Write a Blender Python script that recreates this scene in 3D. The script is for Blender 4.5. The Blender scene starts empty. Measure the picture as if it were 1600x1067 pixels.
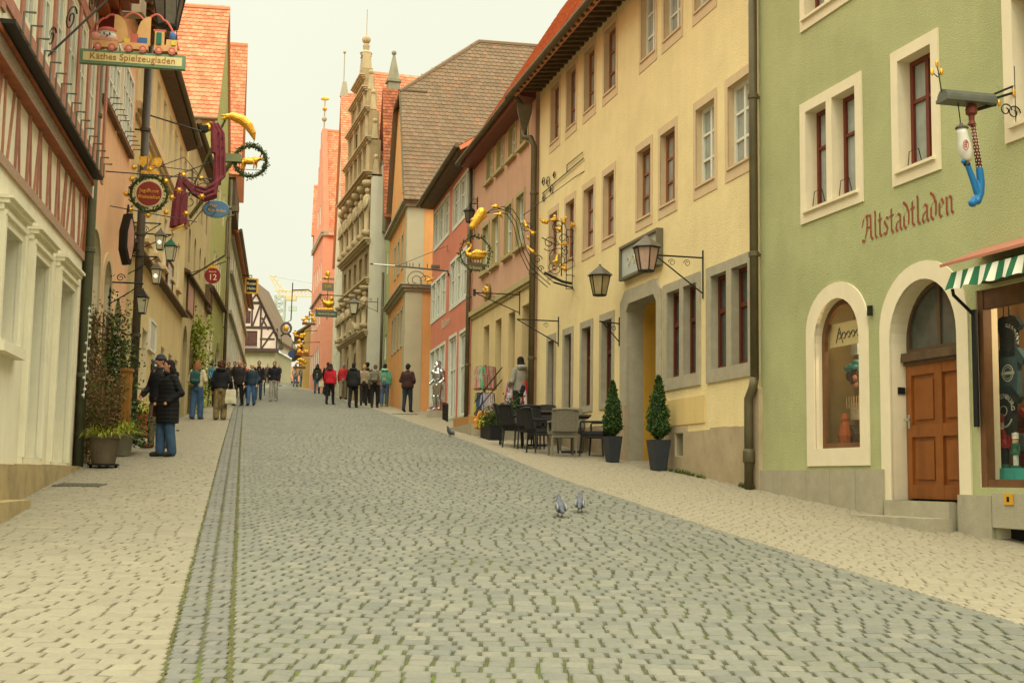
import bpy, bmesh, math, random
from math import sin, cos, pi, radians as R
from mathutils import Vector as V, Matrix
from mathutils.geometry import tessellate_polygon
random.seed(7)
SC = bpy.context.scene; COL = SC.collection
# ---------------- camera
PITCH, ROLL, FPX = math.atan(218/2000), .015, 2000.0
CAM = V((0, 0, 1.65))
Fv = V((0, cos(PITCH), sin(PITCH))); U0 = V((0, -sin(PITCH), cos(PITCH))); R0 = V((1, 0, 0))
Rv = R0*cos(ROLL)+U0*sin(ROLL); Uv = U0*cos(ROLL)-R0*sin(ROLL)
cd = bpy.data.cameras.new('camera'); cam = bpy.data.objects.new('camera', cd); COL.objects.link(cam)
cd.sensor_width = 36; cd.lens = 45; cd.clip_start = .1; cd.clip_end = 3000
m3 = Matrix((Rv, Uv, -Fv)).transposed(); cam.matrix_world = Matrix.Translation(CAM) @ m3.to_4x4()
SC.camera = cam
# ---------------- sky and sun: bright overcast, brighter towards the zenith
SUN_EL, SUN_ROT = R(48), R(170)
wd = bpy.data.worlds.new('World'); SC.world = wd; wd.use_nodes = True
nt = wd.node_tree; nt.nodes.clear(); L = nt.links.new
def N(t, **k):
    n = nt.nodes.new(t)
    for a, b in k.items(): setattr(n, a, b)
    return n
sky = N('ShaderNodeTexSky', sky_type='NISHITA', sun_disc=False, sun_elevation=SUN_EL, sun_rotation=SUN_ROT, dust_density=4.0)
tc = N('ShaderNodeTexCoord'); sx = N('ShaderNodeSeparateXYZ'); L(tc.outputs['Generated'], sx.inputs[0])
rp = N('ShaderNodeValToRGB'); L(sx.outputs['Z'], rp.inputs[0])
rp.color_ramp.elements[0].position = 0.0; rp.color_ramp.elements[0].color = (.735, .74, .585, 1)
rp.color_ramp.elements[1].position = 1.0; rp.color_ramp.elements[1].color = (3.0, 2.9, 2.35, 1)
e = rp.color_ramp.elements.new(.36); e.color = (.775, .78, .625, 1)
e = rp.color_ramp.elements.new(.6); e.color = (2.2, 2.15, 1.72, 1)
ns = N('ShaderNodeTexNoise'); ns.inputs['Scale'].default_value = 2.2; ns.inputs['Detail'].default_value = 4
L(tc.outputs['Generated'], ns.inputs['Vector'])
mr = N('ShaderNodeMapRange'); mr.inputs[3].default_value = .90; mr.inputs[4].default_value = 1.07; L(ns.outputs[0], mr.inputs[0])
mu = N('ShaderNodeVectorMath', operation='SCALE'); L(rp.outputs[0], mu.inputs[0]); L(mr.outputs[0], mu.inputs['Scale'])
sk = N('ShaderNodeVectorMath', operation='SCALE'); L(sky.outputs[0], sk.inputs[0]); sk.inputs['Scale'].default_value = .1
mx = N('ShaderNodeMix', data_type='RGBA'); mx.inputs[0].default_value = .95; L(sk.outputs[0], mx.inputs[6]); L(mu.outputs[0], mx.inputs[7])
bg = N('ShaderNodeBackground'); L(mx.outputs[2], bg.inputs[0]); bg.inputs[1].default_value = 1.0
ow = N('ShaderNodeOutputWorld'); L(bg.outputs[0], ow.inputs[0])
sl = bpy.data.lights.new('sun', 'SUN'); sl.energy = 1.5; sl.angle = R(25); sl.color = (1, .95, .8)
so = bpy.data.objects.new('sun', sl); COL.objects.link(so)
sd = V((cos(SUN_EL)*sin(SUN_ROT), cos(SUN_EL)*cos(SUN_ROT), sin(SUN_EL)))
so.rotation_euler = sd.to_track_quat('Z', 'Y').to_euler()
SC.view_settings.view_transform = 'Standard'; SC.view_settings.look = 'None'; SC.view_settings.exposure = .36; SC.view_settings.gamma = 1

# ---------------- helpers
SLOPE = .088
def gz(y): return SLOPE*y if y < 116 else SLOPE*116+.012*(y-116)
def ray(px, py): return Fv*FPX+Rv*(px-800)-Uv*(py-533.5)
def at(px, py, Y):
    d = ray(px, py); return CAM+d*(Y/d.y)
def gnd(px, py):
    d = ray(px, py); return CAM+d*(-CAM.z/(d.z-SLOPE*d.y))
def hexc(h, w=1.0):
    h = h.lstrip('#'); c = [int(h[i:i+2], 16)/255 for i in (0, 2, 4)]
    return tuple(((x/12.92) if x <= .04045 else ((x+.055)/1.055)**2.4)*w for x in c)
def tag(o, label=None, cat=None, group=None, kind=None):
    if label: o['label'] = label
    if cat: o['category'] = cat
    if group: o['group'] = group
    if kind: o['kind'] = kind
    return o
def empty(name, loc=(0, 0, 0), label=None, cat=None, group=None, rz=0):
    o = bpy.data.objects.new(name, None); o.empty_display_size = .2; COL.objects.link(o); o.location = loc; o.rotation_euler = (0, 0, rz)
    return tag(o, label, cat, group)
def copy_tree(o, parent=None):
    c = o.copy(); COL.objects.link(c)
    if parent: c.parent = parent
    for ch in o.children: copy_tree(ch, c)
    return c
def M(name, col, rough=.85, var=.1, scale=2.5, bump=0.0, bscale=90, metal=0.0, spec=.3, rnd=None, streak=0.0, emit=0.0, alpha=None, stain=None, stain_amt=.5, sscale=1.2, wave=0):
    m = bpy.data.materials.new(name); m.use_nodes = True; t = m.node_tree; n = t.nodes; l = t.links.new
    b = n['Principled BSDF']
    if isinstance(col, str): col = hexc(col)
    b.inputs['Roughness'].default_value = rough; b.inputs['Metallic'].default_value = metal; b.inputs['Specular IOR Level'].default_value = spec
    co = n.new('ShaderNodeTexCoord'); src = None
    if rnd:
        a = n.new('ShaderNodeAttribute'); a.attribute_name = 'rnd'; r = n.new('ShaderNodeValToRGB'); l(a.outputs['Fac'], r.inputs[0])
        cs = [hexc(x) if isinstance(x, str) else x for x in rnd]
        for i, c in enumerate(cs):
            if i < 2: el = r.color_ramp.elements[i]; el.position = i/(len(cs)-1) if len(cs) > 1 else 0
            else: el = r.color_ramp.elements.new(i/(len(cs)-1))
            el.color = (*c, 1)
        els = sorted(r.color_ramp.elements, key=lambda q: q.position)
        for i, c in enumerate(cs): r.color_ramp.elements[i].position = i/(len(cs)-1); r.color_ramp.elements[i].color = (*c, 1)
        src = r.outputs[0]
    else:
        g = n.new('ShaderNodeRGB'); g.outputs[0].default_value = (*col, 1); src = g.outputs[0]
    def mult(src, fac_out, lo, hi):
        q = n.new('ShaderNodeMapRange'); q.inputs[1].default_value = .25; q.inputs[2].default_value = .75
        q.inputs[3].default_value = lo; q.inputs[4].default_value = hi; l(fac_out, q.inputs[0])
        s = n.new('ShaderNodeVectorMath'); s.operation = 'SCALE'; l(src, s.inputs[0]); l(q.outputs[0], s.inputs['Scale']); return s.outputs[0]
    if var:
        z = n.new('ShaderNodeTexNoise'); z.inputs['Scale'].default_value = scale; z.inputs['Detail'].default_value = 7; z.inputs['Roughness'].default_value = .65
        l(co.outputs['Object'], z.inputs['Vector']); src = mult(src, z.outputs[0], 1-var, 1+var)
    if streak:
        mp = n.new('ShaderNodeMapping'); mp.inputs['Scale'].default_value = (3, 3, .22); l(co.outputs['Object'], mp.inputs[0])
        z = n.new('ShaderNodeTexNoise'); z.inputs['Scale'].default_value = 1.6; z.inputs['Detail'].default_value = 5; l(mp.outputs[0], z.inputs['Vector'])
        src = mult(src, z.outputs[0], 1-streak, 1+streak*.5)
    if stain:
        z = n.new('ShaderNodeTexNoise'); z.inputs['Scale'].default_value = sscale; z.inputs['Detail'].default_value = 8; z.inputs['Roughness'].default_value = .7; l(co.outputs['Object'], z.inputs['Vector'])
        q = n.new('ShaderNodeMapRange'); q.inputs[1].default_value = .48; q.inputs[2].default_value = .68; q.inputs[4].default_value = stain_amt; l(z.outputs[0], q.inputs[0])
        w = n.new('ShaderNodeMix'); w.data_type = 'RGBA'; l(q.outputs[0], w.inputs[0]); l(src, w.inputs[6]); w.inputs[7].default_value = (*hexc(stain), 1); src = w.outputs[2]
    l(src, b.inputs['Base Color'])
    if bump:
        z = n.new('ShaderNodeTexNoise'); z.inputs['Scale'].default_value = bscale; z.inputs['Detail'].default_value = 5; l(co.outputs['Object'], z.inputs['Vector'])
        p = n.new('ShaderNodeBump'); p.inputs['Strength'].default_value = bump; p.inputs['Distance'].default_value = .02; l(z.outputs[0], p.inputs['Height']); l(p.outputs[0], b.inputs['Normal'])
    if wave:                                          # horizontal quilting
        z = n.new('ShaderNodeTexWave'); z.bands_direction = 'Z'; z.inputs['Scale'].default_value = wave; z.inputs['Distortion'].default_value = 2.5; z.inputs['Detail'].default_value = 2; l(co.outputs['Object'], z.inputs['Vector'])
        p = n.new('ShaderNodeBump'); p.inputs['Strength'].default_value = .4; p.inputs['Distance'].default_value = .012; l(z.outputs['Fac'], p.inputs['Height']); l(p.outputs[0], b.inputs['Normal'])
    if emit: l(src, b.inputs['Emission Color']); b.inputs['Emission Strength'].default_value = emit
    if alpha is not None:
        b.inputs['Alpha'].default_value = alpha
    return m
class MB:
    def __init__(s): s.v = []; s.f = []; s.mi = []; s.r = []; s.sm = []; s.cm = 0; s.cr = 0.0; s.cs = False
    def mat(s, i): s.cm = i; return s
    def add(s, vs, fs):
        o = len(s.v); s.v += [tuple(p) for p in vs]
        for f in fs: s.f.append([i+o for i in f]); s.mi.append(s.cm); s.r.append(s.cr); s.sm.append(s.cs)
        return s
    def poly(s, pts): return s.add(pts, [list(range(len(pts)))])
    def box(s, c, sz, ax=None, taper=1.0):
        c = V(c); X, Y, Z = ax if ax else (V((1, 0, 0)), V((0, 1, 0)), V((0, 0, 1)))
        a, b, d = sz[0]/2, sz[1]/2, sz[2]/2; vs = []
        for k in (-1, 1):
            t = taper if k > 0 else 1
            for i, j in ((-1, -1), (1, -1), (1, 1), (-1, 1)): vs.append(c+X*(i*a*t)+Y*(j*b*t)+Z*(k*d))
        return s.add(vs, [[3, 2, 1, 0], [4, 5, 6, 7], [0, 1, 5, 4], [1, 2, 6, 5], [2, 3, 7, 6], [3, 0, 4, 7]])
    def fbox(s, f, u0, u1, v0, v1, w0, w1):
        vs = [f.P(u, v, w) for w in (w0, w1) for u, v in ((u0, v0), (u1, v0), (u1, v1), (u0, v1))]
        return s.add(vs, [[3, 2, 1, 0], [4, 5, 6, 7], [0, 1, 5, 4], [1, 2, 6, 5], [2, 3, 7, 6], [3, 0, 4, 7]])
    def prism(s, pts, off):
        n = len(pts); off = V(off); pts = [V(p) for p in pts]
        tri = tessellate_polygon([pts]); vs = pts+[p+off for p in pts]
        fs = [list(t) for t in tri]+[[i+n for i in reversed(t)] for t in tri]
        fs += [[i, (i+1) % n, (i+1) % n+n, i+n] for i in range(n)]
        return s.add(vs, fs)
    def tube(s, pts, rad, n=8, closed=False):
        pts = [V(p) for p in pts]; k = len(pts); rad = rad if isinstance(rad, (list, tuple)) else [rad]*k
        vs = []; up = None
        for i in range(k):
            if closed: t = pts[(i+1) % k]-pts[i-1]
            else: t = pts[min(i+1, k-1)]-pts[max(i-1, 0)]
            if t.length < 1e-9: t = V((0, 0, 1))
            t.normalize()
            if up is None:
                a = V((0, 0, 1)) if abs(t.z) < .9 else V((1, 0, 0)); up = (a-t*a.dot(t)).normalized()
            else:
                up = up-t*up.dot(t)
                if up.length < 1e-6: up = t.orthogonal()
                up.normalize()
            sd = t.cross(up)
            for j in range(n):
                a = 2*pi*j/n; vs.append(pts[i]+(up*cos(a)+sd*sin(a))*rad[i])
        fs = []
        for i in range(k if closed else k-1):
            for j in range(n):
                a = i*n+j; b = i*n+(j+1) % n; c = ((i+1) % k)*n; fs.append([a, b, c+(j+1) % n, c+j])
        if not closed: fs += [list(range(n-1, -1, -1)), [(k-1)*n+j for j in range(n)]]
        return s.add(vs, fs)
    def lathe(s, prof, c=(0, 0, 0), n=16, ax=None, cap=True):
        c = V(c); X, Y, Z = ax if ax else (V((1, 0, 0)), V((0, 1, 0)), V((0, 0, 1))); vs = []
        for r, z in prof:
            for j in range(n): a = 2*pi*(j+.5)/n; vs.append(c+X*(r*cos(a))+Y*(r*sin(a))+Z*z)
        fs = [[i*n+j, i*n+(j+1) % n, (i+1)*n+(j+1) % n, (i+1)*n+j] for i in range(len(prof)-1) for j in range(n)]
        if cap: fs += [list(range(n-1, -1, -1)), [(len(prof)-1)*n+j for j in range(n)]]
        return s.add(vs, fs)
    def ell(s, c, r, ax=None, n=12, m=8):
        c = V(c); r = r if isinstance(r, (list, tuple)) else (r, r, r); X, Y, Z = ax if ax else (V((1, 0, 0)), V((0, 1, 0)), V((0, 0, 1)))
        vs = [c+Z*r[2]]
        for i in range(1, m):
            t = pi*i/m
            for j in range(n): a = 2*pi*j/n; vs.append(c+X*(r[0]*sin(t)*cos(a))+Y*(r[1]*sin(t)*sin(a))+Z*(r[2]*cos(t)))
        vs.append(c-Z*r[2]); fs = [[0, 1+j, 1+(j+1) % n] for j in range(n)]
        for i in range(m-2): fs += [[1+i*n+j, 1+(i+1)*n+j, 1+(i+1)*n+(j+1) % n, 1+i*n+(j+1) % n] for j in range(n)]
        e = len(vs)-1; fs += [[e, 1+(m-2)*n+(j+1) % n, 1+(m-2)*n+j] for j in range(n)]
        return s.add(vs, fs)
    def caps(s, pts, rad, n=10):                      # tapered limb with round joints, for fusing
        rad = rad if isinstance(rad, (list, tuple)) else [rad]*len(pts)
        s.tube(pts, rad, n)
        for p, r in zip(pts, rad): s.ell(p, r, n=n, m=6)
        return s
    def mesh(s, name, mats):
        me = bpy.data.meshes.new(name); me.from_pydata(s.v, [], s.f)
        for m in (mats if isinstance(mats, (list, tuple)) else [mats]): me.materials.append(m)
        me.polygons.foreach_set('material_index', s.mi); me.polygons.foreach_set('use_smooth', s.sm)
        a = me.attributes.new('rnd', 'FLOAT', 'FACE'); a.data.foreach_set('value', s.r); me.update(); return me
    def build(s, name, mats, parent=None, smooth=None):
        if smooth is not None: s.sm = [smooth]*len(s.f)
        o = bpy.data.objects.new(name, s.mesh(name, mats)); COL.objects.link(o)
        if parent: o.parent = parent; o.matrix_parent_inverse = pinv(parent)
        return o
    def fuse(s, name, mats, parent=None, vox=.015, smooth_it=2):   # voxel-fuse all shapes into one continuous surface
        o = s.build(name, mats, None); md = o.modifiers.new('r', 'REMESH'); md.mode = 'VOXEL'; md.voxel_size = vox
        sm = o.modifiers.new('s', 'SMOOTH'); sm.iterations = smooth_it; sm.factor = .5
        dg = bpy.context.evaluated_depsgraph_get(); me = bpy.data.meshes.new_from_object(o.evaluated_get(dg)); o.modifiers.clear()
        old = o.data; me.name = name; me.materials.clear()
        for m in (mats if isinstance(mats, (list, tuple)) else [mats]): me.materials.append(m)
        o.data = me; bpy.data.meshes.remove(old)
        me.polygons.foreach_set('use_smooth', [True]*len(me.polygons))
        if parent: o.parent = parent; o.matrix_parent_inverse = pinv(parent)
        return o
def wm(o): return (wm(o.parent) @ o.matrix_parent_inverse @ o.matrix_basis) if o.parent else o.matrix_basis.copy()
def pinv(p): return wm(p).inverted()                  # parts are written in world space
class Fac:                                            # a street front: u along it, v = height, w = out towards the street
    def __init__(s, A, B, side):
        s.A = V((A[0], A[1], 0)); s.B = V((B[0], B[1], 0)); d = s.B-s.A; s.L = d.length; s.u = d.normalized(); s.o = V((s.u.y, -s.u.x, 0))*(-side); s.z = V((0, 0, 1))
    def P(s, u, v, w=0): return s.A+s.u*u+s.o*w+V((0, 0, v))
    def uv(s, px, py, w=0):
        d = ray(px, py); t = ((s.A+s.o*w-CAM).dot(s.o))/d.dot(s.o); p = CAM+d*t; return (p-s.A).dot(s.u), p.z
    def ax(s): return (s.u, s.o, s.z)
    def g(s, u, w=0): return gz(s.P(u, 0, w).y)
def loop(u0, u1, v0, v1, rise=0, n=12):
    if not rise: return [(u0, v0), (u1, v0), (u1, v1), (u0, v1)]
    c = (u0+u1)/2; a = (u1-u0)/2
    return [(u0, v0), (u1, v0)]+[(c+a*cos(pi*i/n), v1-rise+rise*sin(pi*i/n)) for i in range(n+1)]
def wall(mb, f, outer, holes, depth=.25, mw=0, mrv=1, w=0):
    lists = [[V((u, v, 0)) for u, v in outer]]+[[V((u, v, 0)) for u, v in h] for h in holes]
    flat = [p for q in lists for p in q]; mb.mat(mw); mb.add([f.P(p.x, p.y, w) for p in flat], [list(t) for t in tessellate_polygon(lists)])
    mb.mat(mrv)
    for h in holes:
        n = len(h)
        for i in range(n):
            a, b = h[i], h[(i+1) % n]; mb.poly([f.P(*a, w), f.P(*b, w), f.P(*b, w-depth), f.P(*a, w-depth)])
def ring(mb, f, inner, outer, t=.02, w=0, skip_bottom=False):
    n = len(inner)
    for i in range(n):
        j = (i+1) % n; a, b, c, d = inner[i], inner[j], outer[j], outer[i]
        mb.poly([f.P(*a, w+t), f.P(*b, w+t), f.P(*c, w+t), f.P(*d, w+t)]); mb.poly([f.P(*d, w+t), f.P(*c, w+t), f.P(*c, w), f.P(*d, w)]); mb.poly([f.P(*a, w+t), f.P(*b, w+t), f.P(*b, w-.01), f.P(*a, w-.01)])
def frame(mb, f, lp, bw, w0, w1, bars=()):            # closed frame following a loop, plus bars (u0,u1,v0,v1)
    us = [p[0] for p in lp]; vs = [p[1] for p in lp]; cu = (min(us)+max(us))/2; hu = (max(us)-min(us))/2; v0 = min(vs); v1 = max(vs); cv = (v0+v1)/2; hv = (v1-v0)/2
    ins = [(cu+(u-cu)*(hu-bw)/hu, cv+(v-cv)*(hv-bw)/hv) for u, v in lp]; n = len(lp)
    for i in range(n):
        j = (i+1) % n
        for w in (w0, w1): mb.poly([f.P(*lp[i], w), f.P(*lp[j], w), f.P(*ins[j], w), f.P(*ins[i], w)])
        mb.poly([f.P(*ins[i], w0), f.P(*ins[j], w0), f.P(*ins[j], w1), f.P(*ins[i], w1)])
        mb.poly([f.P(*lp[i], w0), f.P(*lp[j], w0), f.P(*lp[j], w1), f.P(*lp[i], w1)])
    for (a, b, c, d) in bars: mb.fbox(f, a, b, c, d, w0, w1)
    return ins
def window(f, lp, parent, mf, mg, d=.22, bw=.06, nv=1, hs=(.66,), name='window', bar=.04, thick=.05, glassback=.03):
    us = [p[0] for p in lp]; vs = [p[1] for p in lp]; u0, u1, v0, v1 = min(us), max(us), min(vs), max(vs); mb = MB(); bars = []
    for k in range(1, nv+1): c = u0+(u1-u0)*k/(nv+1); bars.append((c-bar/2-.01, c+bar/2+.01, v0+bw, v1-bw))
    for h in hs: c = v0+(v1-v0)*h; bars.append((u0+bw, u1-bw, c-bar/2, c+bar/2))
    ins = frame(mb, f, lp, bw, -d, -d+thick, ()); k = 0
    for a, b, c, e in bars: k += 1; mb.fbox(f, a, b, c, e, -d+.001*k, -d+thick-.003*k)
    o = mb.build(name, mf, parent); g = MB(); g.add([f.P(*p, -d+glassback*.5) for p in ins], [list(t) for t in tessellate_polygon([[V((a, b, 0)) for a, b in ins]])])
    g.build('pane', mg, o); return o
def textmesh(txt, size, f, u, v, w, mat, name, parent, dirn=1, ext=.004, xs=1.0, shear=0.0, align='LEFT', axes=None, org=None):
    c = bpy.data.curves.new('t', 'FONT'); c.body = txt; c.size = size; c.extrude = ext; c.align_x = align; c.shear = shear; c.resolution_u = 3
    o = bpy.data.objects.new('t', c); COL.objects.link(o); dg = bpy.context.evaluated_depsgraph_get(); me = bpy.data.meshes.new_from_object(o.evaluated_get(dg)); bpy.data.objects.remove(o); bpy.data.curves.remove(c)
    if axes: X, Z, Y = axes; O = V(org)
    else: X = f.u*dirn; Z = f.z; Y = f.o; O = f.P(u, v, w)
    for q in me.vertices: p = q.co.copy(); q.co = O+X*(p.x*xs)+Z*p.y+Y*p.z
    me.name = name; me.materials.clear(); me.materials.append(mat); o = bpy.data.objects.new(name, me); COL.objects.link(o)
    if parent: o.parent = parent; o.matrix_parent_inverse = pinv(parent)
    return o
def tiles(mb, O, U, Vv, lu, lv, tw=.18, th=.17, keep=None, jit=.004, nrm=None, thick=.024):
    # overlapping beaver-tail tiles on the plane O + U*a + Vv*b (b runs up the slope)
    U = V(U).normalized(); Vv = V(Vv).normalized(); Nn = nrm if nrm else U.cross(Vv).normalized()
    if Nn.z < 0: Nn = -Nn
    rows = int(lv/th)+1
    for r in range(rows):
        b = r*th; off = (r % 2)*tw/2; k = int(lu/tw)+2
        for c in range(-1, k):
            a = c*tw+off
            if a+tw < 0 or a > lu: continue
            if keep and not keep(a+tw/2, b+th/2): continue
            a0 = max(a+.003, 0); a1 = min(a+tw-.003, lu); z = random.uniform(0, jit); mb.cr = random.random()
            j = random.uniform(-.006, .006); e = .045 if a1-a0 > tw*.6 else 0
            pts = [(a0, b+th+.03, .006), (a1, b+th+.03, .006), (a1, b+.04+j, thick+z), (a1-e, b+j, thick+z+.004), (a0+e, b+j, thick+z+.004), (a0, b+.04+j, thick+z)]
            top = [O+U*x+Vv*y+Nn*q for x, y, q in pts]; bot = [O+U*x+Vv*y+Nn*(q-thick) for x, y, q in pts[2:]]
            mb.add(top+bot, [[0, 1, 2, 3, 4, 5], [2, 6, 7, 3], [3, 7, 8, 4], [4, 8, 9, 5]])
    return mb
def arc(c, r, a0, a1, X, Y, n=14, r1=None):
    r1 = r if r1 is None else r1
    return [V(c)+X*(cos(a0+(a1-a0)*i/n)*(r+(r1-r)*i/n))+Y*(sin(a0+(a1-a0)*i/n)*(r+(r1-r)*i/n)) for i in range(n+1)]
def leaves(mb, pts, size=.04, asp=.5, up=.3, flat=None):
    for p in pts:
        s = size*random.uniform(.6, 1.4); d = V((random.gauss(0, 1), random.gauss(0, 1), random.gauss(0, 1)+up)).normalized(); q = d.orthogonal().normalized()
        q.rotate(Matrix.Rotation(random.uniform(0, 6.28), 3, d)); mb.cr = random.random()
        mb.poly([p-q*s*asp*.3, p+d*s*.5-q*s*asp*.5, p+d*s, p+d*s*.5+q*s*asp*.5])
def blades(mb, c, n, ln, w, spread=1.0, droop=.6):
    for i in range(n):
        a = random.uniform(0, 6.28); h = random.uniform(.5, 1)*ln; o = V((cos(a), sin(a), 0)); sd = V((-sin(a), cos(a), 0))*w/2; r = random.uniform(.2, 1)*spread; mb.cr = random.random()
        P = [V(c)+o*(r*h*t*.9)+V((0, 0, h*(t-droop*r*t*t))) for t in (0, .4, .75, 1)]
        mb.add([P[0]-sd, P[0]+sd, P[1]-sd, P[1]+sd, P[2]-sd*.8, P[2]+sd*.8, P[3]], [[0, 1, 3, 2], [2, 3, 5, 4], [4, 5, 6]])
# ---------------- shared materials
m_glass = M('window_glass', '#4a4d46', rough=.07, var=.6, scale=1.4, spec=.6, bump=.05, bscale=2)
m_glass_pale = M('curtained_glass', '#9aa096', rough=.1, var=.35, scale=2.2, spec=.6, streak=.3, bump=.04, bscale=2)  # pale base colour stands for curtains with a reflection painted in
m_white = M('white_paint', '#d9d8c6', rough=.5, var=.06, scale=5)
m_redbrown = M('redbrown_paint', '#6e3323', rough=.5, var=.15, scale=6)
m_brownwood = M('brown_wood', '#6b4a2c', rough=.6, var=.25, scale=7, streak=.3)
m_darkwood = M('dark_wood', '#5c4830', rough=.7, var=.3, scale=7, streak=.3)
m_iron = M('wrought_iron', '#2b2c26', rough=.5, var=.2, scale=20, metal=.4)
m_gold = M('gold_leaf', '#d8a438', rough=.42, var=.4, scale=16, metal=.7, spec=.5, bump=.5, bscale=25, stain='#7a5a20', stain_amt=.5, sscale=9)
m_black = M('black', '#161616', rough=.6, var=.2)
m_dark = M('dark_interior', '#1c1a14', rough=.9, var=.3)
m_terra = M('terracotta', '#9c4f2c', rough=.8, var=.2, scale=10, bump=.1)
m_leaf = M('foliage', '#3a4a1c', rough=.7, var=.2, rnd=['#1f2c10', '#33431a', '#4a5a22', '#5d6a2a'])
m_conif = M('conifer_foliage', '#22381a', rough=.7, var=.2, rnd=['#14240a', '#223a14', '#345020', '#4c6a2c', '#5a7030'])
m_yleaf = M('yellow_grass', '#a8a83a', rough=.7, var=.1, rnd=['#7d8a26', '#a2a636', '#c2be50', '#8a9130'])
m_rleaf = M('russet_foliage', '#6a3f2a', rough=.8, var=.1, rnd=['#4a3a1e', '#5f4a2a', '#5a5a28', '#4a5220', '#7a5038', '#66602e'])
m_pot_grey = M('grey_planter', '#33373a', rough=.6, var=.12, scale=8)
m_gutter = M('gutter_metal', '#60573e', rough=.55, var=.3, scale=3, metal=.3)
TILE_OR = ['#a8532c', '#c4673a', '#d07a48', '#b95f36', '#c98a5a']
m_tile_or = M('orange_tile', '#c4673a', rough=.85, var=.1, scale=3, rnd=['#b56c4a', '#c67c58', '#cf8b66', '#c07450', '#cc946e'])
m_tile_br = M('brown_tile', '#6e5236', rough=.9, var=.15, scale=.6, rnd=['#6f5d48', '#75634d', '#7a6750', '#72604a', '#7d6950', '#7f6a52', '#786249', '#8a6a50'])
m_tile_rd = M('red_tile', '#8a4a2c', rough=.9, var=.2, scale=1.2, rnd=['#7a4228', '#95533a', '#a0603c', '#6a4530', '#b0683c'])
# ---------------- ground: sheets of setts following the slope
m_road = M('road_setts', '#8e8a74', rough=.75, var=.13, scale=25, bump=.3, bscale=60, spec=.3, stain='#5c5e50', stain_amt=.4, sscale=.45, rnd=['#6a6a5e', '#6f6f62', '#747364', '#6c6c60', '#787566', '#66675d', '#727266', '#7c7968'])
m_pave = M('pavement_setts', '#b3a684', rough=.8, var=.1, scale=25, bump=.2, bscale=70, rnd=['#827b67', '#87806b', '#847d69', '#8a836d', '#807965', '#8d866f'])
m_pave2 = M('right_setts', '#b3a27c', rough=.8, var=.1, scale=25, bump=.2, bscale=70, rnd=['#88806a', '#8d846d', '#908770', '#8a826b', '#8f866f'])
m_gut = M('gutter_setts', '#83816f', rough=.75, var=.13, scale=25, bump=.25, bscale=60, rnd=['#64645c', '#6b6a60', '#706f64', '#67665c', '#736f63'])
m_joint = M('joints', '#4e4c34', rough=.95, var=.4, scale=8, bump=.4, bscale=60, stain='#5a6a1c', stain_amt=.9, sscale=.9)
m_jointp = M('pale_joints', '#71684c', rough=.95, var=.3, scale=9, bump=.3, bscale=60, stain='#57562a', stain_amt=.5, sscale=1.0)
m_earth = M('earth', '#7a7458', rough=.95, var=.3, scale=.3)
BND = {'l1': [(3, -1.0), (6.73, -1.78), (25, -5.62), (46, -10.0), (75, -15.9), (116, -22)],
       'r': [(3, 4.9), (8.6, 3.42), (13.8, 2.08), (19.6, .71), (28.5, -.9), (38, -2.95), (47, -4.75), (56, -6.9), (66, -9.0), (78, -11.2), (80, -12.3), (92, -15.6), (116, -20)]}
def bx(k, y):
    p = BND[k]
    for (a, b), (c, d) in zip(p, p[1:]):
        if y <= c: return b+(d-b)*(y-a)/(c-a)
    return p[-1][1]
def xl1(y): return bx('l1', y)
def xl2(y): return bx('l1', y)+.36
def xr(y): return bx('r', y)
def xwl(y): return -9.9-.16*(y-38) if y > 38 else -3.1-.18*y-.4
def xwr(y): return 8.7-.29*y+.3 if y < 18 else (8.05-.245*y+.3 if y < 45 else xr(y)+4)
def strip(xa, xb, y0, y1, mat, name, lift, step=3.0):
    mb = MB(); ys = [y0+(y1-y0)*i/int((y1-y0)/step+1) for i in range(int((y1-y0)/step+1)+1)]
    for a, b in zip(ys, ys[1:]): mb.poly([(xa(a), a, gz(a)+lift), (xb(a), a, gz(a)+lift), (xb(b), b, gz(b)+lift), (xa(b), b, gz(b)+lift)])
    return mb, mat, name
def setts(mb, xa, xb, y0, y1, w, h, gap, jx, jy, lift, round_=.012, cell=1, dz=.004):
    y = y0; row = 0
    while y < y1:
        hh = h*random.uniform(1-jy, 1+jy); a = xa(y+hh/2); b = xb(y+hh/2); x = a; first = True
        while x < b-.03:
            ww = w*random.uniform(1-jx, 1+jx)*((.5 if row % 2 else 1.0)*random.uniform(.85, 1.15) if first else 1); first = False
            if b-x < ww*1.4: ww = b-x
            g = gap*random.uniform(.6, 1.5); x0, x1, ya, yb = x+g/2, x+ww-g/2, y+g*.2, y+hh-g*.2
            z = lift+random.uniform(-dz, dz); j = lambda: random.uniform(-.004, .004)*(w/.13); r = round_
            P = [(x0+j(), ya+j()), (x1+j(), ya+j()), (x1+j(), yb+j()), (x0+j(), yb+j())]; c = ((x0+x1)/2, (ya+yb)/2)
            sh = lambda p, q: (p[0]+(r if p[0] < c[0] else -r)*q, p[1]+(r if p[1] < c[1] else -r)*q)
            tl = (random.uniform(-.003, .003), random.uniform(-.003, .003)); mb.cr = random.random()
            vs = [(p[0], p[1], gz(p[1])+lift-.025) for p in P]+[(*sh(p, .35), gz(sh(p, .35)[1])+z-.006+(tl[0] if p[0] < c[0] else -tl[0])) for p in P]+[(*sh(p, 1.2), gz(sh(p, 1.2)[1])+z+(tl[0] if p[0] < c[0] else -tl[0])) for p in P]
            fs = [[8, 9, 10, 11]]
            for i in range(4): k = (i+1) % 4; fs += [[i, k, 4+k, 4+i], [4+i, 4+k, 8+k, 8+i]]
            mb.add(vs, fs); x += ww
        y += hh; row += 1
    return mb
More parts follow.
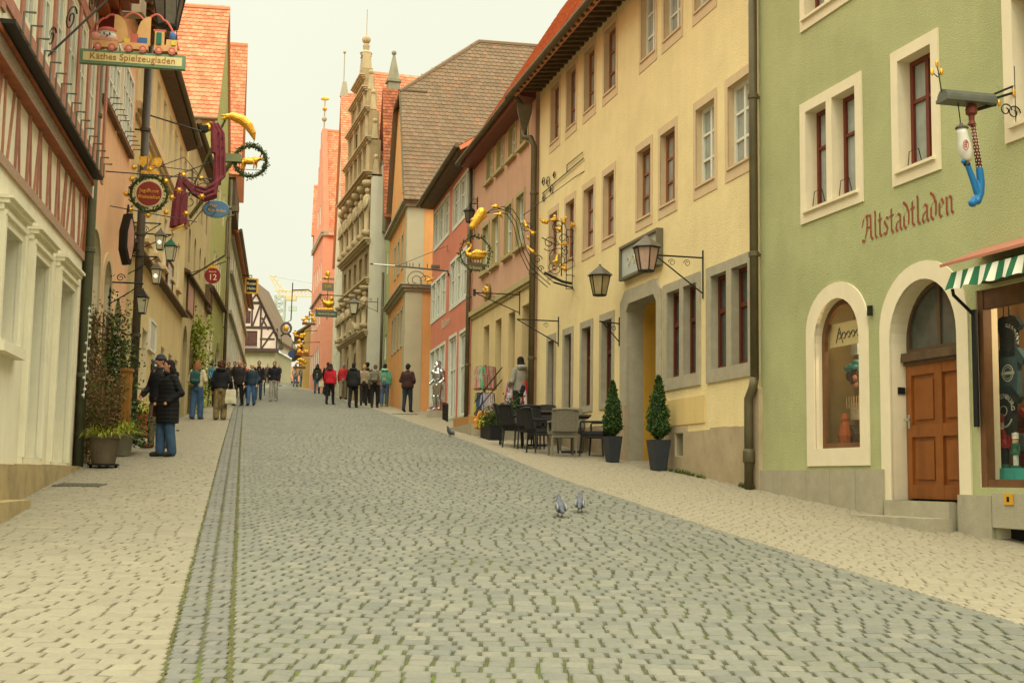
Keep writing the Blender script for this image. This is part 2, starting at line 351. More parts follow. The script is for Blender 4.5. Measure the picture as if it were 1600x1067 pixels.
def ground_sheet():
    mb = MB(); ys = [-40, 0, 30, 60, 90, 116, 140, 200, 400, 1200]; xs = [-600, -150, -60, -20, 0, 20, 60, 150, 600]
    def z(x, y): return gz(max(y, -40))-.06
    for a, b in zip(ys, ys[1:]):
        for c, d in zip(xs, xs[1:]): mb.poly([(c, a, z(c, a)), (d, a, z(d, a)), (d, b, z(d, b)), (c, b, z(c, b))])
    tag(mb.build('ground', m_earth), kind='structure')
ground_sheet()
def surface(name, xa, xb, y0, y1, ms, mj, w, h, gap, jx, jy, far, dz=.004, ext=0):
    mb = MB(); mb.cs = False; mb.cm = 0
    setts(mb, xa, xb, y0, far, w, h, gap, jx, jy, 0, dz=dz)
    if y1 > far: setts(mb, xa, xb, far, y1, w*1.0, h*1.0, gap, jx, jy, 0, dz=dz)
    base, _, _ = strip(xa, xb, y0-5, y1, None, None, -.017); mb.mat(1); mb.cr = .5; mb.add(base.v, base.f)
    o = mb.build(name, [ms, mj]); tag(o, kind='structure'); return o
surface('road', xl2, xr, 5.2, 116, m_road, m_joint, .15, .135, .0165, .11, .06, 60, dz=.0025)
surface('left_pavement', xwl, xl1, 6.0, 116, m_pave, m_jointp, .20, .128, .011, .12, .04, 60, dz=.002)
surface('right_pavement', xr, xwr, 7.0, 90, m_pave2, m_jointp, .145, .10, .006, .14, .05, 60, dz=.002)
def gutter():
    mb = MB()
    for xa, xb in ((lambda y: xl1(y)+.008, lambda y: xl1(y)+.175), (lambda y: xl1(y)+.192, lambda y: xl1(y)+.345)):
        setts(mb, xa, xb, 5.5, 70, .17, .115, .011, .05, .25, -.008)
    base, _, _ = strip(xl1, xl2, 1, 116, None, None, -.02); mb.mat(1); mb.add(base.v, base.f)
    tag(mb.build('gutter', [m_gut, m_joint]), kind='structure')
gutter()
# moss in the joints: countless small cushions
def moss():
    mb = MB(); mb.cs = False
    def tuft(x, y, s):
        k = 5; a0 = random.uniform(0, 6); mb.cr = random.random()
        ring_ = [(x+cos(a0+6.283*i/k)*s*random.uniform(.6, 1.2), y+sin(a0+6.283*i/k)*s*.6*random.uniform(.6, 1.2)) for i in range(k)]
        mb.add([(px, py, gz(py)-.012) for px, py in ring_]+[(x, y, gz(y)+.001)], [[i, (i+1) % k, k] for i in range(k)])
    for i in range(3000):
        y = 5.5+random.random()**2*38; tuft(xl2(y)+random.uniform(-.012, .012), y, random.uniform(.012, .026))
        if i % 2: y = 5.5+random.random()**2*38; tuft(xl1(y)+random.uniform(-.01, .01), y, random.uniform(.010, .022))
    tag(mb.build('moss', M('moss', '#5a6420', rough=.95, var=.2, rnd=['#4a4530', '#56583a', '#5f6230', '#574e36', '#6a6844'])), 'low green moss growing along the gutter joints', 'moss', kind='stuff')
moss()
# drain covers
def drain(px, py, sx, sy, name, label):
    c = gnd(px, py); mb = MB(); ax = (V((1, 0, 0)), V((0, 1, SLOPE)).normalized(), V((0, -SLOPE, 1)).normalized())
    mb.box(c+ax[2]*.004, (sx, sy, .02), ax); mb.mat(1)
    for i in range(9): mb.box(c+ax[0]*((i-4)*sx/10)+ax[2]*.006, (sx/28, sy*.8, .02), ax)
    tag(mb.build(name, [M('drain_iron', '#6a6653', rough=.6, metal=.3, var=.3, scale=12), m_black]), label, 'drain cover')
drain(125, 758, .62, .34, 'drain_cover', 'grey metal drain grate set in the pavement before the planter')
drain(633, 647, .9, .35, 'manhole_cover', 'long narrow drain strip in the pavement near the armour statue')
# ================= right side of the street
def body(mb, f, u0, u1, v0, v1, D, m=0, w=0):
    mb.mat(m); P = f.P
    mb.poly([P(u0, v0, w), P(u0, v1, w), P(u0, v1, -D), P(u0, v0, -D)]); mb.poly([P(u1, v0, w), P(u1, v1, w), P(u1, v1, -D), P(u1, v0, -D)])
    mb.poly([P(u0, v0, -D), P(u1, v0, -D), P(u1, v1, -D), P(u0, v1, -D)]); mb.poly([P(u0, v1, w-.01), P(u1, v1, w-.01), P(u1, v1, -D), P(u0, v1, -D)])
    # dark partition behind the windows
def partition(f, u0, u1, v0, v1, w, parent): mb = MB(); mb.fbox(f, u0, u1, v0, v1, w-.05, w); return mb.build('inner_wall', m_dark, parent)
def uu(f, px, py, w=0): return f.uv(px, py, w)[0]
def plaster(name, c, **k):
    a = dict(rough=.92, var=.09, scale=1.3, bump=.35, bscale=70, spec=.15, streak=.07); a.update(k); return M(name, c, **a)
m_stone = M('grey_stone', '#a59d84', rough=.9, var=.13, scale=6, bump=.25, bscale=50, streak=.1)
m_stone2 = M('brown_stone', '#ae9c7c', rough=.92, var=.2, scale=4, bump=.35, bscale=40, stain='#857352', stain_amt=.7, sscale=2.0)
m_tan = M('tan_surround', '#cdb48c', rough=.9, var=.08, scale=5, bump=.15)
m_cream = M('cream_surround', '#e0d2b0', rough=.9, var=.05, scale=4, bump=.15, bscale=80)
def slab_roof(f, u0, u1, v_e, w_e, v_r, w_r, parent, mat, tiled=None, name='roof', gut=True, eave=None, both=True):
    mb = MB(); P = f.P
    a, b, c, d = P(u0, v_e, w_e), P(u1, v_e, w_e), P(u1, v_r, w_r), P(u0, v_r, w_r); mb.cr = .4
    n = (b-a).cross(d-a).normalized()
    if n.z < 0: n = -n
    mb.prism([a, b, c, d], n*-.12)
    if tiled:
        lv = (d-a).length
        tiles(mb, a+n*.004, b-a, d-a, (b-a).length, lv, tiled[0], tiled[1], keep=tiled[2] if len(tiled) > 2 else None)
    if both:
        w2 = 2*w_r-w_e; mb.cr = .5; mb.prism([P(u0, v_r, w_r), P(u1, v_r, w_r), P(u1, v_e, w2), P(u0, v_e, w2)], (0, 0, -.12))
    o = mb.build(name, mat, parent)
    if gut:
        g = MB(); q = [P(u0-.05, v_e+.02, w_e+.06), P(u1+.05, v_e-.02, w_e+.06)]; g.tube(q, .075, 10); g.build('gutter', m_gutter, parent)
    return o
def rafters(f, u0, u1, v, w0, w1, parent, n, mat, dv=.25):
    mb = MB()
    for i in range(n):
        u = u0+(u1-u0)*(i+.5)/n; P = f.P
        mb.prism([P(u-.05, v-.12, w0), P(u-.05, v, w0), P(u-.05, v-dv+.14, w1), P(u-.05, v-dv+.03, w1)], f.u*.1)
    mb.mat(1); mb.prism([f.P(u0, v+.03, w0), f.P(u0, v+.005, w0), f.P(u0, v-dv+.145, w1), f.P(u0, v-dv+.17, w1)], f.u*(u1-u0))
    mb.build('rafters', [mat, mat], parent)
def pipe(f, u, v0, v1, w, r, label, mat=None, top=None, collars=(), name='drainpipe', extra=None):
    root = empty(name, f.P(u, v0, w), label, 'drainpipe'); mb = MB(); pts = [f.P(u, v0, w), f.P(u, v1, w)]+(top or []); mb.tube(pts, r, 12); mb.build('pipe', mat or m_gutter, root, smooth=True)
    for v in collars: c = MB(); c.lathe([(r*1.02, -.04), (r*1.25, -.03), (r*1.25, .03), (r*1.02, .04)], f.P(u, v, w), 12); c.fbox(f, u-.015, u+.015, v-.015, v+.015, -.02, w); c.build('clamp', mat or m_gutter, root)
    if extra: extra(root)
    return root
def shop_lamp(c, w, parent):                          # small lit spot in a shop window
    mb = MB(); mb.lathe([(.03, .06), (.045, 0)], c, 10); o = mb.build('shop_lamp', m_iron, parent); b = MB(); b.ell(c, .03, n=8, m=6); b.build('bulb', M('shop_bulb', '#ffe8b0', emit=4, var=0), o)
    l = bpy.data.lights.new('shop_light', 'POINT'); l.energy = w; l.color = (1, .8, .5); l.shadow_soft_size = .05; q = bpy.data.objects.new('shop_light', l); COL.objects.link(q); q.location = c-V((0, 0, .06)); q.parent = o
# ---------- R1 green house
G = Fac((5.03, 12.64), (3.51, 17.98), 1)
def green_house():
    m_wall = plaster('green_plaster', '#afb17f', bump=.7, bscale=75, var=.07, streak=.05, stain='#9c9e70', stain_amt=.6, sscale=.6); mats = [m_wall, m_cream]
    root = empty('green_house', G.P(2, G.g(2)), 'green rendered house with cream window surrounds, arched doorway and red blackletter lettering', 'house')
    wins = [dict(o=(2.79, 4.33, 5.10, 6.74), i=[(2.94, 3.50), (3.64, 4.18)]), dict(o=(1.20, 2.14, 5.13, 6.74), i=[(1.34, 2.00)]), dict(o=(-.95, .09, 5.13, 6.74), i=[(-.82, -.06)]),
            dict(o=(2.79, 4.30, 7.73, 9.3), i=[(2.94, 3.50), (3.64, 4.18)]), dict(o=(1.20, 2.14, 7.73, 9.3), i=[(1.34, 2.0)])]
    holes = []
    for w in wins:
        for a, b in w['i']: holes.append(loop(a, b, w['o'][2]+.18, w['o'][3]-.14))
    aw = loop(2.93, 4.02, 2.12, 4.0, .52, 16); ad = loop(.98, 2.27, 1.50, 3.97, .66, 18); shop = loop(-3.0, .66, 1.66, 3.70); vent = loop(-.75, .40, .6, 1.25)
    top = 11.2
    mb = MB(); wall(mb, G, [(-3.4, -.3), (5.53, -.3), (5.53, top), (-3.4, top)], holes+[aw, ad, shop, vent], .001)
    mb.mat(1)
    for h, d in [(h, .21) for h in holes]+[(aw, .19), (ad, .26), (shop, .26), (vent, .2)]:
        for i in range(len(h)): a, b = h[i], h[(i+1) % len(h)]; mb.poly([G.P(*a, 0), G.P(*b, 0), G.P(*b, -d), G.P(*a, -d)])
    body(mb, G, -3.4, 5.53, -.3, top, 8); mb.build('wall', mats, root)
    for w in wins:
        s = MB(); u0, u1, v0, v1 = w['o']; inn = w['i']; v0i, v1i = v0+.18, v1-.14; s.fbox(G, u0, u1, v1i, v1, -.002, .022); s.fbox(G, u0, u1, v0, v0i, -.002, .022)
        ed = [u0]+[x for p in inn for x in p]+[u1]
        for k in range(0, len(ed), 2): s.fbox(G, ed[k], ed[k+1], v0i, v1i, -.002, .022)
        s.fbox(G, inn[0][0]-.06, inn[-1][1]+.06, v0i-.05, v0i-.015, .022, .06); s.build('window_surround', m_cream, root)
    def grow(h, a, bottom):
        us = [p[0] for p in h]; c = (min(us)+max(us))/2; hu = (max(us)-min(us))/2; vs = [p[1] for p in h]; v0, v1 = min(vs), max(vs)
        return [(c+(u-c)*(hu+a)/hu, (v-bottom if v == v0 else v+a*(v-v0)/(v1-v0))) for u, v in h]
    s = MB(); ring(s, G, aw, grow(aw, .2, .22), .02); s.build('window_surround', m_cream, root)
    s = MB(); ring(s, G, ad, grow(ad, .2, 0), .02); s.build('door_surround', m_cream, root)
    for w in wins:
        for a, b in w['i']: window(G, loop(a, b, w['o'][2]+.18, w['o'][3]-.14), root, m_redbrown, m_glass_pale, .20, .055, 1 if b-a > .6 else 0, (.62,))
    # wire bird guards in the windows
    for u0, u1 in ((2.95, 3.5), (3.65, 4.17), (1.36, 1.98)):
        for c in (u0+.06, u1-.1): gd = MB(); gd.tube([G.P(c, 5.29, -.02), G.P(c+.01, 5.5, -.05), G.P(c-.1, 5.52, -.1), G.P(c-.1, 5.29, -.16)], .006, 5); gd.build('wire_guard', m_iron, root)
    # arched shop window
    f_ = window(G, aw, root, m_brownwood, M('shop_glass', '#8d8f78', rough=.05, alpha=.10, var=0), .15, .07, 0, (), name='window')
    bk = MB(); bk.fbox(G, 2.80, 4.7, 2.0, 4.1, -1.0, -.95); bk.fbox(G, 2.80, 4.7, 2.02, 2.13, -.95, -.2); bk.fbox(G, 2.78, 2.82, 2.0, 4.1, -.95, -.2); bk.fbox(G, 4.66, 4.7, 2.13, 4.1, -.95, -.2); bk.fbox(G, 2.8, 4.7, 4.1, 4.14, -.95, -.2)
    bk.build('display_box', M('display_wood', '#a08c60', var=.2, rough=.8), root)
    bn = MB(); bn.fbox(G, 2.99, 3.96, 3.42, 3.72, -.185, -.178); bo = bn.build('shop_banner', M('cream_banner', '#c8b27a', var=.1), f_)
    mm = MB()
    for k in range(5): mm.tube(arc(G.P(3.7-.11*k, 3.55, -.172), .05, 0, 5.2, G.u, G.z, 8, .03), .006, 4)
    mm.tube([G.P(3.78, 3.47, -.172), G.P(3.7, 3.66, -.172), G.P(3.62, 3.46, -.172)], .006, 4); mm.build('script_lettering', m_black, bo)
    shop_lamp(G.P(3.35, 3.75, -.5), 15, root); shop_lamp(G.P(-.2, 3.6, -.45), 30, root)
    # plinth
    p = MB(); us = [2.40, 3.0, 3.6, 4.2, 4.85, 5.53]
    for a, b in zip(us, us[1:]): p.fbox(G, a+.004, b-.004, .9, 1.85+random.uniform(-.003, .003), -.02, .05)
    p.build('plinth', m_stone, root); p = MB(); us = [-3.4, -2.2, -.78]
    for a, b in zip(us, us[1:]): p.fbox(G, a+.004, b-.004, .1, 1.60, -.02, .05)
    p.fbox(G, .42, .98, .5, 1.58, -.02, .05); p.fbox(G, -.77, .41, 1.26, 1.60, -.02, .049); 
    p.build('plinth', m_stone, root)
    # door
    d = MB(); u0, u1, v0 = 1.0, 2.25, 1.52; vt = 3.05; um = (u0+u1)/2
    d.fbox(G, u0, u1, v0, vt, -0.260, -0.220)
    for a, b in ((u0, u0+.1), (um-.07, um+.07), (u1-.1, u1)): d.fbox(G, a, b, v0, vt, -0.220, -0.185)
    for c, e in ((v0, v0+.16), (2.22, 2.36), (vt-.12, vt)): d.fbox(G, u0+.1, um-.07, c, e, -0.220, -0.188); d.fbox(G, um+.07, u1-.1, c, e, -0.220, -0.188)
    for a, b in ((u0+.15, um-.12), (um+.12, u1-.15)):
        for c, e in ((v0+.22, 2.17), (2.42, vt-.18)): d.fbox(G, a, b, c, e, -0.220, -0.200)
    dr = d.build('door', M('door_wood', '#8a4f1e', rough=.45, var=.2, scale=5, streak=.35, spec=.4), root)
    h = MB(); h.tube([G.P(u1-.06, 2.42, -0.185), G.P(u1-.06, 2.42, -0.120), G.P(u1-.16, 2.42, -0.120)], .014, 8); h.fbox(G, u1-.08, u1-.04, 2.32, 2.48, -0.185, -0.175); h.build('handle', M('chrome', '#c8c8c0', rough=.25, metal=.9), dr)
    t = MB()
    for k, (a, b) in enumerate(((3.05, 3.09), (3.09, 3.15), (3.15, 3.19))): t.fbox(G, u0-.01, u1+.01, a, b, -0.260, -0.160+.02*(k % 2)+.015*k)
    t.build('transom', m_darkwood, root)
    fan = [(u0-.01, 3.19)]+[(u, v) for u, v in reversed(ad) if v > 3.2]+[(u1+.01, 3.19)]
    fl = MB(); frame(fl, G, fan, .05, -0.250, -0.210); fl.fbox(G, um-.025, um+.025, 3.19, 3.95, -0.249, -0.212); fo = fl.build('fanlight', m_darkwood, root)
    g = MB(); g.add([G.P(a, b, -0.235) for a, b in fan], [list(t_) for t_ in tessellate_polygon([[V((a, b, 0)) for a, b in fan]])]); g.build('pane', m_glass, fo)
    b = MB(); b.fbox(G, 1.99, 2.09, 2.72, 2.8, .022, .04); b = MB(); ax = (G.o, -G.u, G.z); b.box(G.P(2.265, 2.76, -.13), (.09, .03, .08)[:3], (G.o, G.u, G.z)); bo = b.build('doorbell', m_black, root)
    # steps of the doorway
    st = MB(); st.fbox(G, 1.06, 2.30, .8, 1.50, -.5, .10); st.fbox(G, 1.0, 2.8, .6, 1.325, .10, .42); st.build('doorstep', m_stone, root)
    # shopfront
    sf = MB()
    for a, b in ((.57, .66), (-3.0, -2.9)): sf.fbox(G, a, b, 1.66, 3.70, -.12, -.02)
    sf.fbox(G, -2.9, .57, 3.5, 3.70, -.11, -.03); sf.fbox(G, -2.9, .57, 1.66, 1.74, -.11, -.03)
    so_ = sf.build('shopfront', m_brownwood, root)
    g = MB(); g.poly([G.P(-2.9, 1.74, -.08), G.P(.57, 1.74, -.08), G.P(.57, 3.5, -.08), G.P(-2.9, 3.5, -.08)]); g.build('pane', M('shopfront_glass', '#6f7464', rough=.04, alpha=.07, var=0), so_)
    rm = MB()
    for a in ((-3.0, .98, 1.6, 3.7, -1.5, -1.45), (-3.0, .98, 1.6, 1.66, -1.45, -.27), (.93, .98, 1.66, 3.7, -1.45, -.27), (-3.0, .98, 3.7, 3.75, -1.45, -.27), (-3.05, -3.0, 1.66, 3.7, -1.45, -.22)): rm.fbox(G, *a)
    rm.build('shop_interior', M('shop_inner', '#7a5c38', var=.3, scale=3, streak=.4), root)
    ct = MB(); ct.fbox(G, -1.6, .9, 1.67, 1.86, -.75, -.24); ct.build('display_cloth', M('teal_cloth', '#3f9a8a', var=.15, scale=8, bump=.3, bscale=14), root)
    vt_ = MB(); vt_.fbox(G, -.77, .40, .4, 1.26, -.25, -.16); vt_.build('cellar_opening', m_black, root)
    # lettering
    GL = {'A': (1.15, [[(0, .95), (.12, 1.35), (.4, 1.55), (.52, 1.2), (.45, .6), (.3, .2), (.05, -.05)], [(.5, 1.5), (.85, 1.45), (.88, .2), (1.05, 0)], [(.0, .12), (.25, .0), (.4, .12)], [(.42, .75), (.86, .78)]]),
          'l': (.45, [[(.1, 1.62), (.16, 1.5), (.16, .18), (.32, 0)]]), 't': (.5, [[(.16, 1.4), (.16, .18), (.34, 0)], [(.0, 1.0), (.36, 1.02)]]),
          's': (.62, [[(.5, .92), (.3, 1.02), (.1, .82), (.42, .38), (.3, .04), (.05, .14)]]), 'a': (.74, [[(.1, .85), (.3, 1.0), (.5, .85), (.5, .16), (.64, 0)], [(.5, .6), (.18, .48), (.1, .18), (.24, .0), (.48, .2)]]),
          'd': (.72, [[(.08, 1.52), (.34, 1.32), (.55, .85), (.52, .2), (.3, 0), (.1, .18), (.1, .72), (.32, .96)]]), 'e': (.58, [[(.12, .48), (.45, .7), (.3, 1.0), (.1, .78), (.1, .18), (.25, 0), (.46, .16)]]),
          'n': (.76, [[(.04, .92), (.14, .98), (.14, .14), (.24, 0)], [(.14, .82), (.36, 1.0), (.52, .86), (.52, .16), (.66, 0)]])}
    tot = sum(GL[c][0] for c in 'Altstadtladen'); sc = (2.83-.98)/tot; sv = .205; x = 2.83; lm = MB(); nib = (cos(R(42))*.16, sin(R(42))*.16); k = 0
    for c in 'Altstadtladen':
        for st_ in GL[c][1]:
            for p, q in zip(st_, st_[1:]):
                k += 1; w = .004+.0004*(k % 12); pt = lambda a, s_: G.P(x-(a[0]+nib[0]*s_/2)*sc, 4.60+(a[1]+nib[1]*s_/2)*sv, w)
                lm.prism([pt(p, -1), pt(p, 1), pt(q, 1), pt(q, -1)], G.o*.002)
        x -= GL[c][0]*sc
    lm.build('lettering', M('red_lettering', '#8d4630', var=.2, scale=12), root)
    # tiled canopy over the shop
    cn = MB(); cn.cr = .5
    cn.prism([G.P(-3.2, 3.93, .5), G.P(.55, 3.93, .5), G.P(.55, 4.13, 0.005), G.P(-3.2, 4.13, .005)], (0, 0, -.03)); cn.build('canopy', M('faded_red_sheet', '#a86d55', var=.12, scale=4, rough=.7), root)
    cb = MB(); cb.fbox(G, -3.1, .42, 3.74, 3.9, .0, .2); cb.build('awning_box', m_darkwood, root)
    slab_roof(G, -3.5, 5.6, top-.2, .5, top+5, -4, root, m_tile_or)
    y = MB(); y.fbox(G, .07, .21, 1.49, 1.60, .05, .062); y.mat(1); y.fbox(G, .12, .16, 1.52, 1.57, .062, .064); y.build('marker_plate', [M('yellow_plate', '#c8962a', var=.1), m_black], root)
    pn = MB(); pn.fbox(G, 2.62, 2.68, 3.68, 3.80, .01, .05); pn.build('wall_hook', m_iron, root)
    return root
gh = green_house()
def awning():
    root = empty('striped_awning', G.P(.4, 3.7, .6), 'green and white striped awning valance over the souvenir shop window', 'awning'); n = 35; u0, u1 = .41, -2.9; mb = MB()
    for k in range(n):
        a = u0+(u1-u0)*k/n; b = u0+(u1-u0)*(k+1)/n; mb.mat(k % 2); m = 4
        for q in range(m):
            c0 = a+(b-a)*q/m; c1 = a+(b-a)*(q+1)/m; wv = lambda u: .025*sin(u*19)
            for t in range(3):
                v = lambda i, u: 3.83-.185*i/3+(.01*sin(u*25) if i == 3 else 0); wo = lambda i, u: .46+.02*i+wv(u)*i/3
                mb.poly([G.P(c0, v(t, c0), wo(t, c0)), G.P(c1, v(t, c1), wo(t, c1)), G.P(c1, v(t+1, c1), wo(t+1, c1)), G.P(c0, v(t+1, c0), wo(t+1, c0))])
            mb.poly([G.P(c0, 3.83, .46), G.P(c1, 3.83, .46), G.P(c1, 3.86, .1), G.P(c0, 3.86, .1)])
    mb.build('valance', [M('green_stripe', '#22603c', var=.12), M('white_stripe', '#d6d2bc', var=.06)], root)
    a = MB(); a.tube([G.P(.40, 3.66, .46), G.P(.41, 3.6, .44), G.P(.64, 3.46, .06)], .018, 6); a.tube([G.P(.65, 3.5, .03), G.P(.65, 2.28, .03)], .032, 8); a.build('arm', m_black, root)
awning()
# ---------- R2 yellow house
YH = Fac((3.51, 17.98), (3.51-.2516*12, 29.98), 1)
YL = 11.97*1.0312
def yellow_house():
    f = YH; m_wall = plaster('yellow_plaster', '#e5d29c', stain='#d6c190', stain_amt=.6, sscale=.5, var=.08, streak=.035, bump=.6, bscale=45)
    root = empty('yellow_house', f.P(5, f.g(5)), 'long yellow rendered house with three rows of tan framed windows', 'house'); U1 = 12.0; top = 10.95
    r3 = [(10.35, 11.03), (9.08, 9.76), (7.76, 8.46), (6.41, 7.13), (4.25, 4.98), (3.02, 3.81), (1.6, 2.4), (.32, 1.1)]
    r2 = [(10.4, 11.05), (9.1, 9.74), (7.76, 8.44), (6.47, 7.12), (4.45, 5.15), (3.27, 3.97), (1.60, 2.36), (.32, 1.09)]
    up = [loop(a, b, 9.32, 10.62) for a, b in r3]+[loop(a, b, 6.4, 7.67) for a, b in r2]
    g1 = [loop(a, b, 3.18, 4.78) for a, b in ((10.52, 11.0), (9.2, 9.72), (7.85, 8.45), (6.53, 7.15))]
    g2 = [loop(a, b, 3.4, 4.85) for a, b in ((3.02, 3.60), (2.30, 2.86), (1.12, 1.72), (.36, .94))]
    ent = [(4.05, 1.2), (5.62, 1.2), (5.62, 4.78), (5.48, 4.92), (4.19, 4.92), (4.05, 4.78)]; ven = loop(2.86, 3.2, 2.10, 2.46)
    mb = MB(); wall(mb, f, [(0, .6), (U1, .6), (U1, top), (0, top)], up+g1+g2+[ent, ven], .001); mb.mat(1)
    for h, d in [(h, .17) for h in up]+[(h, .18) for h in g1+g2]+[(ven, .3)]:
        mb.mat(1 if h in up else 2)
        for i in range(len(h)): a, b = h[i], h[(i+1) % len(h)]; mb.poly([f.P(*a), f.P(*b), f.P(*b, -d), f.P(*a, -d)])
    body(mb, f, 0, U1, .6, top, 9); mb.build('wall', [m_wall, m_tan, m_stone], root)
    for h in up:
        s = MB(); u0, v0 = h[0]; u1, v1 = h[2]; a = .10; ring(s, f, h, [(u0-a, v0-.2), (u1+a, v0-.2), (u1+a, v1+.14), (u0-a, v1+.14)], .012)
        s.fbox(f, u0-.02, u1+.02, v0-.03, v0+.005, -.2, .035); s.build('window_surround', m_tan, root)
    for h in g1:
        s = MB(); u0, v0 = h[0]; u1, v1 = h[2]; ring(s, f, h, [(u0-.13, v0-.12), (u1+.13, v0-.12), (u1+.13, v1+.14), (u0-.13, v1+.14)], .02); s.build('stone_frame', m_stone, root)
    for (p, q) in (((2.30, 2.86), (3.02, 3.60)), ((.36, .94), (1.12, 1.72))):
        s = MB(); e0, e1 = p[0]-.14, q[1]+.18; s.fbox(f, e0, e1, 4.85, 5.0, -.01, .03); s.fbox(f, e0, e1, 3.2, 3.4, -.01, .03)
        for a, b in ((e0, p[0]), (p[1], q[0]), (q[1], e1)): s.fbox(f, a, b, 3.4, 4.85, -.01, .03)
        s.build('stone_frame', m_stone, root)
    s = MB()
    # doorway surround
    oe = [(3.87, 1.2), (5.95, 1.2), (5.95, 4.98), (5.7, 5.18), (4.1, 5.18), (3.87, 4.98)]; ring(s, f, ent, oe, .05); s.build('door_frame', m_stone, root)
    red = M('red_window_wood', '#5e2c1a', rough=.5, var=.2, scale=8)
    for k, h in enumerate(up):
        j = k % 8; white = j >= 4 if k < 8 else j >= 6
        window(f, h, root, m_white if white else M('shutter_wood', '#8a5a3a', var=.15, scale=8) if k == 0 else (m_white if white else bpy.data.materials['shutter_wood']), m_glass_pale, .15, .06, 1, (.33, .66))
    for h in g1+g2: window(f, h, root, red, m_glass, .15, .06, 0, (.62,), bar=.07)
    # passage
    e = MB(); D = 2.2; e.mat(0); pts = ent
    for i in range(len(pts)):
        a, b = pts[i], pts[(i+1) % len(pts)]; e.mat(1); e.poly([f.P(*a), f.P(*b), f.P(*b, -.3), f.P(*a, -.3)]); e.mat(0); e.poly([f.P(*a, -.3), f.P(*b, -.3), f.P(*b, -D), f.P(*a, -D)])
    e.mat(0); e.poly([f.P(*p, -D) for p in pts]); e.build('passage', [M('ochre_plaster', '#c79a3c', var=.1, bump=.2), m_stone], root)
    d = MB(); d.fbox(f, 4.1, 5.1, 1.9, 4.1, -D+.001, -D+.08); d.build('door', m_brownwood, root)
    b = MB(); b.fbox(f, 4.62, 4.66, 3.0, 3.3, -.95, -.6); b.build('notice_board', m_darkwood, root)
    p = MB(); us = [.24, .75, 1.15, 1.75, 2.72]
    for a, c in zip(us, us[1:]): p.fbox(f, a+.003, c-.003, 1.1, 2.5+random.uniform(-.02, .02), -.02, .03)
    p.fbox(f, 2.725, 3.85, 1.1, 2.09, -.02, .028); p.fbox(f, 3.21, 3.85, 2.09, 2.58, -.02, .028); p.fbox(f, 2.725, 2.85, 2.09, 2.58, -.02, .028); p.fbox(f, 2.85, 3.21, 2.47, 2.58, -.02, .028)
    p.fbox(f, -.06, .235, 1.1, 3.0, -.02, .06); p.fbox(f, 3.86, 4.06, 1.1, 3.05, .0, .075); p.fbox(f, 5.6, 5.97, 1.1, 3.05, .0, .075); p.fbox(f, 5.98, 12, 1.5, 2.75, -.02, .028)
    p.build('stone_plinth', m_stone2, root)
    r = MB(); r.fbox(f, 2.0, 3.75, 2.6, 3.03, -.01, .018); r.build('wall_patch', plaster('pale_yellow', '#d8bd7e'), root)
    k = MB(); k.fbox(f, 2.86, 3.2, 2.10, 2.46, -.32, -.28); k.build('cellar_vent', m_black, root)
    slab_roof(f, -.1, U1+.45, 10.82, .62, 18.8, -4.5, root, m_tile_or, (.19, .17)); rafters(f, 0, U1, top+.0, 0, .6, root, 40, m_darkwood, dv=.22)
    vb = MB(); vb.prism([f.P(U1+.2, 10.75, .5), f.P(U1+.2, 10.95, .5), f.P(U1+.2, 18.7, -4.4), f.P(U1+.2, 18.4, -4.4)], f.u*.15); vb.build('verge_board', m_darkwood, root)
yellow_house()
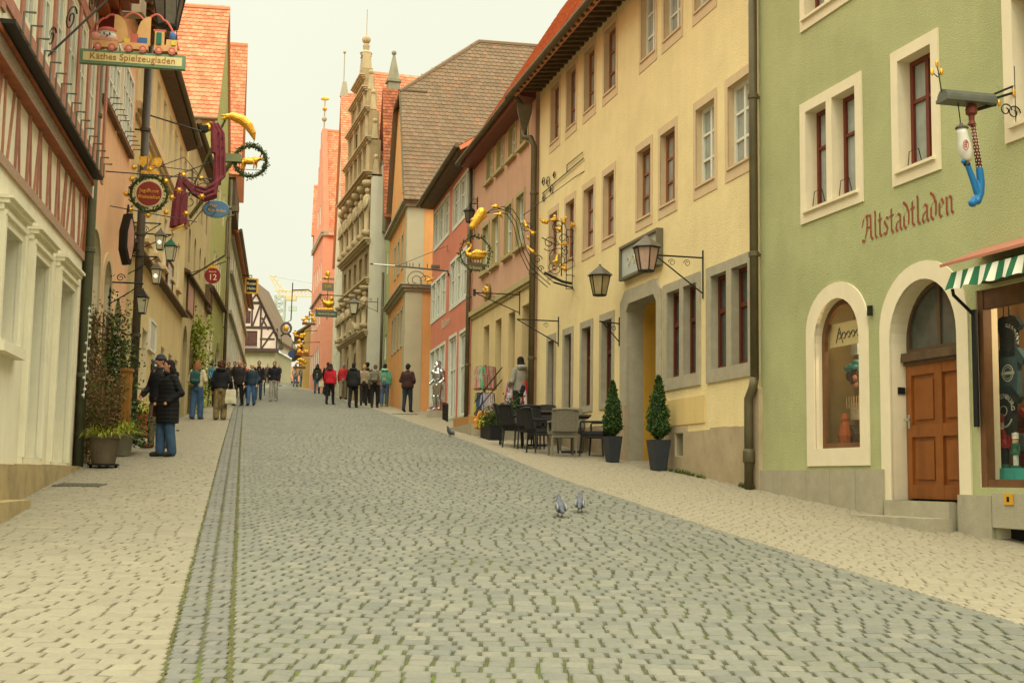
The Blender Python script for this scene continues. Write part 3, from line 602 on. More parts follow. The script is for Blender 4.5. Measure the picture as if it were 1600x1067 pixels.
# ---------- R3 pink and cream house
PK = Fac((.491, 29.98), (.491-.235*7.15, 37.13), 1)
def pink_house():
    f = PK; U1 = PK.L; root = empty('pink_house', f.P(3, f.g(3)), 'dusty pink house with a cream stone ground floor beside the yellow house', 'house')
    m_p = plaster('pink_plaster', '#c49c80', stain='#a98a66', stain_amt=.35, sscale=.6); m_c = plaster('cream_stone', '#cdb886', bump=.25); top = 11.0
    m_sur = M('khaki_surround', '#a89a6a', var=.08, rough=.9)
    t = [loop(uu(f, a, 255), uu(f, b, 255), 9.98, 11.0-.15) for a, b in ((776, 767), (794.5, 786), (819, 808.5), (839, 829))]
    t = [loop(u-.38, u+.38, 10.0, 10.85-.05) for u in (5.15, 3.85, 2.45, 1.15)]
    m = [loop(u-.4, u+.4, 7.48, 8.75) for u in (5.55, 4.3, 2.75, 1.45)]
    g = [loop(u-.37, u+.37, 4.05, 5.9) for u in (5.25, 3.75, 2.2, .75)]
    mb = MB(); wall(mb, f, [(0, 6.45), (U1, 6.45), (U1, top), (0, top)], t+m, .2, 0, 2); wall(mb, f, [(0, 2), (U1, 2), (U1, 6.45), (0, 6.45)], g, .28, 1, 1)
    body(mb, f, 0, U1, 2, top, 9); mb.build('wall', [m_p, m_c, m_sur], root)
    for h in t+m: s = MB(); u0, v0 = h[0]; u1, v1 = h[2]; ring(s, f, h, [(u0-.1, v0-.1), (u1+.1, v0-.1), (u1+.1, v1+.1), (u0-.1, v1+.1)], .02); s.fbox(f, u0-.14, u1+.14, v0-.13, v0-.05, 0, .1); s.build('window_surround', m_sur, root)
    s = MB(); s.fbox(f, 0, U1, 6.38, 6.52, -.01, .1); s.fbox(f, 0, U1, 6.30, 6.38, -.01, .05); s.build('cornice', m_sur, root)
    for h in t+m: window(f, h, root, m_white, m_glass_pale, .14, .06, 1, (.5,))
    for h in g: window(f, h, root, m_brownwood, m_glass, .26, .06, 1, (.7,))
    p = MB(); p.fbox(f, 0, U1, 1.8, 3.3, -.02, .05); p.build('stone_plinth', m_stone2, root)
    slab_roof(f, -.0, U1+.15, 11.0, .42, 19.0, -4.5, root, m_tile_or, (.19, .17, lambda a, b: b < 6))
    ev = MB(); ev.prism([f.P(0, 10.8, 0), f.P(0, 11.02, 0), f.P(0, 10.98, .42), f.P(0, 10.84, .38)], f.u*U1); ev.build('eave_board', m_redbrown, root)
    for k, (u, d) in enumerate(((4.6, 0), )):
        c = MB(); c.prism([f.P(5.0+.33*cos(a), 6.78+.26*sin(a), .03) for a in [i*2*pi/14 for i in range(14)]], f.o*.05); c.mat(1)
        for i in range(7): c.ell(f.P(5.0+random.uniform(-.25, .25), 6.8+random.uniform(-.15, .2), .09), .06, n=6, m=5)
        c.build('crest', [M('bronze', '#7a6a3a', var=.2), m_gold], root)
pink_house()
# ---------- R4 red house
RD = Fac((-1.19, 37.13), (-1.19-.21*8.1, 45.23), 1)
def red_house():
    f = RD; U1 = f.L; root = empty('red_house', f.P(4, f.g(4)), 'red rendered house with groups of white framed windows beyond the pink house', 'house'); top = 11.5
    m_r = plaster('red_plaster', '#cc8066', streak=.08); mw = M('white_surround', '#cfd0bf', var=.05, rough=.8)
    def tri(u0, u1, v0, v1, n): w = (u1-u0-.16*(n-1))/n; return [loop(u0+i*(w+.16), u0+i*(w+.16)+w, v0, v1) for i in range(n)]
    up = tri(4.55, 8.0, 9.8, 11.05, 3)+tri(.1, 3.75, 9.75, 11.0, 3); mid = tri(5.0, 8.25, 7.25, 8.5, 3)+tri(.75, 4.05, 7.2, 8.6, 3); gf = tri(4.9, 8.2, 4.3, 6.1, 3)+[loop(2.65, 4.0, 3.6, 6.15), loop(.35, 2.0, 3.6, 6.1)]
    mb = MB(); wall(mb, f, [(0, 2.5), (U1, 2.5), (U1, top), (0, top)], up+mid+gf, .16, 0, 1); body(mb, f, 0, U1, 2.5, top, 9); mb.build('wall', [m_r, mw], root)
    for h in up+mid+gf: s = MB(); u0, v0 = h[0]; u1, v1 = h[2]; ring(s, f, h, [(u0-.075, v0-.12), (u1+.075, v0-.12), (u1+.075, v1+.1), (u0-.075, v1+.1)], .02); s.build('window_surround', mw, root)
    for h in up+mid+gf: window(f, h, root, m_white, m_glass_pale, .08, .07, 1, (.6,))
    p = MB(); p.fbox(f, 0, 4.4, 2.4, 3.55, -.02, .05); p.build('stone_plinth', m_stone2, root); p = MB(); p.fbox(f, 4.4, U1, 2.4, 4.1, -.02, .03); p.build('plinth', m_r, root)
    l = MB()
    x = 5.7
    textmesh('Bäckerei', .42, f, 5.75, 6.68, .01, M('faded_white', '#cdb9a0', var=.2), 'faded_lettering', root, -1, .004, 1.2)
    rf = slab_roof(f, -.1, U1+.1, 11.45, .5, 14.2, -4, root, m_tile_or, (.19, .17, lambda a, b: b < 3))
    ev = MB(); ev.prism([f.P(0, 11.3, 0), f.P(0, 11.5, 0), f.P(0, 11.43, .5), f.P(0, 11.32, .46)], f.u*U1); ev.build('eave_board', m_darkwood, root)
red_house()
# ---------- R5 orange corner house with the big brown roof
OR_ = Fac((-4.03, 48), (-4.03-.19*7.2, 55.2), 1)
def orange_house():
    f = OR_; root = empty('orange_house', f.P(0, f.g(0)), 'orange corner house with grey corner strip under a huge brown tiled half hipped roof', 'house'); U1 = f.L; rid = 20.0; ev = 12.3; um = 3.66
    m_o = plaster('orange_plaster', '#dca264'); m_g = M('grey_strip', '#b3ab8c', var=.06, rough=.9, bump=.15)
    up = [loop(u, u+.55, 9.95, 11.2) for u in (1.5, 3.0, 4.4)]; lo = [loop(u, u+.5, 6.85, 8.2) for u in (1.2, 2.4, 3.6, 4.8)]; dr = [loop(4.6, 5.8, 4, 6.3)]
    kh = 17.2; t0 = um-(kh-ev)*(um)/(rid-ev)*1.0
    tk = (kh-ev)/(rid-ev); ua = um*tk
    mb = MB(); wall(mb, f, [(0, 3.5), (U1, 3.5), (U1, ev), (U1-ua, kh), (ua, kh), (0, ev)], up+lo, .14, 0, 1)
    # south wall faces down the street
    S = Fac(f.P(0, 0, -10)[:2], f.P(0, 0, 0)[:2], 1); D = 10
    P = f.P; mb.mat(0); mb.poly([P(0, 3.5), P(0, ev), P(0, ev, -D), P(0, 3.5, -D)]); mb.poly([P(U1, 3.5), P(U1, ev), P(U1, ev, -D), P(U1, 3.5, -D)]); mb.poly([P(0, 3.5, -D), P(U1, 3.5, -D), P(U1, ev, -D), P(um, rid, -D), P(0, ev, -D)])
    mb.build('wall', [m_o, m_g], root)
    g = MB(); so = -f.u
    g.fbox(f, -.03, .75, 3.5, ev-.05, -.0, .035); g.fbox(f, -.035, .0, 3.5, ev-.05, -.62, .0); g.build('corner_strip', m_g, root)
    for h in up+lo: g = MB(); u0, v0 = h[0]; u1, v1 = h[2]; ring(g, f, h, [(u0-.1, v0-.1), (u1+.1, v0-.1), (u1+.1, v1+.1), (u0-.1, v1+.1)], .03); g.build('window_surround', m_g, root)
    for h in up: window(f, h, root, m_white, m_glass_pale, .1, .05, 1, (.5,))
    for h in lo: window(f, h, root, m_brownwood, m_glass, .1, .05, 1, (.5,))
    c = MB()
    for v, t, q in ((8.75, .12, .10), (8.87, .1, .2), (8.97, .05, .26)): c.fbox(f, -.0-q, U1, v, v+t, -.0, q); c.fbox(f, -q, .001, v, v+t, -D, -.0)
    for v, t, q in ((12.0, .14, .12), (12.14, .12, .25)): c.fbox(f, -q, U1, v, v+t, -.0, q); c.fbox(f, -q, .001, v, v+t, -D, -.0)
    c.build('cornice', m_stone, root)
    # roof: two slopes, ridge away from the street, half hip over the street gable
    r = MB(); hipw = -3.2; e0 = -.35; sl = V(P(um, rid, 0))-V(P(e0, ev-.1, 0)); Ls = sl.length; sl.normalize(); Wd = 12.0; lk = Ls*tk
    O = P(e0, ev-.1, .22); back = -f.o; n = sl.cross(f.o).normalized()
    if n.z < 0: n = -n
    def keep(a, b): return b < lk or a > (b-lk)/(Ls-lk)*3.4
    tiles(r, O, back, sl, Wd, Ls, .22, .2, keep)
    hk = P(ua-.1, kh, .22); R_ = P(um, rid, -3.2); r.cr = .3
    r.prism([O, O+sl*lk, O+sl*Ls+back*3.4, O+sl*Ls+back*Wd, O+back*Wd], n*-.1)
    E2 = P(U1+.35, ev-.1, .22); s2 = V(P(um, rid, 0))-V(P(U1+.35, ev-.1, 0)); L2_ = s2.length; s2.normalize(); r.prism([E2, E2+s2*L2_*tk, E2+s2*L2_+back*3.4, E2+s2*L2_+back*Wd, E2+back*Wd], (0, 0, -.1))
    a_ = O+sl*lk; b_ = E2+s2*L2_*tk; c_ = O+sl*Ls+back*3.4; r.cr = .6; r.prism([a_, b_, c_], n*-.08); r.tube([a_, c_], .09, 6); r.tube([c_, c_+back*9], .1, 6)
    hp = b_-a_; hv = c_-(a_+b_)/2; tiles(r, a_+V((0, 0, .03)), hp, hv, hp.length, hv.length, .22, .2, lambda a, b: abs(a-hp.length/2) < hp.length/2*(1-b/hv.length))
    r.build('roof', m_tile_br, root)
    d = MB(); d.cr = .6; q = O+back*5.2; P0 = q+sl*.6; d.prism([P0, P0+back*1.5, P0+back*1.5+sl*3.2+n*.05, P0+sl*3.2+n*.05], n*.5); tiles(d, P0+n*.52-sl*.1, back, sl-n*.13, 1.5, 3.3, .2, .17); d.build('dormer', m_tile_br, root)
    w = MB(); w.tube([O+sl*lk*.05, O+sl*lk], .045, 5); w.tube([a_+V((0, 0, .05)), a_+back*1.1+V((0, 0, .05))], .05, 6); w.build('verge_trim', m_gutter, root)
orange_house()
# ---------- R6 narrow pale green house
LG = Fac((-5.41, 55.25), (-5.67-.1, 57.2), 1)
def narrow_house():
    f = LG; root = empty('narrow_green_house', f.P(1, f.g(1)), 'narrow pale green house squeezed between the orange house and the stone gable house', 'house'); U1 = f.L
    wn = [loop(.6, 1.2, 10.7, 11.7), loop(.55, 1.3, 6.9, 8.0)]; mb = MB(); wall(mb, f, [(0, 4), (U1, 4), (U1, 13.3), (0, 13.3)], wn, .12, 0, 1); body(mb, f, 0, U1, 4, 13.3, 10); m_g = plaster('pale_green_plaster', '#a9b180'); mb.build('wall', [m_g, m_white], root)
    for h in wn: window(f, h, root, m_white, m_glass, .1, .06, 1, (.5,))
    S0 = Fac((-5.05, 57.25), (-7.5, 57.6), 1)
    r = MB(); O = f.P(-.3, 13.0, .3); sl = (f.u*2.8+V((0, 0, 6.6))); n = sl.cross(-f.o).normalized()
    tiles(r, O, -f.o, sl, 9, sl.length, .2, .18); r.cr = .4; r.prism([O, O+sl, O+sl-f.o*9, O-f.o*9], f.u*.15); r.prism([O+sl+f.u*.15, O+sl+f.u*2.4-V((0, 0, 4.5)), O+sl+f.u*2.4-V((0, 0, 4.5))-f.o*9, O+sl+f.u*.15-f.o*9], f.u*.1); r.build('roof', m_tile_rd, root)
narrow_house()
# ---------- R7 stone gable house
ST = Fac((-6.58, 57.7), (-6.58-.29*7.68, 65.38), 1)
def stone_house():
    f = ST; o_ = f.P; f.P = lambda u, v, w=0: o_(u, v if v < 15.6 else 15.6+(v-15.6)*.76, w); U1 = f.L; root = empty('stone_gable_house', f.P(4, f.g(4)), 'ornate weathered stone house with tall stepped gable, carved figures and twin arched doors', 'house')
    m_s = M('carved_stone', '#a8946c', rough=.95, var=.22, scale=2.2, bump=.4, bscale=22, streak=.2, stain='#74663f', stain_amt=.5, sscale=1.0); m_s2 = M('pale_stone', '#b4a27c', rough=.95, var=.15, scale=3, bump=.3, bscale=25, streak=.15)
    e = 15.6; P = f.P; um = U1/2
    st = [(0, 15.6), (.55, 15.6), (.55, 17.9), (1.15, 17.9), (1.15, 20.0), (1.95, 20.0), (1.95, 21.6), (2.75, 21.6), (2.75, 22.7), (3.35, 22.7), (3.35, 23.6)]
    out = [(0, 4)]+st+[(U1-u, v) for u, v in reversed(st)]+[(U1, 4)]
    rows = [(10.9, 12.0, 5), (13.15, 14.7, 5), (8.7, 10.3, 5)]; holes = []
    for v0, v1, n in rows:
        for i in range(n): c = .85+(U1-1.7)*i/(n-1); holes.append(loop(c-.38, c+.38, v0, v1))
    for c, v0, v1 in ((2.9, 16.2, 17.4), (4.0, 16.2, 17.4), (5.1, 16.2, 17.4), (3.3, 18.5, 19.6), (4.7, 18.5, 19.6), (4.0, 20.4, 21.3)): holes.append(loop(c-.28, c+.28, v0, v1))
    arch = [loop(2.0, 3.35, 4, 7.6, .9), loop(4.0, 5.35, 4, 7.6, .9)]
    mb = MB(); wall(mb, f, out, holes+arch, .3, 0, 0); mb.mat(0)
    # gable thickness
    for i in range(1, len(out)-2):
        a, b = out[i], out[i+1]; mb.poly([P(*a), P(*b), P(*b, -.5), P(*a, -.5)])
    mb.poly([P(u, v, -.5) for u, v in out])
    body(mb, f, .0, U1, 4, 15.3, 12, 1, -.5); mb.build('wall', [m_s, plaster('whitewash', '#c9c8a6')], root)
    sw = MB(); sw.fbox(f, -.03, .0, 4, 15.5, -12, -.0); sw.fbox(f, -.05, .5, 13.5, 16.2, -1.6, -.51); sw.build('side_wall', plaster('side_whitewash', '#cdc9b2'), root)
    pn = MB(); pn.fbox(f, -.25, .35, 12.9, 16.3, -1.3, -.55)
    c0 = P(.05, 16.3, -.92); pn.box(c0+V((0, 0, .08)), (.8, .8, .16), f.ax()); pn.box(c0+V((0, 0, 2.0)), (.62, .62, 3.7), f.ax(), taper=.85); pn.box(c0+V((0, 0, 3.92)), (.66, .66, .14), f.ax()); pn.box(c0+V((0, 0, 4.6)), (.5, .5, 1.2), f.ax(), taper=.2); pn.ell(c0+V((0, 0, 5.3)), .12, n=8, m=6)
    pn.build('corner_pinnacle', M('grey_pinnacle', '#8f8a70', var=.15, streak=.2, bump=.2), root)
    c = MB()
    def corn(v, u0, u1, q=.28):
        for k, (dv, t, w) in enumerate(((0, .1, q*.4), (.1, .1, q*.7), (.2, .1, q))): c.fbox(f, u0-w*.5, u1+w*.5, v+dv, v+dv+t, -.02, w)
    for v, q in ((8.1, .22), (10.5, .2), (12.3, .3), (15.45, .42)): c = MB(); corn(v, 0, U1, q); c.build('cornice', m_s2, root)
    for v, i in ((17.8, .55), (19.9, 1.15), (21.5, 1.95), (22.6, 2.75)): c = MB(); corn(v, i-.05, U1-i+.05, .26); c.build('cornice', m_s2, root)
    for v0, v1 in ((8.5, 10.4), (12.75, 15.3)):                     # carved figures between the windows
        for i in range(6):
            u = (U1-1.7)/8*(2*i-1)+.85; u = min(max(u, .22), U1-.22); h = v1-v0; fg = MB(); fg.cs = True; ax = (f.u, f.o, f.z); b = lambda z: P(u, v0+h*z, .13)
            fg.lathe([(.20, 0), (.22, h*.08), (.11, h*.12), (.13, h*.42), (.2, h*.5), (.21, h*.62), (.19, h*.7), (.07, h*.75)], P(u, v0, .13), 8, ax); fg.ell(b(.82), (.12, .12, .15), n=8, m=6); fg.lathe([(.12, h*.88), (.24, h*.93), (.26, h)], P(u, v0, .13), 8, ax)
            for s in (-1, 1): fg.tube([b(.66)+f.u*.2*s, b(.55)+f.u*.27*s+f.o*.05, b(.45)+f.u*.12*s+f.o*.14], .06, 6)
            fg.build('carved_figure', m_s2, root)
    for v0, v1, i in ((16.0, 17.8, .75), (18.3, 19.9, 1.4), (20.4, 21.5, 2.2)):
        n = 6 if i < 1 else 4 if i < 2 else 3
        for k in range(n): u = i+(U1-2*i)*k/(n-1); pl = MB(); pl.fbox(f, u-.12, u+.12, v0, v1, 0, .12); pl.fbox(f, u-.15, u+.15, v1-.15, v1-.003, 0, .15); pl.build('pilaster', m_s2, root)
    for i, v in ((.28, 15.75), (.85, 18.2), (1.55, 20.3), (2.35, 21.9)):   # finials and volutes on the steps
        for u in (i, U1-i): pl = MB(); pl.box(P(u, v+.45, -.25), (.26, .3, .9), f.ax(), taper=.4); pl.ell(P(u, v+1.0, -.25), .13, n=8, m=6); pl.build('step_finial', m_s2, root)
    pl = MB()
    for k, (r0, z0, z1) in enumerate(((.42, 23.6, 24.6), (.28, 24.6, 24.75))): pl.box(P(um, (z0+z1)/2, -.25), (r0*2, .5, z1-z0), f.ax(), taper=.75)
    pl.build('gable_crown', m_s2, root)
    fi = MB(); fi.lathe([(.26, -.02), (.32, .1), (.14, .25), (.18, .5), (.09, .6)], P(um, 24.7, -.25), 10); fi.ell(P(um, 25.75, -.25), .22, n=10, m=8); fi.tube([P(um, 25.9, -.25), P(um, 27.8, -.25)], .02, 5); fi.build('finial', m_s2, root)
    for h in holes: window(f, h, root, m_darkwood, m_glass, .2, .06, 1, (.55,))
    for h in arch: a = MB(); a.poly([P(u, v, -.28) for u, v in h]); a.build('door', m_darkwood, root)
    po = MB(); ring(po, f, arch[0], [(1.75, 4), (3.6, 4)]+[(2.675+.93*cos(pi*i/12), 6.7+1.2*sin(pi*i/12)) for i in range(13)], .08); ring(po, f, arch[1], [(3.75, 4), (5.6, 4)]+[(4.675+.93*cos(pi*i/12), 6.7+1.2*sin(pi*i/12)) for i in range(13)], .08)
    for u in (1.5, 3.675, 5.85): po.fbox(f, u-.16, u+.16, 4, 8.05, 0, .22)
    po.prism([P(1.3, 8.4, .05), P(6.05, 8.4, .05), P(3.67, 9.3, .05)], f.o*.2); po.build('portal', m_s2, root)
    r = MB(); O = P(.1, 15.0, -.45); sl = P(um, 23.6, -.45)-O; tiles(r, O, -f.o, sl, 12, sl.length, .22, .2); r.cr = .5; r.prism([O, O+sl, O+sl-f.o*12, O-f.o*12], f.u*.15); O2 = P(U1-.1, 15.0, -.45); r.prism([O2, O+sl+f.u*.2, O+sl-f.o*12+f.u*.2, O2-f.o*12], V((0, 0, -.15))); r.build('roof', m_tile_or, root)
stone_house()
# ---------- R8 white gable house, R9 salmon house, R10 yellow house, far row
def gable_house(f, name, label, wallm, v0, ev, rid, D, roofm, holes=(), wf=None, wg=None, steps=False, trims=None, tile=(.22, .2), over=.15, rev=None, wd=.1):
    root = empty(name, f.P(f.L/2, f.g(f.L/2)), label, 'house'); U1 = f.L; um = U1/2; P = f.P; out = [(0, v0), (U1, v0), (U1, ev), (um, rid), (0, ev)]
    if steps:
        n = 7; out = [(0, v0), (U1, v0)]
        for i in range(n): out += [(U1-um*i/n, ev+(rid-ev)*(i+1)/n), (U1-um*(i+1)/n, ev+(rid-ev)*(i+1)/n)]
        for i in range(n-1, -1, -1): out += [(um*(i+1)/n, ev+(rid-ev)*(i+1)/n), (um*i/n, ev+(rid-ev)*(i+1)/n)]
        out = [p for i, p in enumerate(out) if i == 0 or p != out[i-1]]; out.append((0, ev))
    mb = MB(); wall(mb, f, out, list(holes), wd+.02, 0, 1); mb.mat(0)
    for i in range(1, len(out)-1): a, b = out[i], out[i+1]; mb.poly([P(*a), P(*b), P(*b, -.35), P(*a, -.35)])
    mb.poly([P(u, v, -.36) for u, v in out]); body(mb, f, 0, U1, v0, ev, D, 0); mb.poly([P(0, ev, -D), P(U1, ev, -D), P(um, rid, -D)]); mb.build('wall', [wallm, rev or m_white], root)
    for h in holes: window(f, h, root, wf or m_white, wg or m_glass, wd, .06, 1, (.55,))
    r = MB(); w0 = -.3 if steps else over; hh = -.0 if steps else 0
    for s in (0, 1):
        O = P(-.2 if s == 0 else U1+.2, ev-.25, w0); sl = P(um, rid+hh, w0)-O; back = -f.o; n = sl.cross(back).normalized(); n = -n if n.z < 0 else n; r.cr = .5
        r.prism([O, O+sl, O+sl+back*(D-.3), O+back*(D-.3)], n*-.12)
        if s == 0: tiles(r, O+n*.01, back, sl, D-.3, sl.length, *tile)
    r.tube([P(um, rid+.02, w0), P(um, rid+.02, -D)], .1, 6); r.build('roof', roofm, root); return root
W8 = Fac((-8.82, 65.40), (-11.0, 78), 1)
gable_house(W8, 'white_gable_house', 'narrow white house with pointed gable between the stone house and the salmon house', plaster('white_plaster', '#cfccae'), 4.5, 14.8, 23.6, 10, m_tile_or, [loop(u, u+.9, v, v+1.4) for v in (7.2, 9.6, 11.9) for u in (1.0, 3.2, 5.4, 7.6, 10)]+[loop(u, u+.8, v, v+1.2) for v in (15.2, 17.6) for u in (4.4, 6.0, 7.6)])
fw = MB(); fw.tube([W8.P(W8.L/2, 23.5, 0), W8.P(W8.L/2, 26, 0)], .03, 5); fw.ell(W8.P(W8.L/2, 26.1, 0), .09, n=8, m=6); fw.box(W8.P(W8.L/2, 23.9, -.05), (.5, .3, .9), taper=.4)
tag(fw.build('roof_finial', m_stone), 'grey stone finial with thin rod on the white pointed gable', 'finial')
S9 = Fac((-12.05, 80), (-12.05-.24*7.6, 87.6), 1)
m_salm = plaster('salmon_plaster', '#da987a')
r9 = gable_house(S9, 'salmon_house', 'tall salmon red house with steep orange roof and stepped gable', m_salm, 5.5, 17.2, 24.8, 12, m_tile_or, [loop(u, u+.6, v, v+1.3) for v in (8.6, 11.4, 14.2) for u in (.7, 2.1, 3.5, 4.9, 6.3)]+[loop(2.6, 3.2, 18.2, 19.5), loop(4.3, 4.9, 18.2, 19.5)], steps=True)
mb = MB()
for v in (13.2, 16.95, 17.15): mb.fbox(S9, -.06, S9.L, v, v+.12, -.0, .14)
mb.fbox(S9, -.14, -.0, 16.95, 17.25, -9, 0); mb.fbox(S9, -.05, 0, 14.2, 14.3, -3, 0); mb.build('cornice', m_stone, r9)
mb = MB(); mb.tube([S9.P(S9.L/2, 24.7, -.15), S9.P(S9.L/2, 27, -.15)], .05, 5); mb.ell(S9.P(S9.L/2, 25.6, -.15), .18, n=8, m=6); mb.mat(1); mb.ell(S9.P(S9.L/2, 26.3, -.15), .16, n=8, m=6); mb.ell(S9.P(S9.L/2, 27, -.15), (.3, .05, .14), n=8, m=6); mb.build('weather_vane', [m_stone, m_gold], r9)
Y10 = Fac((-13.9, 87.7), (-14.55, 92.5), 1)
gable_house(Y10, 'ochre_house', 'ochre yellow house seen edge on beyond the salmon house', plaster('ochre_front', '#c6a863'), 6, 18.6, 22.4, 10, m_tile_or, [loop(u, u+.6, v, v+1.3) for v in (9.2, 12, 15) for u in (.5, 1.8, 3.1)])
def eave_house(f, name, label, wallm, v0, ev, rid, D, roofm, holes, cat='house', wf=None, wg=None, plinth=None, tile=None, over=.35):
    root = empty(name, f.P(f.L/2, f.g(f.L/2)), label, cat); mb = MB(); wall(mb, f, [(0, v0), (f.L, v0), (f.L, ev), (0, ev)], holes, .12, 0, 1); body(mb, f, 0, f.L, v0, ev, D)
    P = f.P
    for u in (0, f.L): mb.mat(0); mb.poly([P(u, ev), P(u, rid, -D/2), P(u, ev, -D)])
    mb.build('wall', [wallm, m_white], root)
    for h in holes: window(f, h, root, wf or m_white, wg or m_glass, .1, .06, 1, (.55,))
    slab_roof(f, -.1, f.L+.1, ev-.15, over, rid, -D/2, root, roofm, tile); return root
F11 = Fac((-15.2, 93), (-16.55, 101), 1)
h11 = eave_house(F11, 'low_ochre_house', 'low ochre house with shallow roof further up the street on the right', plaster('dull_ochre', '#b79a5c'), 7, 12.4, 15.4, 8, m_tile_br, [loop(u, u+.7, v, v+1.1) for v in (9.0, 10.8) for u in (.8, 2.5, 4.2, 5.9)], over=.6)
F12 = Fac((-16.8, 102), (-18.6, 112), 1)
eave_house(F12, 'distant_cream_house', 'small cream house at the upper end of the right side', plaster('dull_cream', '#c0aa78'), 8, 12.0, 15, 8, m_tile_br, [loop(u, u+.8, v, v+.9) for v in (9.7, 11) for u in (1, 3.2, 5.4, 7.6)], over=.6)
# drainpipes on the right
pipe(YH, -.02, 3.12, 11, .1, .062, 'brown drainpipe between the green house and the yellow house', collars=(4.9, 7.2, 9.2), extra=lambda r: (lambda mb: (mb.tube([YH.P(-.02, 3.15, .1), YH.P(.0, 3.0, .12), YH.P(.1, 2.85, .14), YH.P(.1, 2.7, .14), YH.P(.1, 1.58, .14)], .064, 12), mb.lathe([(.07, -.1), (.085, -.08), (.085, .06), (.07, .1)], YH.P(.1, 2.05, .14), 12), mb.build('foot_pipe', m_gutter, r, smooth=True)))(MB()))
pipe(YH, 12.05, 2.6, 9.55, .12, .07, 'brown drainpipe with funnel head between the yellow house and the pink house', top=[YH.P(12.1, 9.75, .2), YH.P(12.3, 9.8, .3), YH.P(12.3, 10.0, .3)], collars=(4.5, 6.5, 8.4),
     extra=lambda r: (lambda mb: (mb.lathe([(.08, 0), (.1, .1), (.24, .5), (.26, .62)], YH.P(12.3, 9.95, .3), 4), mb.tube([YH.P(12.3, 10.5, .3), YH.P(12.3, 10.75, .5), YH.P(12.35, 10.85, .65)], .06, 8), mb.build('funnel', m_gutter, r)))(MB()))
pipe(RD, .05, 3.3, 11.3, .1, .065, 'brown drainpipe between the pink house and the red house', collars=(5, 7, 9.4))
pipe(LG, 1.75, 4.9, 10.9, .12, .06, 'dark drainpipe beside the ornate stone house', collars=(6.5,))
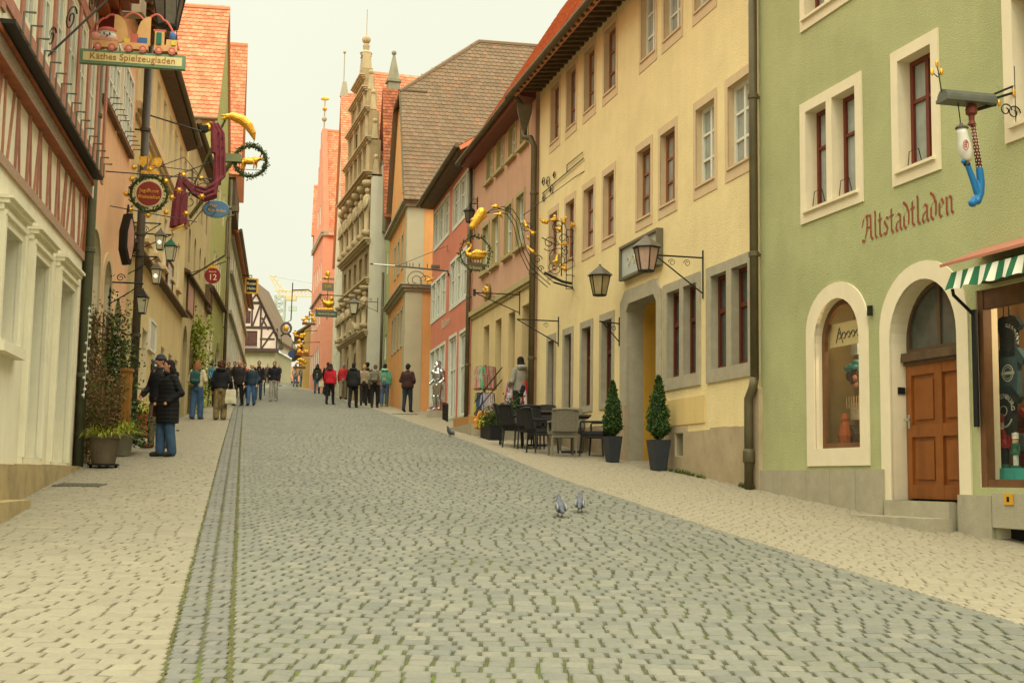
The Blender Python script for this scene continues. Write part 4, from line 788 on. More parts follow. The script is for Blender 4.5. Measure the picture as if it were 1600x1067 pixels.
# ================= left side of the street
HL = Fac((-4.747, 9), (-6.9, 20.5), -1)
m_greyiron = M('grey_iron', '#6c6c5c', rough=.6, var=.2, metal=.2)
m_rtimb = M('red_timber', '#b07c68', rough=.8, var=.18, scale=8, streak=.2)
m_lplast = plaster('warm_white_plaster', '#e2dcc2', bump=.25)
def toy_house():
    f = HL; U1 = 11.12; root = empty('half_timbered_house', f.P(8, f.g(8)), 'white and red half timbered house with a heavy brown beam above moulded stone shop windows', 'house'); P = f.P
    m_sf = M('stone_frame_paint', '#e0dabe', rough=.8, var=.06, scale=4, bump=.12); m_bm = M('beam_wood', '#94502c', rough=.6, var=.25, scale=4, streak=.35)
    g = [loop(5.0, 6.05, 3.1, 4.38), loop(6.82, 7.95, 1.85, 4.38), loop(8.86, 10.25, 1.82, 4.38), loop(2.4, 3.9, 1.6, 4.38)]
    up = [loop(u, u+.62, 6.75, 8.25) for u in (4.05, 5.0, 6.05, 7.0, 8.1, 9.05, 10.1)]
    mb = MB(); wall(mb, f, [(1.5, .3), (U1, .3), (U1, 5.0), (1.5, 5.0)], g, .42, 0, 1); wall(mb, f, [(1.5, 5.0), (U1, 5.0), (U1, 6.0), (1.5, 6.0)], [], .1, 0, 0, w=-.02); wall(mb, f, [(1.5, 6.0), (U1, 6.0), (U1, 8.9), (1.5, 8.9)], up, .1, 0, 1, w=.12)
    body(mb, f, 1.5, U1, .3, 9.0, 8); mb.mat(0); mb.poly([P(U1, 6.1, .12), P(U1, 8.9, .12), P(U1, 8.9, -.1), P(U1, 6.1, -.1)]); mb.poly([P(1.5, 6.1, .12), P(U1, 6.1, .12), P(U1, 6.1, -.03), P(1.5, 6.1, -.03)]); mb.build('wall', [m_lplast, m_sf], root)
    for h in g:                                                            # moulded stone frames
        u0, v0 = h[0]; u1, v1 = h[2]; s = MB(); a = .12
        ring(s, f, h, [(u0-a, v0), (u1+a, v0), (u1+a, v1+.1), (u0-a, v1+.1)], .05)
        for k, (dv, t, w) in enumerate(((.1, .05, .09), (.15, .07, .06), (.22, .05, .12), (.27, .04, .16))): s.fbox(f, u0-a-.02*k, u1+a+.02*k, v1+dv, v1+dv+t, -.01, w)
        for u in (u0-a, u1+.02): s.fbox(f, u, u+.1, v0, v1+.1, .05, .08)
        if v0 < 2: s.fbox(f, u0-a, u1+a, v0-.12, v0-.002, -.4, .06)
        else: s.fbox(f, u0-a, u1+a, v0-.12, v0-.002, -.3, .14)
        s.build('stone_frame', m_sf, root)
    wins = []
    window(f, g[0], root, m_darkwood, m_glass, .32, .07, 1, (.55,))
    for h in g[1:3]:
        o = window(f, h, root, m_brownwood, m_glass_pale, .40, .08, 0, (), glassback=-.3); u0, v0 = h[0]; u1, v1 = h[2]
    for k in (1, 2): u0, v0 = g[k][0]; u1, v1 = g[k][2]; pn = MB(); pn.fbox(f, u0+.1, u1-.1, v0+.05, v0+.45, -.36, -.335); pn.fbox(f, u0+.2, u1-.2, v0+.12, v0+.38, -.335, -.32); pn.build('panel', m_sf, root)
    window(f, g[3], root, m_darkwood, m_glass, .4, .07, 1, (.6,))
    for h in up: window(f, [(u, v) for u, v in h], root, m_white, m_glass_pale, -.06, .07, 1, (.5,))
    t = MB()
    b = MB(); b.fbox(f, 1.5, U1-.12, 5.99, 6.18, -.03, .12); b.fbox(f, 1.5, U1-.12, 6.18, 6.24, -.03, .15); b.build('beam', m_bm, root)
    c = MB(); c.fbox(f, 1.5, U1, 5.0, 5.12, -.03, .035); c.build('stone_band', M('pink_band', '#a58a74', var=.3, scale=30, bump=.5, bscale=30), root)
    # timbers painted on the lower panel band
    def bar(u0, v0, u1, v1, wd, nm='timber', w=.0):
        q = MB(); d = V((u1-u0, v1-v0, 0)).normalized(); n = V((-d.y, d.x, 0))*wd/2
        q.prism([P(u0+n.x, v0+n.y, w-.025), P(u1+n.x, v1+n.y, w-.025), P(u1-n.x, v1-n.y, w-.025), P(u0-n.x, v0-n.y, w-.025)], f.o*(.03+random.uniform(0, .006))); q.build(nm, m_rtimb, root)
    for i in range(10):
        u = 4.2+i*.72; bar(u, 5.13, u+random.uniform(-.03, .03), 6.0, .075 if i % 3 == 0 else .035)
        k = random.choice((-1, 1))
        bar(u+.26, 5.13, u+.26+.22*k, 6.0, .035)
        if i % 3 == 0: bar(u+.5, 5.13, u+.5-.2*k, 6.0, .03)
    for i in range(9): u = 3.86+i*1.005; bar(u, 6.42, u, 8.85, .19, 'post', .14)
    bar(1.6, 6.6, U1, 6.6, .16, 'rail', .142); bar(1.6, 8.42, U1, 8.42, .2, 'rail', .142)
    # pigeon guard with brackets along the beam
    r = MB(); r.fbox(f, 3.8, U1-.2, 6.26, 6.31, .12, .28); r.build('ledge_guard', m_iron, root)
    for i in range(17):
        u = 4.1+i*.42; q = MB(); q.tube([P(u, 6.28, .2), P(u, 6.28, .3), P(u, 6.5, .3), P(u, 6.5, .42)], .014, 5); q.build('guard_bracket', m_greyiron, root)
    cb = MB(); cb.fbox(f, U1-.02, U1+.04, 5.0, 8.9, -.3, .03); cb.build('corner_board', M('orange_board', '#9a5f2e', var=.2, streak=.3), root)
    e = MB()
    for k, (v, w) in enumerate(((8.85, .30), (8.98, .42), (9.12, .56), (9.25, .68))): e.fbox(f, 1.5, U1+.02, v, v+.11, -.1, w)
    e.build('eave_moulding', m_bm, root); slab_roof(f, 1.4, U1+.05, 9.4, .75, 14.5, -4, root, m_tile_or)
    p = MB(); us = [1.5, 3, 4.6, 6.55, 8.25, U1]
    for a, c in zip(us, us[1:]): p.fbox(f, a+.003, c-.003, .2, 1.78-random.uniform(0, .03), -.02, .14)
    for a, c, v in ((1.5, 5.6, 1.36), ): p.fbox(f, a, c, .2, v, .14, .38)
    p.build('plinth', m_stone2 if 0 else M('sand_stone', '#a8966c', rough=.92, var=.18, scale=4, bump=.3, bscale=40, stain='#6b5e42', stain_amt=.5, sscale=1.5), root)
toy_house()
m_green_pipe = M('green_pipe_paint', '#585a42', rough=.55, var=.25, scale=3, streak=.2)
def left_pipe():
    c = gnd(125, 738); root = pipe(HL, 11.3, 1.65, 9.4, .07, .082, 'thick olive green drainpipe at the corner of the half timbered house', mat=m_green_pipe, collars=(3.2, 5.2, 7.4))
left_pipe()
# ---------- L2 orange house
OL = Fac((-6.86, 20.2), (-8.43, 29), -1)
def orange_left():
    f = OL; U1 = 5.75; root = empty('apricot_house', f.P(3, f.g(3)), 'apricot rendered house with arched openings between two drainpipes', 'house'); top = 10.9
    a = [loop(.35, 1.75, 2.2, 5.75, .7), loop(2.25, 3.25, 2.6, 5.5, .5), loop(3.75, 4.85, 2.4, 5.0, .5)]; w = [loop(1.0, 2.8, 8.05, 9.5), loop(3.2, 4.9, 8.05, 9.5)]
    mb = MB(); wall(mb, f, [(0, 1), (U1, 1), (U1, top), (0, top)], a+w, .3, 0, 1); body(mb, f, 0, U1, 1, top, 9); mb.build('wall', [plaster('apricot_plaster', '#deb48c', stain='#cfa57c', stain_amt=.4, sscale=.6, bump=.5), m_cream], root)
    for h in a:
        us = [q[0] for q in h]; vs = [q[1] for q in h]; c = (us[0]+us[1])/2; hu = (us[1]-us[0])/2; s = MB(); ring(s, f, h, [(c+(u-c)*(hu+.16)/hu, v if v == min(vs) else v+.14) for u, v in h], .03); s.build('arch_surround', m_tan, root); window(f, h, root, m_darkwood, m_glass, .26, .07, 1, (.6,))
    for h in w: window(f, h, root, m_white, M('bluish_glass', '#a3adb0', rough=.15, var=.4, scale=3), -.005, .09, 3, (.33, .66), thick=.06); u0, v0 = h[0]; u1, v1 = h[2]; s = MB(); s.fbox(f, u0-.15, u1+.15, v0-.09, v0, -.01, .1); s.build('window_sill', m_brownwood, root)
    for h in w:
        u0, v0 = h[0]; u1, v1 = h[2]
        for i in range(5): u = u0+(u1-u0)*(i+.5)/5; q = MB(); q.tube([f.P(u, v0-.05, .09), f.P(u, v0+.03, .12), f.P(u, v0+.03, .28)], .009, 5); q.build('ledge_spike', m_iron, root)
    p = MB(); p.fbox(f, 0, U1, .8, 2.3, -.02, .06); p.build('plinth', m_stone2, root); slab_roof(f, -.1, U1+.1, top, .5, 15, -4.5, root, m_tile_or); rafters(f, 0, U1, top+.05, 0, .45, root, 12, m_darkwood)
orange_left()
pipe(OL, 5.9, 2.2, 10.6, .2, .085, 'dark brown drainpipe between the apricot house and the cream house', mat=M('dark_pipe', '#4a4337', rough=.5, var=.2), collars=(4.5, 6.6, 8.8))
# ---------- L3 cream house
CL = Fac((-7.91, 25.86), (-9.98, 38.4), -1)
def cream_left():
    f = CL; U1 = f.L; root = empty('cream_house', f.P(4, f.g(4)), 'cream rendered house with a row of narrow windows under its dark eaves', 'house'); top = 11.5
    up = [loop(u, u+.7, 9.75, 11.05) for u in (.9, 2.4, 3.9, 5.4, 6.9, 8.4, 9.9, 11.4)]; mid = [loop(u, u+.7, 7.0, 8.3) for u in (1.0, 2.9, 4.8, 6.7, 8.6, 10.5)]; gf = [loop(u, u+.95, 3.4, 5.0) for u in (1.2, 3.2, 5.2, 7.2, 9.2, 11.0)]
    mb = MB(); wall(mb, f, [(0, 2), (U1, 2), (U1, top), (0, top)], up+mid+gf, .25, 0, 1); body(mb, f, 0, U1, 2, top, 9); mb.build('wall', [plaster('cream_plaster', '#cbb885'), m_cream], root)
    for h in up+mid: window(f, h, root, m_white, m_glass_pale, .22, .06, 1, (.5,))
    for h in gf: window(f, h, root, m_brownwood, m_glass, .24, .07, 1, (.6,))
    for h in mid: u0, v0 = h[0]; s = MB(); s.fbox(f, u0-.1, u0+.8, v0-.08, v0, -.01, .1); s.build('window_sill', m_tan, root)
    s = MB(); s.fbox(f, 0, U1, 9.22, 9.38, -.01, .14); s.fbox(f, 0, U1, 9.12, 9.22, -.01, .07); s.build('cornice', m_tan, root)
    s = MB(); s.prism([f.P(0, 6.55, 0), f.P(0, 6.46, .2), f.P(0, 6.40, .2), f.P(0, 6.42, 0)], f.u*U1); s.build('ledge_canopy', m_darkwood, root)
    slab_roof(f, -.05, U1-.7, 11.6, .3, 15.6, -4.5, root, m_tile_or, (.19, .17, lambda a, b: b < 4)); e = MB(); e.prism([f.P(0, 11.35, 0), f.P(0, 11.65, 0), f.P(0, 11.6, .3), f.P(0, 11.45, .28)], f.u*(U1-.7)); e.build('eave_board', m_darkwood, root)
cream_left()
# ---------- L4 beige stone house
BL = Fac((-9.98, 38.4), (-11.2, 46.6), -1)
def beige_left():
    f = BL; U1 = f.L; root = empty('beige_house', f.P(4, f.g(4)), 'weathered beige stone house with arched doorways and dark blind windows', 'house'); top = 12.3
    a = [loop(.5, 1.7, 3.3, 6.3, .6), loop(2.6, 4.2, 3.3, 6.6, .8), loop(5.2, 6.4, 3.8, 6.3, .6)]; w = [loop(u, u+.6, v, v+1.1, .3) for v in (8.3, 10.2) for u in (.9, 2.7, 4.5, 6.3)]
    mb = MB(); wall(mb, f, [(0, 2.6), (U1, 2.6), (U1, top), (0, top)], a+w, .25, 0, 0); body(mb, f, 0, U1, 2.6, top, 9); mb.build('wall', [plaster('beige_stone', '#b3a377', stain='#8c7f58', stain_amt=.5, sscale=.8, streak=.15)], root)
    for h in a+w: window(f, h, root, m_darkwood, m_glass, .22, .07, 1, (.6,))
    s = MB(); s.prism([f.P(0, 7.95, 0), f.P(0, 7.87, .17), f.P(0, 7.8, .17), f.P(0, 7.82, 0)], f.u*U1); s.build('ledge_canopy', m_darkwood, root)
    slab_roof(f, -.05, U1-.2, 12.45, .2, 15, -4.5, root, m_tile_or, (.19, .17, lambda a, b: b < 4)); e = MB(); e.prism([f.P(0, 12.2, 0), f.P(0, 12.5, 0), f.P(0, 12.45, .2), f.P(0, 12.3, .18)], f.u*(U1-.2)); e.build('eave_board', m_darkwood, root)
beige_left()
# ---------- L5 green house with tall orange roof
GL5 = Fac((-11.2, 46.6), (-12.39, 54.5), -1)
def green_left():
    f = GL5; P = f.P; U1 = f.L; root = empty('olive_green_house', f.P(4, f.g(4)), 'olive green rendered house with tall gable and steep orange tiled roof', 'house'); e = 15.1; rid = 20.5; um = 3.65; u0r = .1
    w = [loop(u, u+.55, 8.9, 10.3) for u in (2.0, 3.0, 4.0, 5.0)]+[loop(u, u+.55, 12, 13.3) for u in (1.4, 3.4, 5.4)]; a = [loop(.5, 1.3, 5.4, 7.2), loop(1.9, 2.7, 5.4, 7.2), loop(4.4, 6.6, 4.2, 7.1, 1.1)]
    mb = MB(); wall(mb, f, [(0, 3.6), (U1, 3.6), (U1, 14.6), (7.2, e), (um, rid-.1), (u0r, e), (0, e)], w+a, .2, 0, 1); mb.mat(0)
    mb.poly([P(0, 3.6), P(0, e), P(0, e, -10), P(0, 3.6, -10)]); mb.poly([P(U1, 3.6), P(U1, 14.6), P(U1, 14.6, -10), P(U1, 3.6, -10)]); mb.poly([P(u, v, -10) for u, v in [(0, 3.6), (U1, 3.6), (U1, 14.6), (7.2, e), (um, rid-.1), (u0r, e), (0, e)]]); mb.poly([P(0, e), P(u0r, e), P(u0r, e, -10), P(0, e, -10)])
    mb.build('wall', [plaster('olive_green_plaster', '#a3a566'), m_cream], root)
    for h in w: window(f, h, root, m_brownwood, m_glass, .16, .06, 1, (.5,))
    for h in a: window(f, h, root, m_darkwood, m_glass, .18, .07, 1, (.6,))
    s = MB(); s.prism([P(.2, 8.75, 0), P(.2, 8.66, .2), P(.2, 8.58, .2), P(.2, 8.6, 0)], f.u*7.4); s.build('ledge_canopy', m_darkwood, root)
    r = MB(); O = P(u0r-.25, e-.2, .1); sl = P(um, rid, .1)-O; back = -f.o; n = sl.cross(back).normalized(); n = -n if n.z < 0 else n
    tiles(r, O, back, sl, 10.4, sl.length, .23, .24, thick=.03); r.cr = .5; r.prism([O, O+sl, O+sl+back*10.4, O+back*10.4], n*-.12); r.prism([O+sl, P(7.4, e-.2, .1), P(7.4, e-.2, -10), O+sl+back*10.4], n*-.1); r.tube([O+sl+back*0+n*.02, O+sl+back*10.4+n*.02], .1, 6); r.build('roof', m_tile_or, root)
    g = MB(); g.tube([O-sl.normalized()*.05, O+back*9], .07, 8); g.build('gutter', m_gutter, root)
green_left()
pipe(GL5, 7.75, 5, 14.4, .12, .07, 'dark drainpipe on the far edge of the olive green house', mat=m_gutter, collars=(8, 11), name='drainpipe')
# ---------- L6 next house with overhanging tiled gable
JL = Fac((-12.39, 54.5), (-13.35, 59.7), -1)
j6 = gable_house(JL, 'jettied_house', 'pale house with overhanging orange tiled gable roof behind the olive green house', plaster('pale_ochre', '#c4b484'), 4.5, 14.9, 21.4, 10, m_tile_or, [loop(u, u+.6, v, v+1.2) for v in (7.8, 10.4, 13) for u in (.8, 2.4, 4)], over=.5)
mb = MB(); mb.fbox(JL, 0, JL.L, 13.3, 14.6, -.02, .3); mb.build('jetty_board', m_darkwood, j6)  # dark board standing in for the brown shadow below the eave
# ---------- L7 white house, L8 half timbered house closing the view
WL = Fac((-13.4, 59.8), (-18.37, 87.6), -1)
w7 = eave_house(WL, 'white_ledge_house', 'white house with thin ledge lines and orange roof far up the left side', plaster('greyish_white', '#e4e1d2', streak=.1), 5.5, 13.4, 15.9, 9, m_tile_or, [loop(u, u+.7, v, v+1.2) for v in (7.6, 9.6, 11.6) for u in (1.2, 4, 7, 10, 13, 16, 19, 22, 25)], tile=(.22, .2), over=.4)
for v in (9.3, 11.2, 12.9): mb = MB(); mb.fbox(WL, 0, WL.L, v, v+.16, -.01, .16); mb.build('ledge', m_stone, w7)
HT = Fac((-20.6, 95), (-17.62, 95.3), 1)
def timber_end():
    f = Fac((-24.9, 112), (-20.6, 112), 1); f.o = V((0, -1, 0)); o_ = f.P; f.P = lambda u, v, w=0: o_(u*1.18, 1.65+(v-1.65)*1.18, w); P = f.P
    root = empty('timbered_gable_house', P(2, f.g(2)), 'white gable house with dark timber framing closing the left side of the street', 'house'); U1 = f.L/1.18; jet = 11.2; e = 12.0; rid = 16.3; um = 1.45
    mp = plaster('timber_infill', '#d0bfae'); mt = M('dark_timber', '#4a3a34', var=.2, rough=.8)
    D = 9; mb = MB(); wn = [loop(.95, 1.55, 13.05, 14.0), loop(.75, 2.1, 11.35, 12.5)]
    wall(mb, f, [(-.4, 11.1), (U1, 11.1), (U1, e), (um, rid), (-.4, rid-1.5)], wn, .12, 0, 1); mb.mat(0); mb.poly([P(U1, 11.1), P(U1, e), P(U1, e, -D), P(U1, 11.1, -D)]); mb.mat(1); mb.fbox(f, -.4, U1-.25, 7.5, 11.1, -D, -.35); mb.build('wall', [mp, plaster('olive_base', '#aaa484')], root)
    for h in wn: window(f, h, root, mt, M('rust_window', '#5a3a30', rough=.3, var=.2), .08, .08, 1, ())
    bm = MB(); bm.fbox(f, -.4, U1+.03, 10.95, 11.2, -.4, .1); bm.build('jetty_beam', mt, root)
    def bar(u0, v0, u1, v1, wd=.13):
        q = MB(); d = V((u1-u0, v1-v0, 0)).normalized(); n = V((-d.y, d.x, 0))*wd/2; q.prism([P(u0+n.x, v0+n.y, .0), P(u1+n.x, v1+n.y, 0), P(u1-n.x, v1-n.y, 0), P(u0-n.x, v0-n.y, 0)], f.o*(.03+random.uniform(0, .01))); q.build('timber', mt, root)
    for v in (12.75, 14.6): bar(-.3, v, um+(U1-um)*(1-(v-e)/(rid-e)) if v > e else U1, v, .2)
    for u in (.3, 2.4, U1-.08): bar(u, 11.2, u, 12.7)
    for u in (.2, .85, 1.65, 2.3): bar(u, 12.75, u, 14.6)
    for u in (.5, 1.45): bar(u, 14.6, u, 15.9)
    for a in ((2.45, 11.2, 3.3, 12.5), (1.7, 12.8, 2.25, 14.5), (2.35, 12.8, 2.75, 13.9), (2.9, 12.6, 2.4, 13.5), (.25, 12.85, .8, 14.5), (.55, 14.7, 1.3, 15.6), (1.5, 14.65, 2.0, 15.4), (2.3, 11.9, 3.4, 11.9)): bar(*a)
    bar(U1, e-.1, um, rid, .18)
    lt = MB()
    for i in range(7): lt.tube(arc(P(.85+.19*i, 11.35, .16), .09, 0, pi, f.u, f.z, 6), .018, 4)
    lt.tube([P(.7, 11.28, .16), P(2.15, 11.28, .16)], .02, 4); lt.tube([P(.7, 11.55, .16), P(2.15, 11.55, .16)], .02, 4); lt.build('window_rail', mt, root)
    r = MB(); O = P(U1+.3, e-.35, .35); sl = P(um, rid+.1, .35)-O; r.prism([O, O+sl, O+sl-f.o*D, O-f.o*D], (0, 0, .14)); O2 = P(um-2.6, e+.6, .35); r.prism([O2, O+sl, O+sl-f.o*D, O2-f.o*D], (0, 0, .14)); r.build('roof', m_tile_br, root)
    return root
timber_end()
# ---------- houses beyond the crest
def far_house(x0, x1, y, v0, ev, rid, name, label, wc, rc):
    f = Fac((x0, y), (x1, y), 1); f.o = V((0, -1, 0)); eave_house(f, name, label, plaster(name+'_wall', wc), v0, ev, rid, 8, rc, [loop(x, x+.9, v, v+1.3) for v in ((v0+ev)/2-.2,) for x in [1+2.2*i for i in range(int((x1-x0-1)/2.2))]])
far_house(-30, -24.6, 135, 9, 12.2, 14.6, 'far_pink_house', 'small pinkish house beyond the crest of the street', '#c99a80', m_tile_rd)
far_house(-25.8, -21.6, 142, 9, 12.4, 14.3, 'far_brown_house', 'low brown house at the very end of the street', '#b08a70', m_tile_rd)
# ---------- construction crane
def crane():
    root = empty('tower_crane', (-46, 250, 12), 'yellow tower crane with pale grey mast far beyond the rooftops', 'crane'); my = M('crane_yellow', '#d8c090', var=.1); mg = M('crane_grey', '#b6bdb4', var=.1)  # both crane colours paled to paint in the distance haze
    b = at(432, 600, 250); t = at(438, 462, 250); m = MB()
    for dx, dy in ((-.9, -.9), (.9, -.9), (.9, .9), (-.9, .9)): m.tube([b+V((dx, dy, -6)), t+V((dx, dy, 0))], .16, 5)
    z0 = b.z-6; n = 16
    for i in range(n):
        za = z0+(t.z-z0)*i/n; zb = z0+(t.z-z0)*(i+1)/n; xa = b.x+(t.x-b.x)*i/n; xb = b.x+(t.x-b.x)*(i+1)/n
        for s in (-1, 1): m.tube([(xa-.9*s, 249.1, za), (xb+.9*s, 249.1, zb)], .13, 4); m.tube([(xa-.9, 250.9*1 if s > 0 else 249.1, zb), (xa+.9, 250.9 if s > 0 else 249.1, zb)], .13, 4)
    m.build('mast', mg, root)
    j = MB(); e0 = at(430, 463, 250); e1 = at(560, 463, 250); h = V((0, 0, 1.1))
    for q in (e0, e0+h): j.tube([q, q+(e1-e0)], .13, 5)
    for i in range(22): p = e0+(e1-e0)*i/22; q = e0+(e1-e0)*(i+1)/22; j.tube([p, q+h], .06, 4); j.tube([q, q+h], .06, 4)
    j.box(at(455, 466, 250), (2.0, 1.0, .9)); j.build('counter_jib', my, root)
    k = MB(); p0 = at(438, 460, 250); p1 = at(421, 431, 250); s = V((1.0, 0, .55))
    for q in (V((0, 0, 0)), s): k.tube([p0+q, p1+q*.3], .12, 5)
    for i in range(8): k.tube([p0+(p1-p0)*i/8+s*(i % 2), p0+(p1-p0)*(i+1)/8+s*((i+1) % 2)], .06, 4)
    k.build('luffing_jib', my, root)
    c = MB(); c.tube([p1, e1+h], .06, 4); c.tube([at(456, 466, 250), at(456, 500, 250)], .06, 4); c.box(at(457, 482, 250), (1.6, .6, .9)); c.build('cable', mg, root)
crane()
# ================= hanging signs and lamps
LX = V((.985, .175, 0)); RX = V((.972, .235, 0)); Z = V((0, 0, 1))
def nrm(X): return V((X.y, -X.x, 0))
class Sg:                                             # local sign plane: x to the right, z up, d towards the viewer
    def __init__(s, px, py, Y, X): s.o = at(px, py, Y); s.X = X; s.n = nrm(X); s.k = Y*math.sqrt(1)/2000; s.px, s.py = px, py
    def P(s, x, z, d=0): return s.o+s.X*x+Z*z+s.n*d
    def q(s, px, py, d=0): return s.P((px-s.px)*s.k, (s.py-py)*s.k, d)       # a sketch point in sign pixels, turned to metres
    def ax(s): return (s.X, s.n, Z)
def disc(mb, s, x, z, r, d0, d1, n=28, ry=None):
    ry = ry or r; mb.prism([s.P(x+r*cos(2*pi*i/n), z+ry*sin(2*pi*i/n), d0) for i in range(n)], s.n*(d1-d0))
def scroll(mb, s, x, z, r, turns, rad, d=0, a0=0, sg=1):
    n = int(16*turns); mb.tube([s.P(x+r*(1-.8*i/n)*cos(a0+sg*6.28*turns*i/n), z+r*(1-.8*i/n)*sin(a0+sg*6.28*turns*i/n), d) for i in range(n+1)], rad, 5)
def wreath(mb, s, x, z, r, t, n=260, size=.05):
    mb.cr = .3; mb.tube([s.P(x+r*cos(6.283*i/30), z+r*sin(6.283*i/30)) for i in range(30)], t*.55, 6, closed=True)
    leaves(mb, [s.P(x+(r+random.uniform(-t, t))*cos(a), z+(r+random.uniform(-t, t))*sin(a), random.uniform(-t, t)) for a in [random.uniform(0, 6.283) for _ in range(n)]], size)
def animal(mb, s, kind, x, z, k):                     # small gilded figures, fused
    P = lambda a, b, d=0: s.P(x+a*k, z+b*k, d*k)
    if kind == 'bull':
        mb.ell(P(0, 0), (.42*k, .15*k, .19*k), s.ax()); mb.ell(P(.28, .05), (.2*k, .15*k, .2*k), s.ax()); mb.caps([P(.4, .1), P(.55, .16)], [.13*k, .1*k]); mb.caps([P(.55, .17), P(.72, .1)], [.1*k, .06*k])
        for a, b in ((-.32, -.4), (-.22, -.38), (.24, -.4), (.36, -.36)): mb.caps([P(a, -.08, .08 if b < -.39 else -.08), P(a+.03, -.25, .08 if b < -.39 else -.08), P(a, b, .08 if b < -.39 else -.08)], [.07*k, .045*k, .035*k])
        for d in (-.08, .08): mb.caps([P(.55, .25, d), P(.6, .36, d*2)], [.035*k, .015*k])
        mb.caps([P(-.4, .08), P(-.5, -.02), P(-.48, -.25)], [.03*k, .025*k, .035*k])
    if kind == 'swan':
        mb.ell(P(.05, 0), (.5*k, .2*k, .2*k), s.ax()); mb.caps([P(.4, .05), P(.62, .14)], [.13*k, .02*k]); mb.caps([P(-.38, .02), P(-.46, .2), P(-.28, .36), P(-.22, .52), P(-.34, .62), P(-.47, .57), P(-.55, .48)], [.13*k, .08*k, .06*k, .055*k, .06*k, .06*k, .02*k])
        for d in (-.12, .12):
            for i in range(5): mb.caps([P(-.15+.08*i, .1, d), P(.05+.12*i, .26-.02*i, d*1.2)], [.09*k, .05*k])
def lantern(loc, w, h, label, glassm, roofm, group, arm=None, lit=False, name='street_lantern', n=4, rot=0, cat='lantern'):
    root = empty(name, loc, label, cat, group); X = V((cos(rot), sin(rot), 0)); Y_ = V((-sin(rot), cos(rot), 0)); ax = (X, Y_, Z); c = V(loc)
    f = MB(); r0, r1 = w*.31, w*.5
    for i in range(n):
        a = 2*pi*(i+.5)/n; d = X*cos(a)+Y_*sin(a); f.tube([c+d*r0, c+d*r1+Z*h*.62], w*.025, 4)
    f.lathe([(r0*.4, -.05*h), (r0*1.05, -.03*h), (r0*1.08, .01*h), (r0*.9, .012*h)], c, n, ax); f.lathe([(r1*1.03, h*.60), (r1*1.03, h*.63)], c, n, ax); f.build('frame', m_iron, root)
    g = MB(); g.lathe([(r0*.96, .012*h), (r1*.96, h*.6)], c, n, ax); g.build('glass', glassm, root)
    t = MB(); t.lathe([(r1*1.22, h*.625), (r1*1.2, h*.65), (r1*.75, h*.78), (r1*.3, h*.9), (r1*.12, h*.95), (r1*.1, h)], c, n, ax); t.build('roof', roofm, root)
    if lit: b = MB(); b.ell(c+Z*h*.32-V((0, r0*.8, 0)), w*.14, n=10, m=8); b.build('bulb', M('lamp_glow', '#ffe9a8', emit=2.2, var=0), root)
    if arm:
        m = MB(); arm(m, c); m.build('bracket', m_iron, root)
    return root
m_lampglass = M('lamp_glass', '#b9b595', rough=.25, var=.1, scale=12); m_lampmauve = M('mauve_lamp_glass', '#b0927f', rough=.3, var=.15, scale=9, streak=.2); m_lamphorn = M('horn_lamp_glass', '#a8966a', rough=.35, var=.2, scale=9, streak=.25)
m_lampgrey = M('lamp_roof', '#5d5648', rough=.6, var=.25, scale=8); m_greenroof = M('green_lamp_roof', '#1f5138', rough=.5, var=.15)
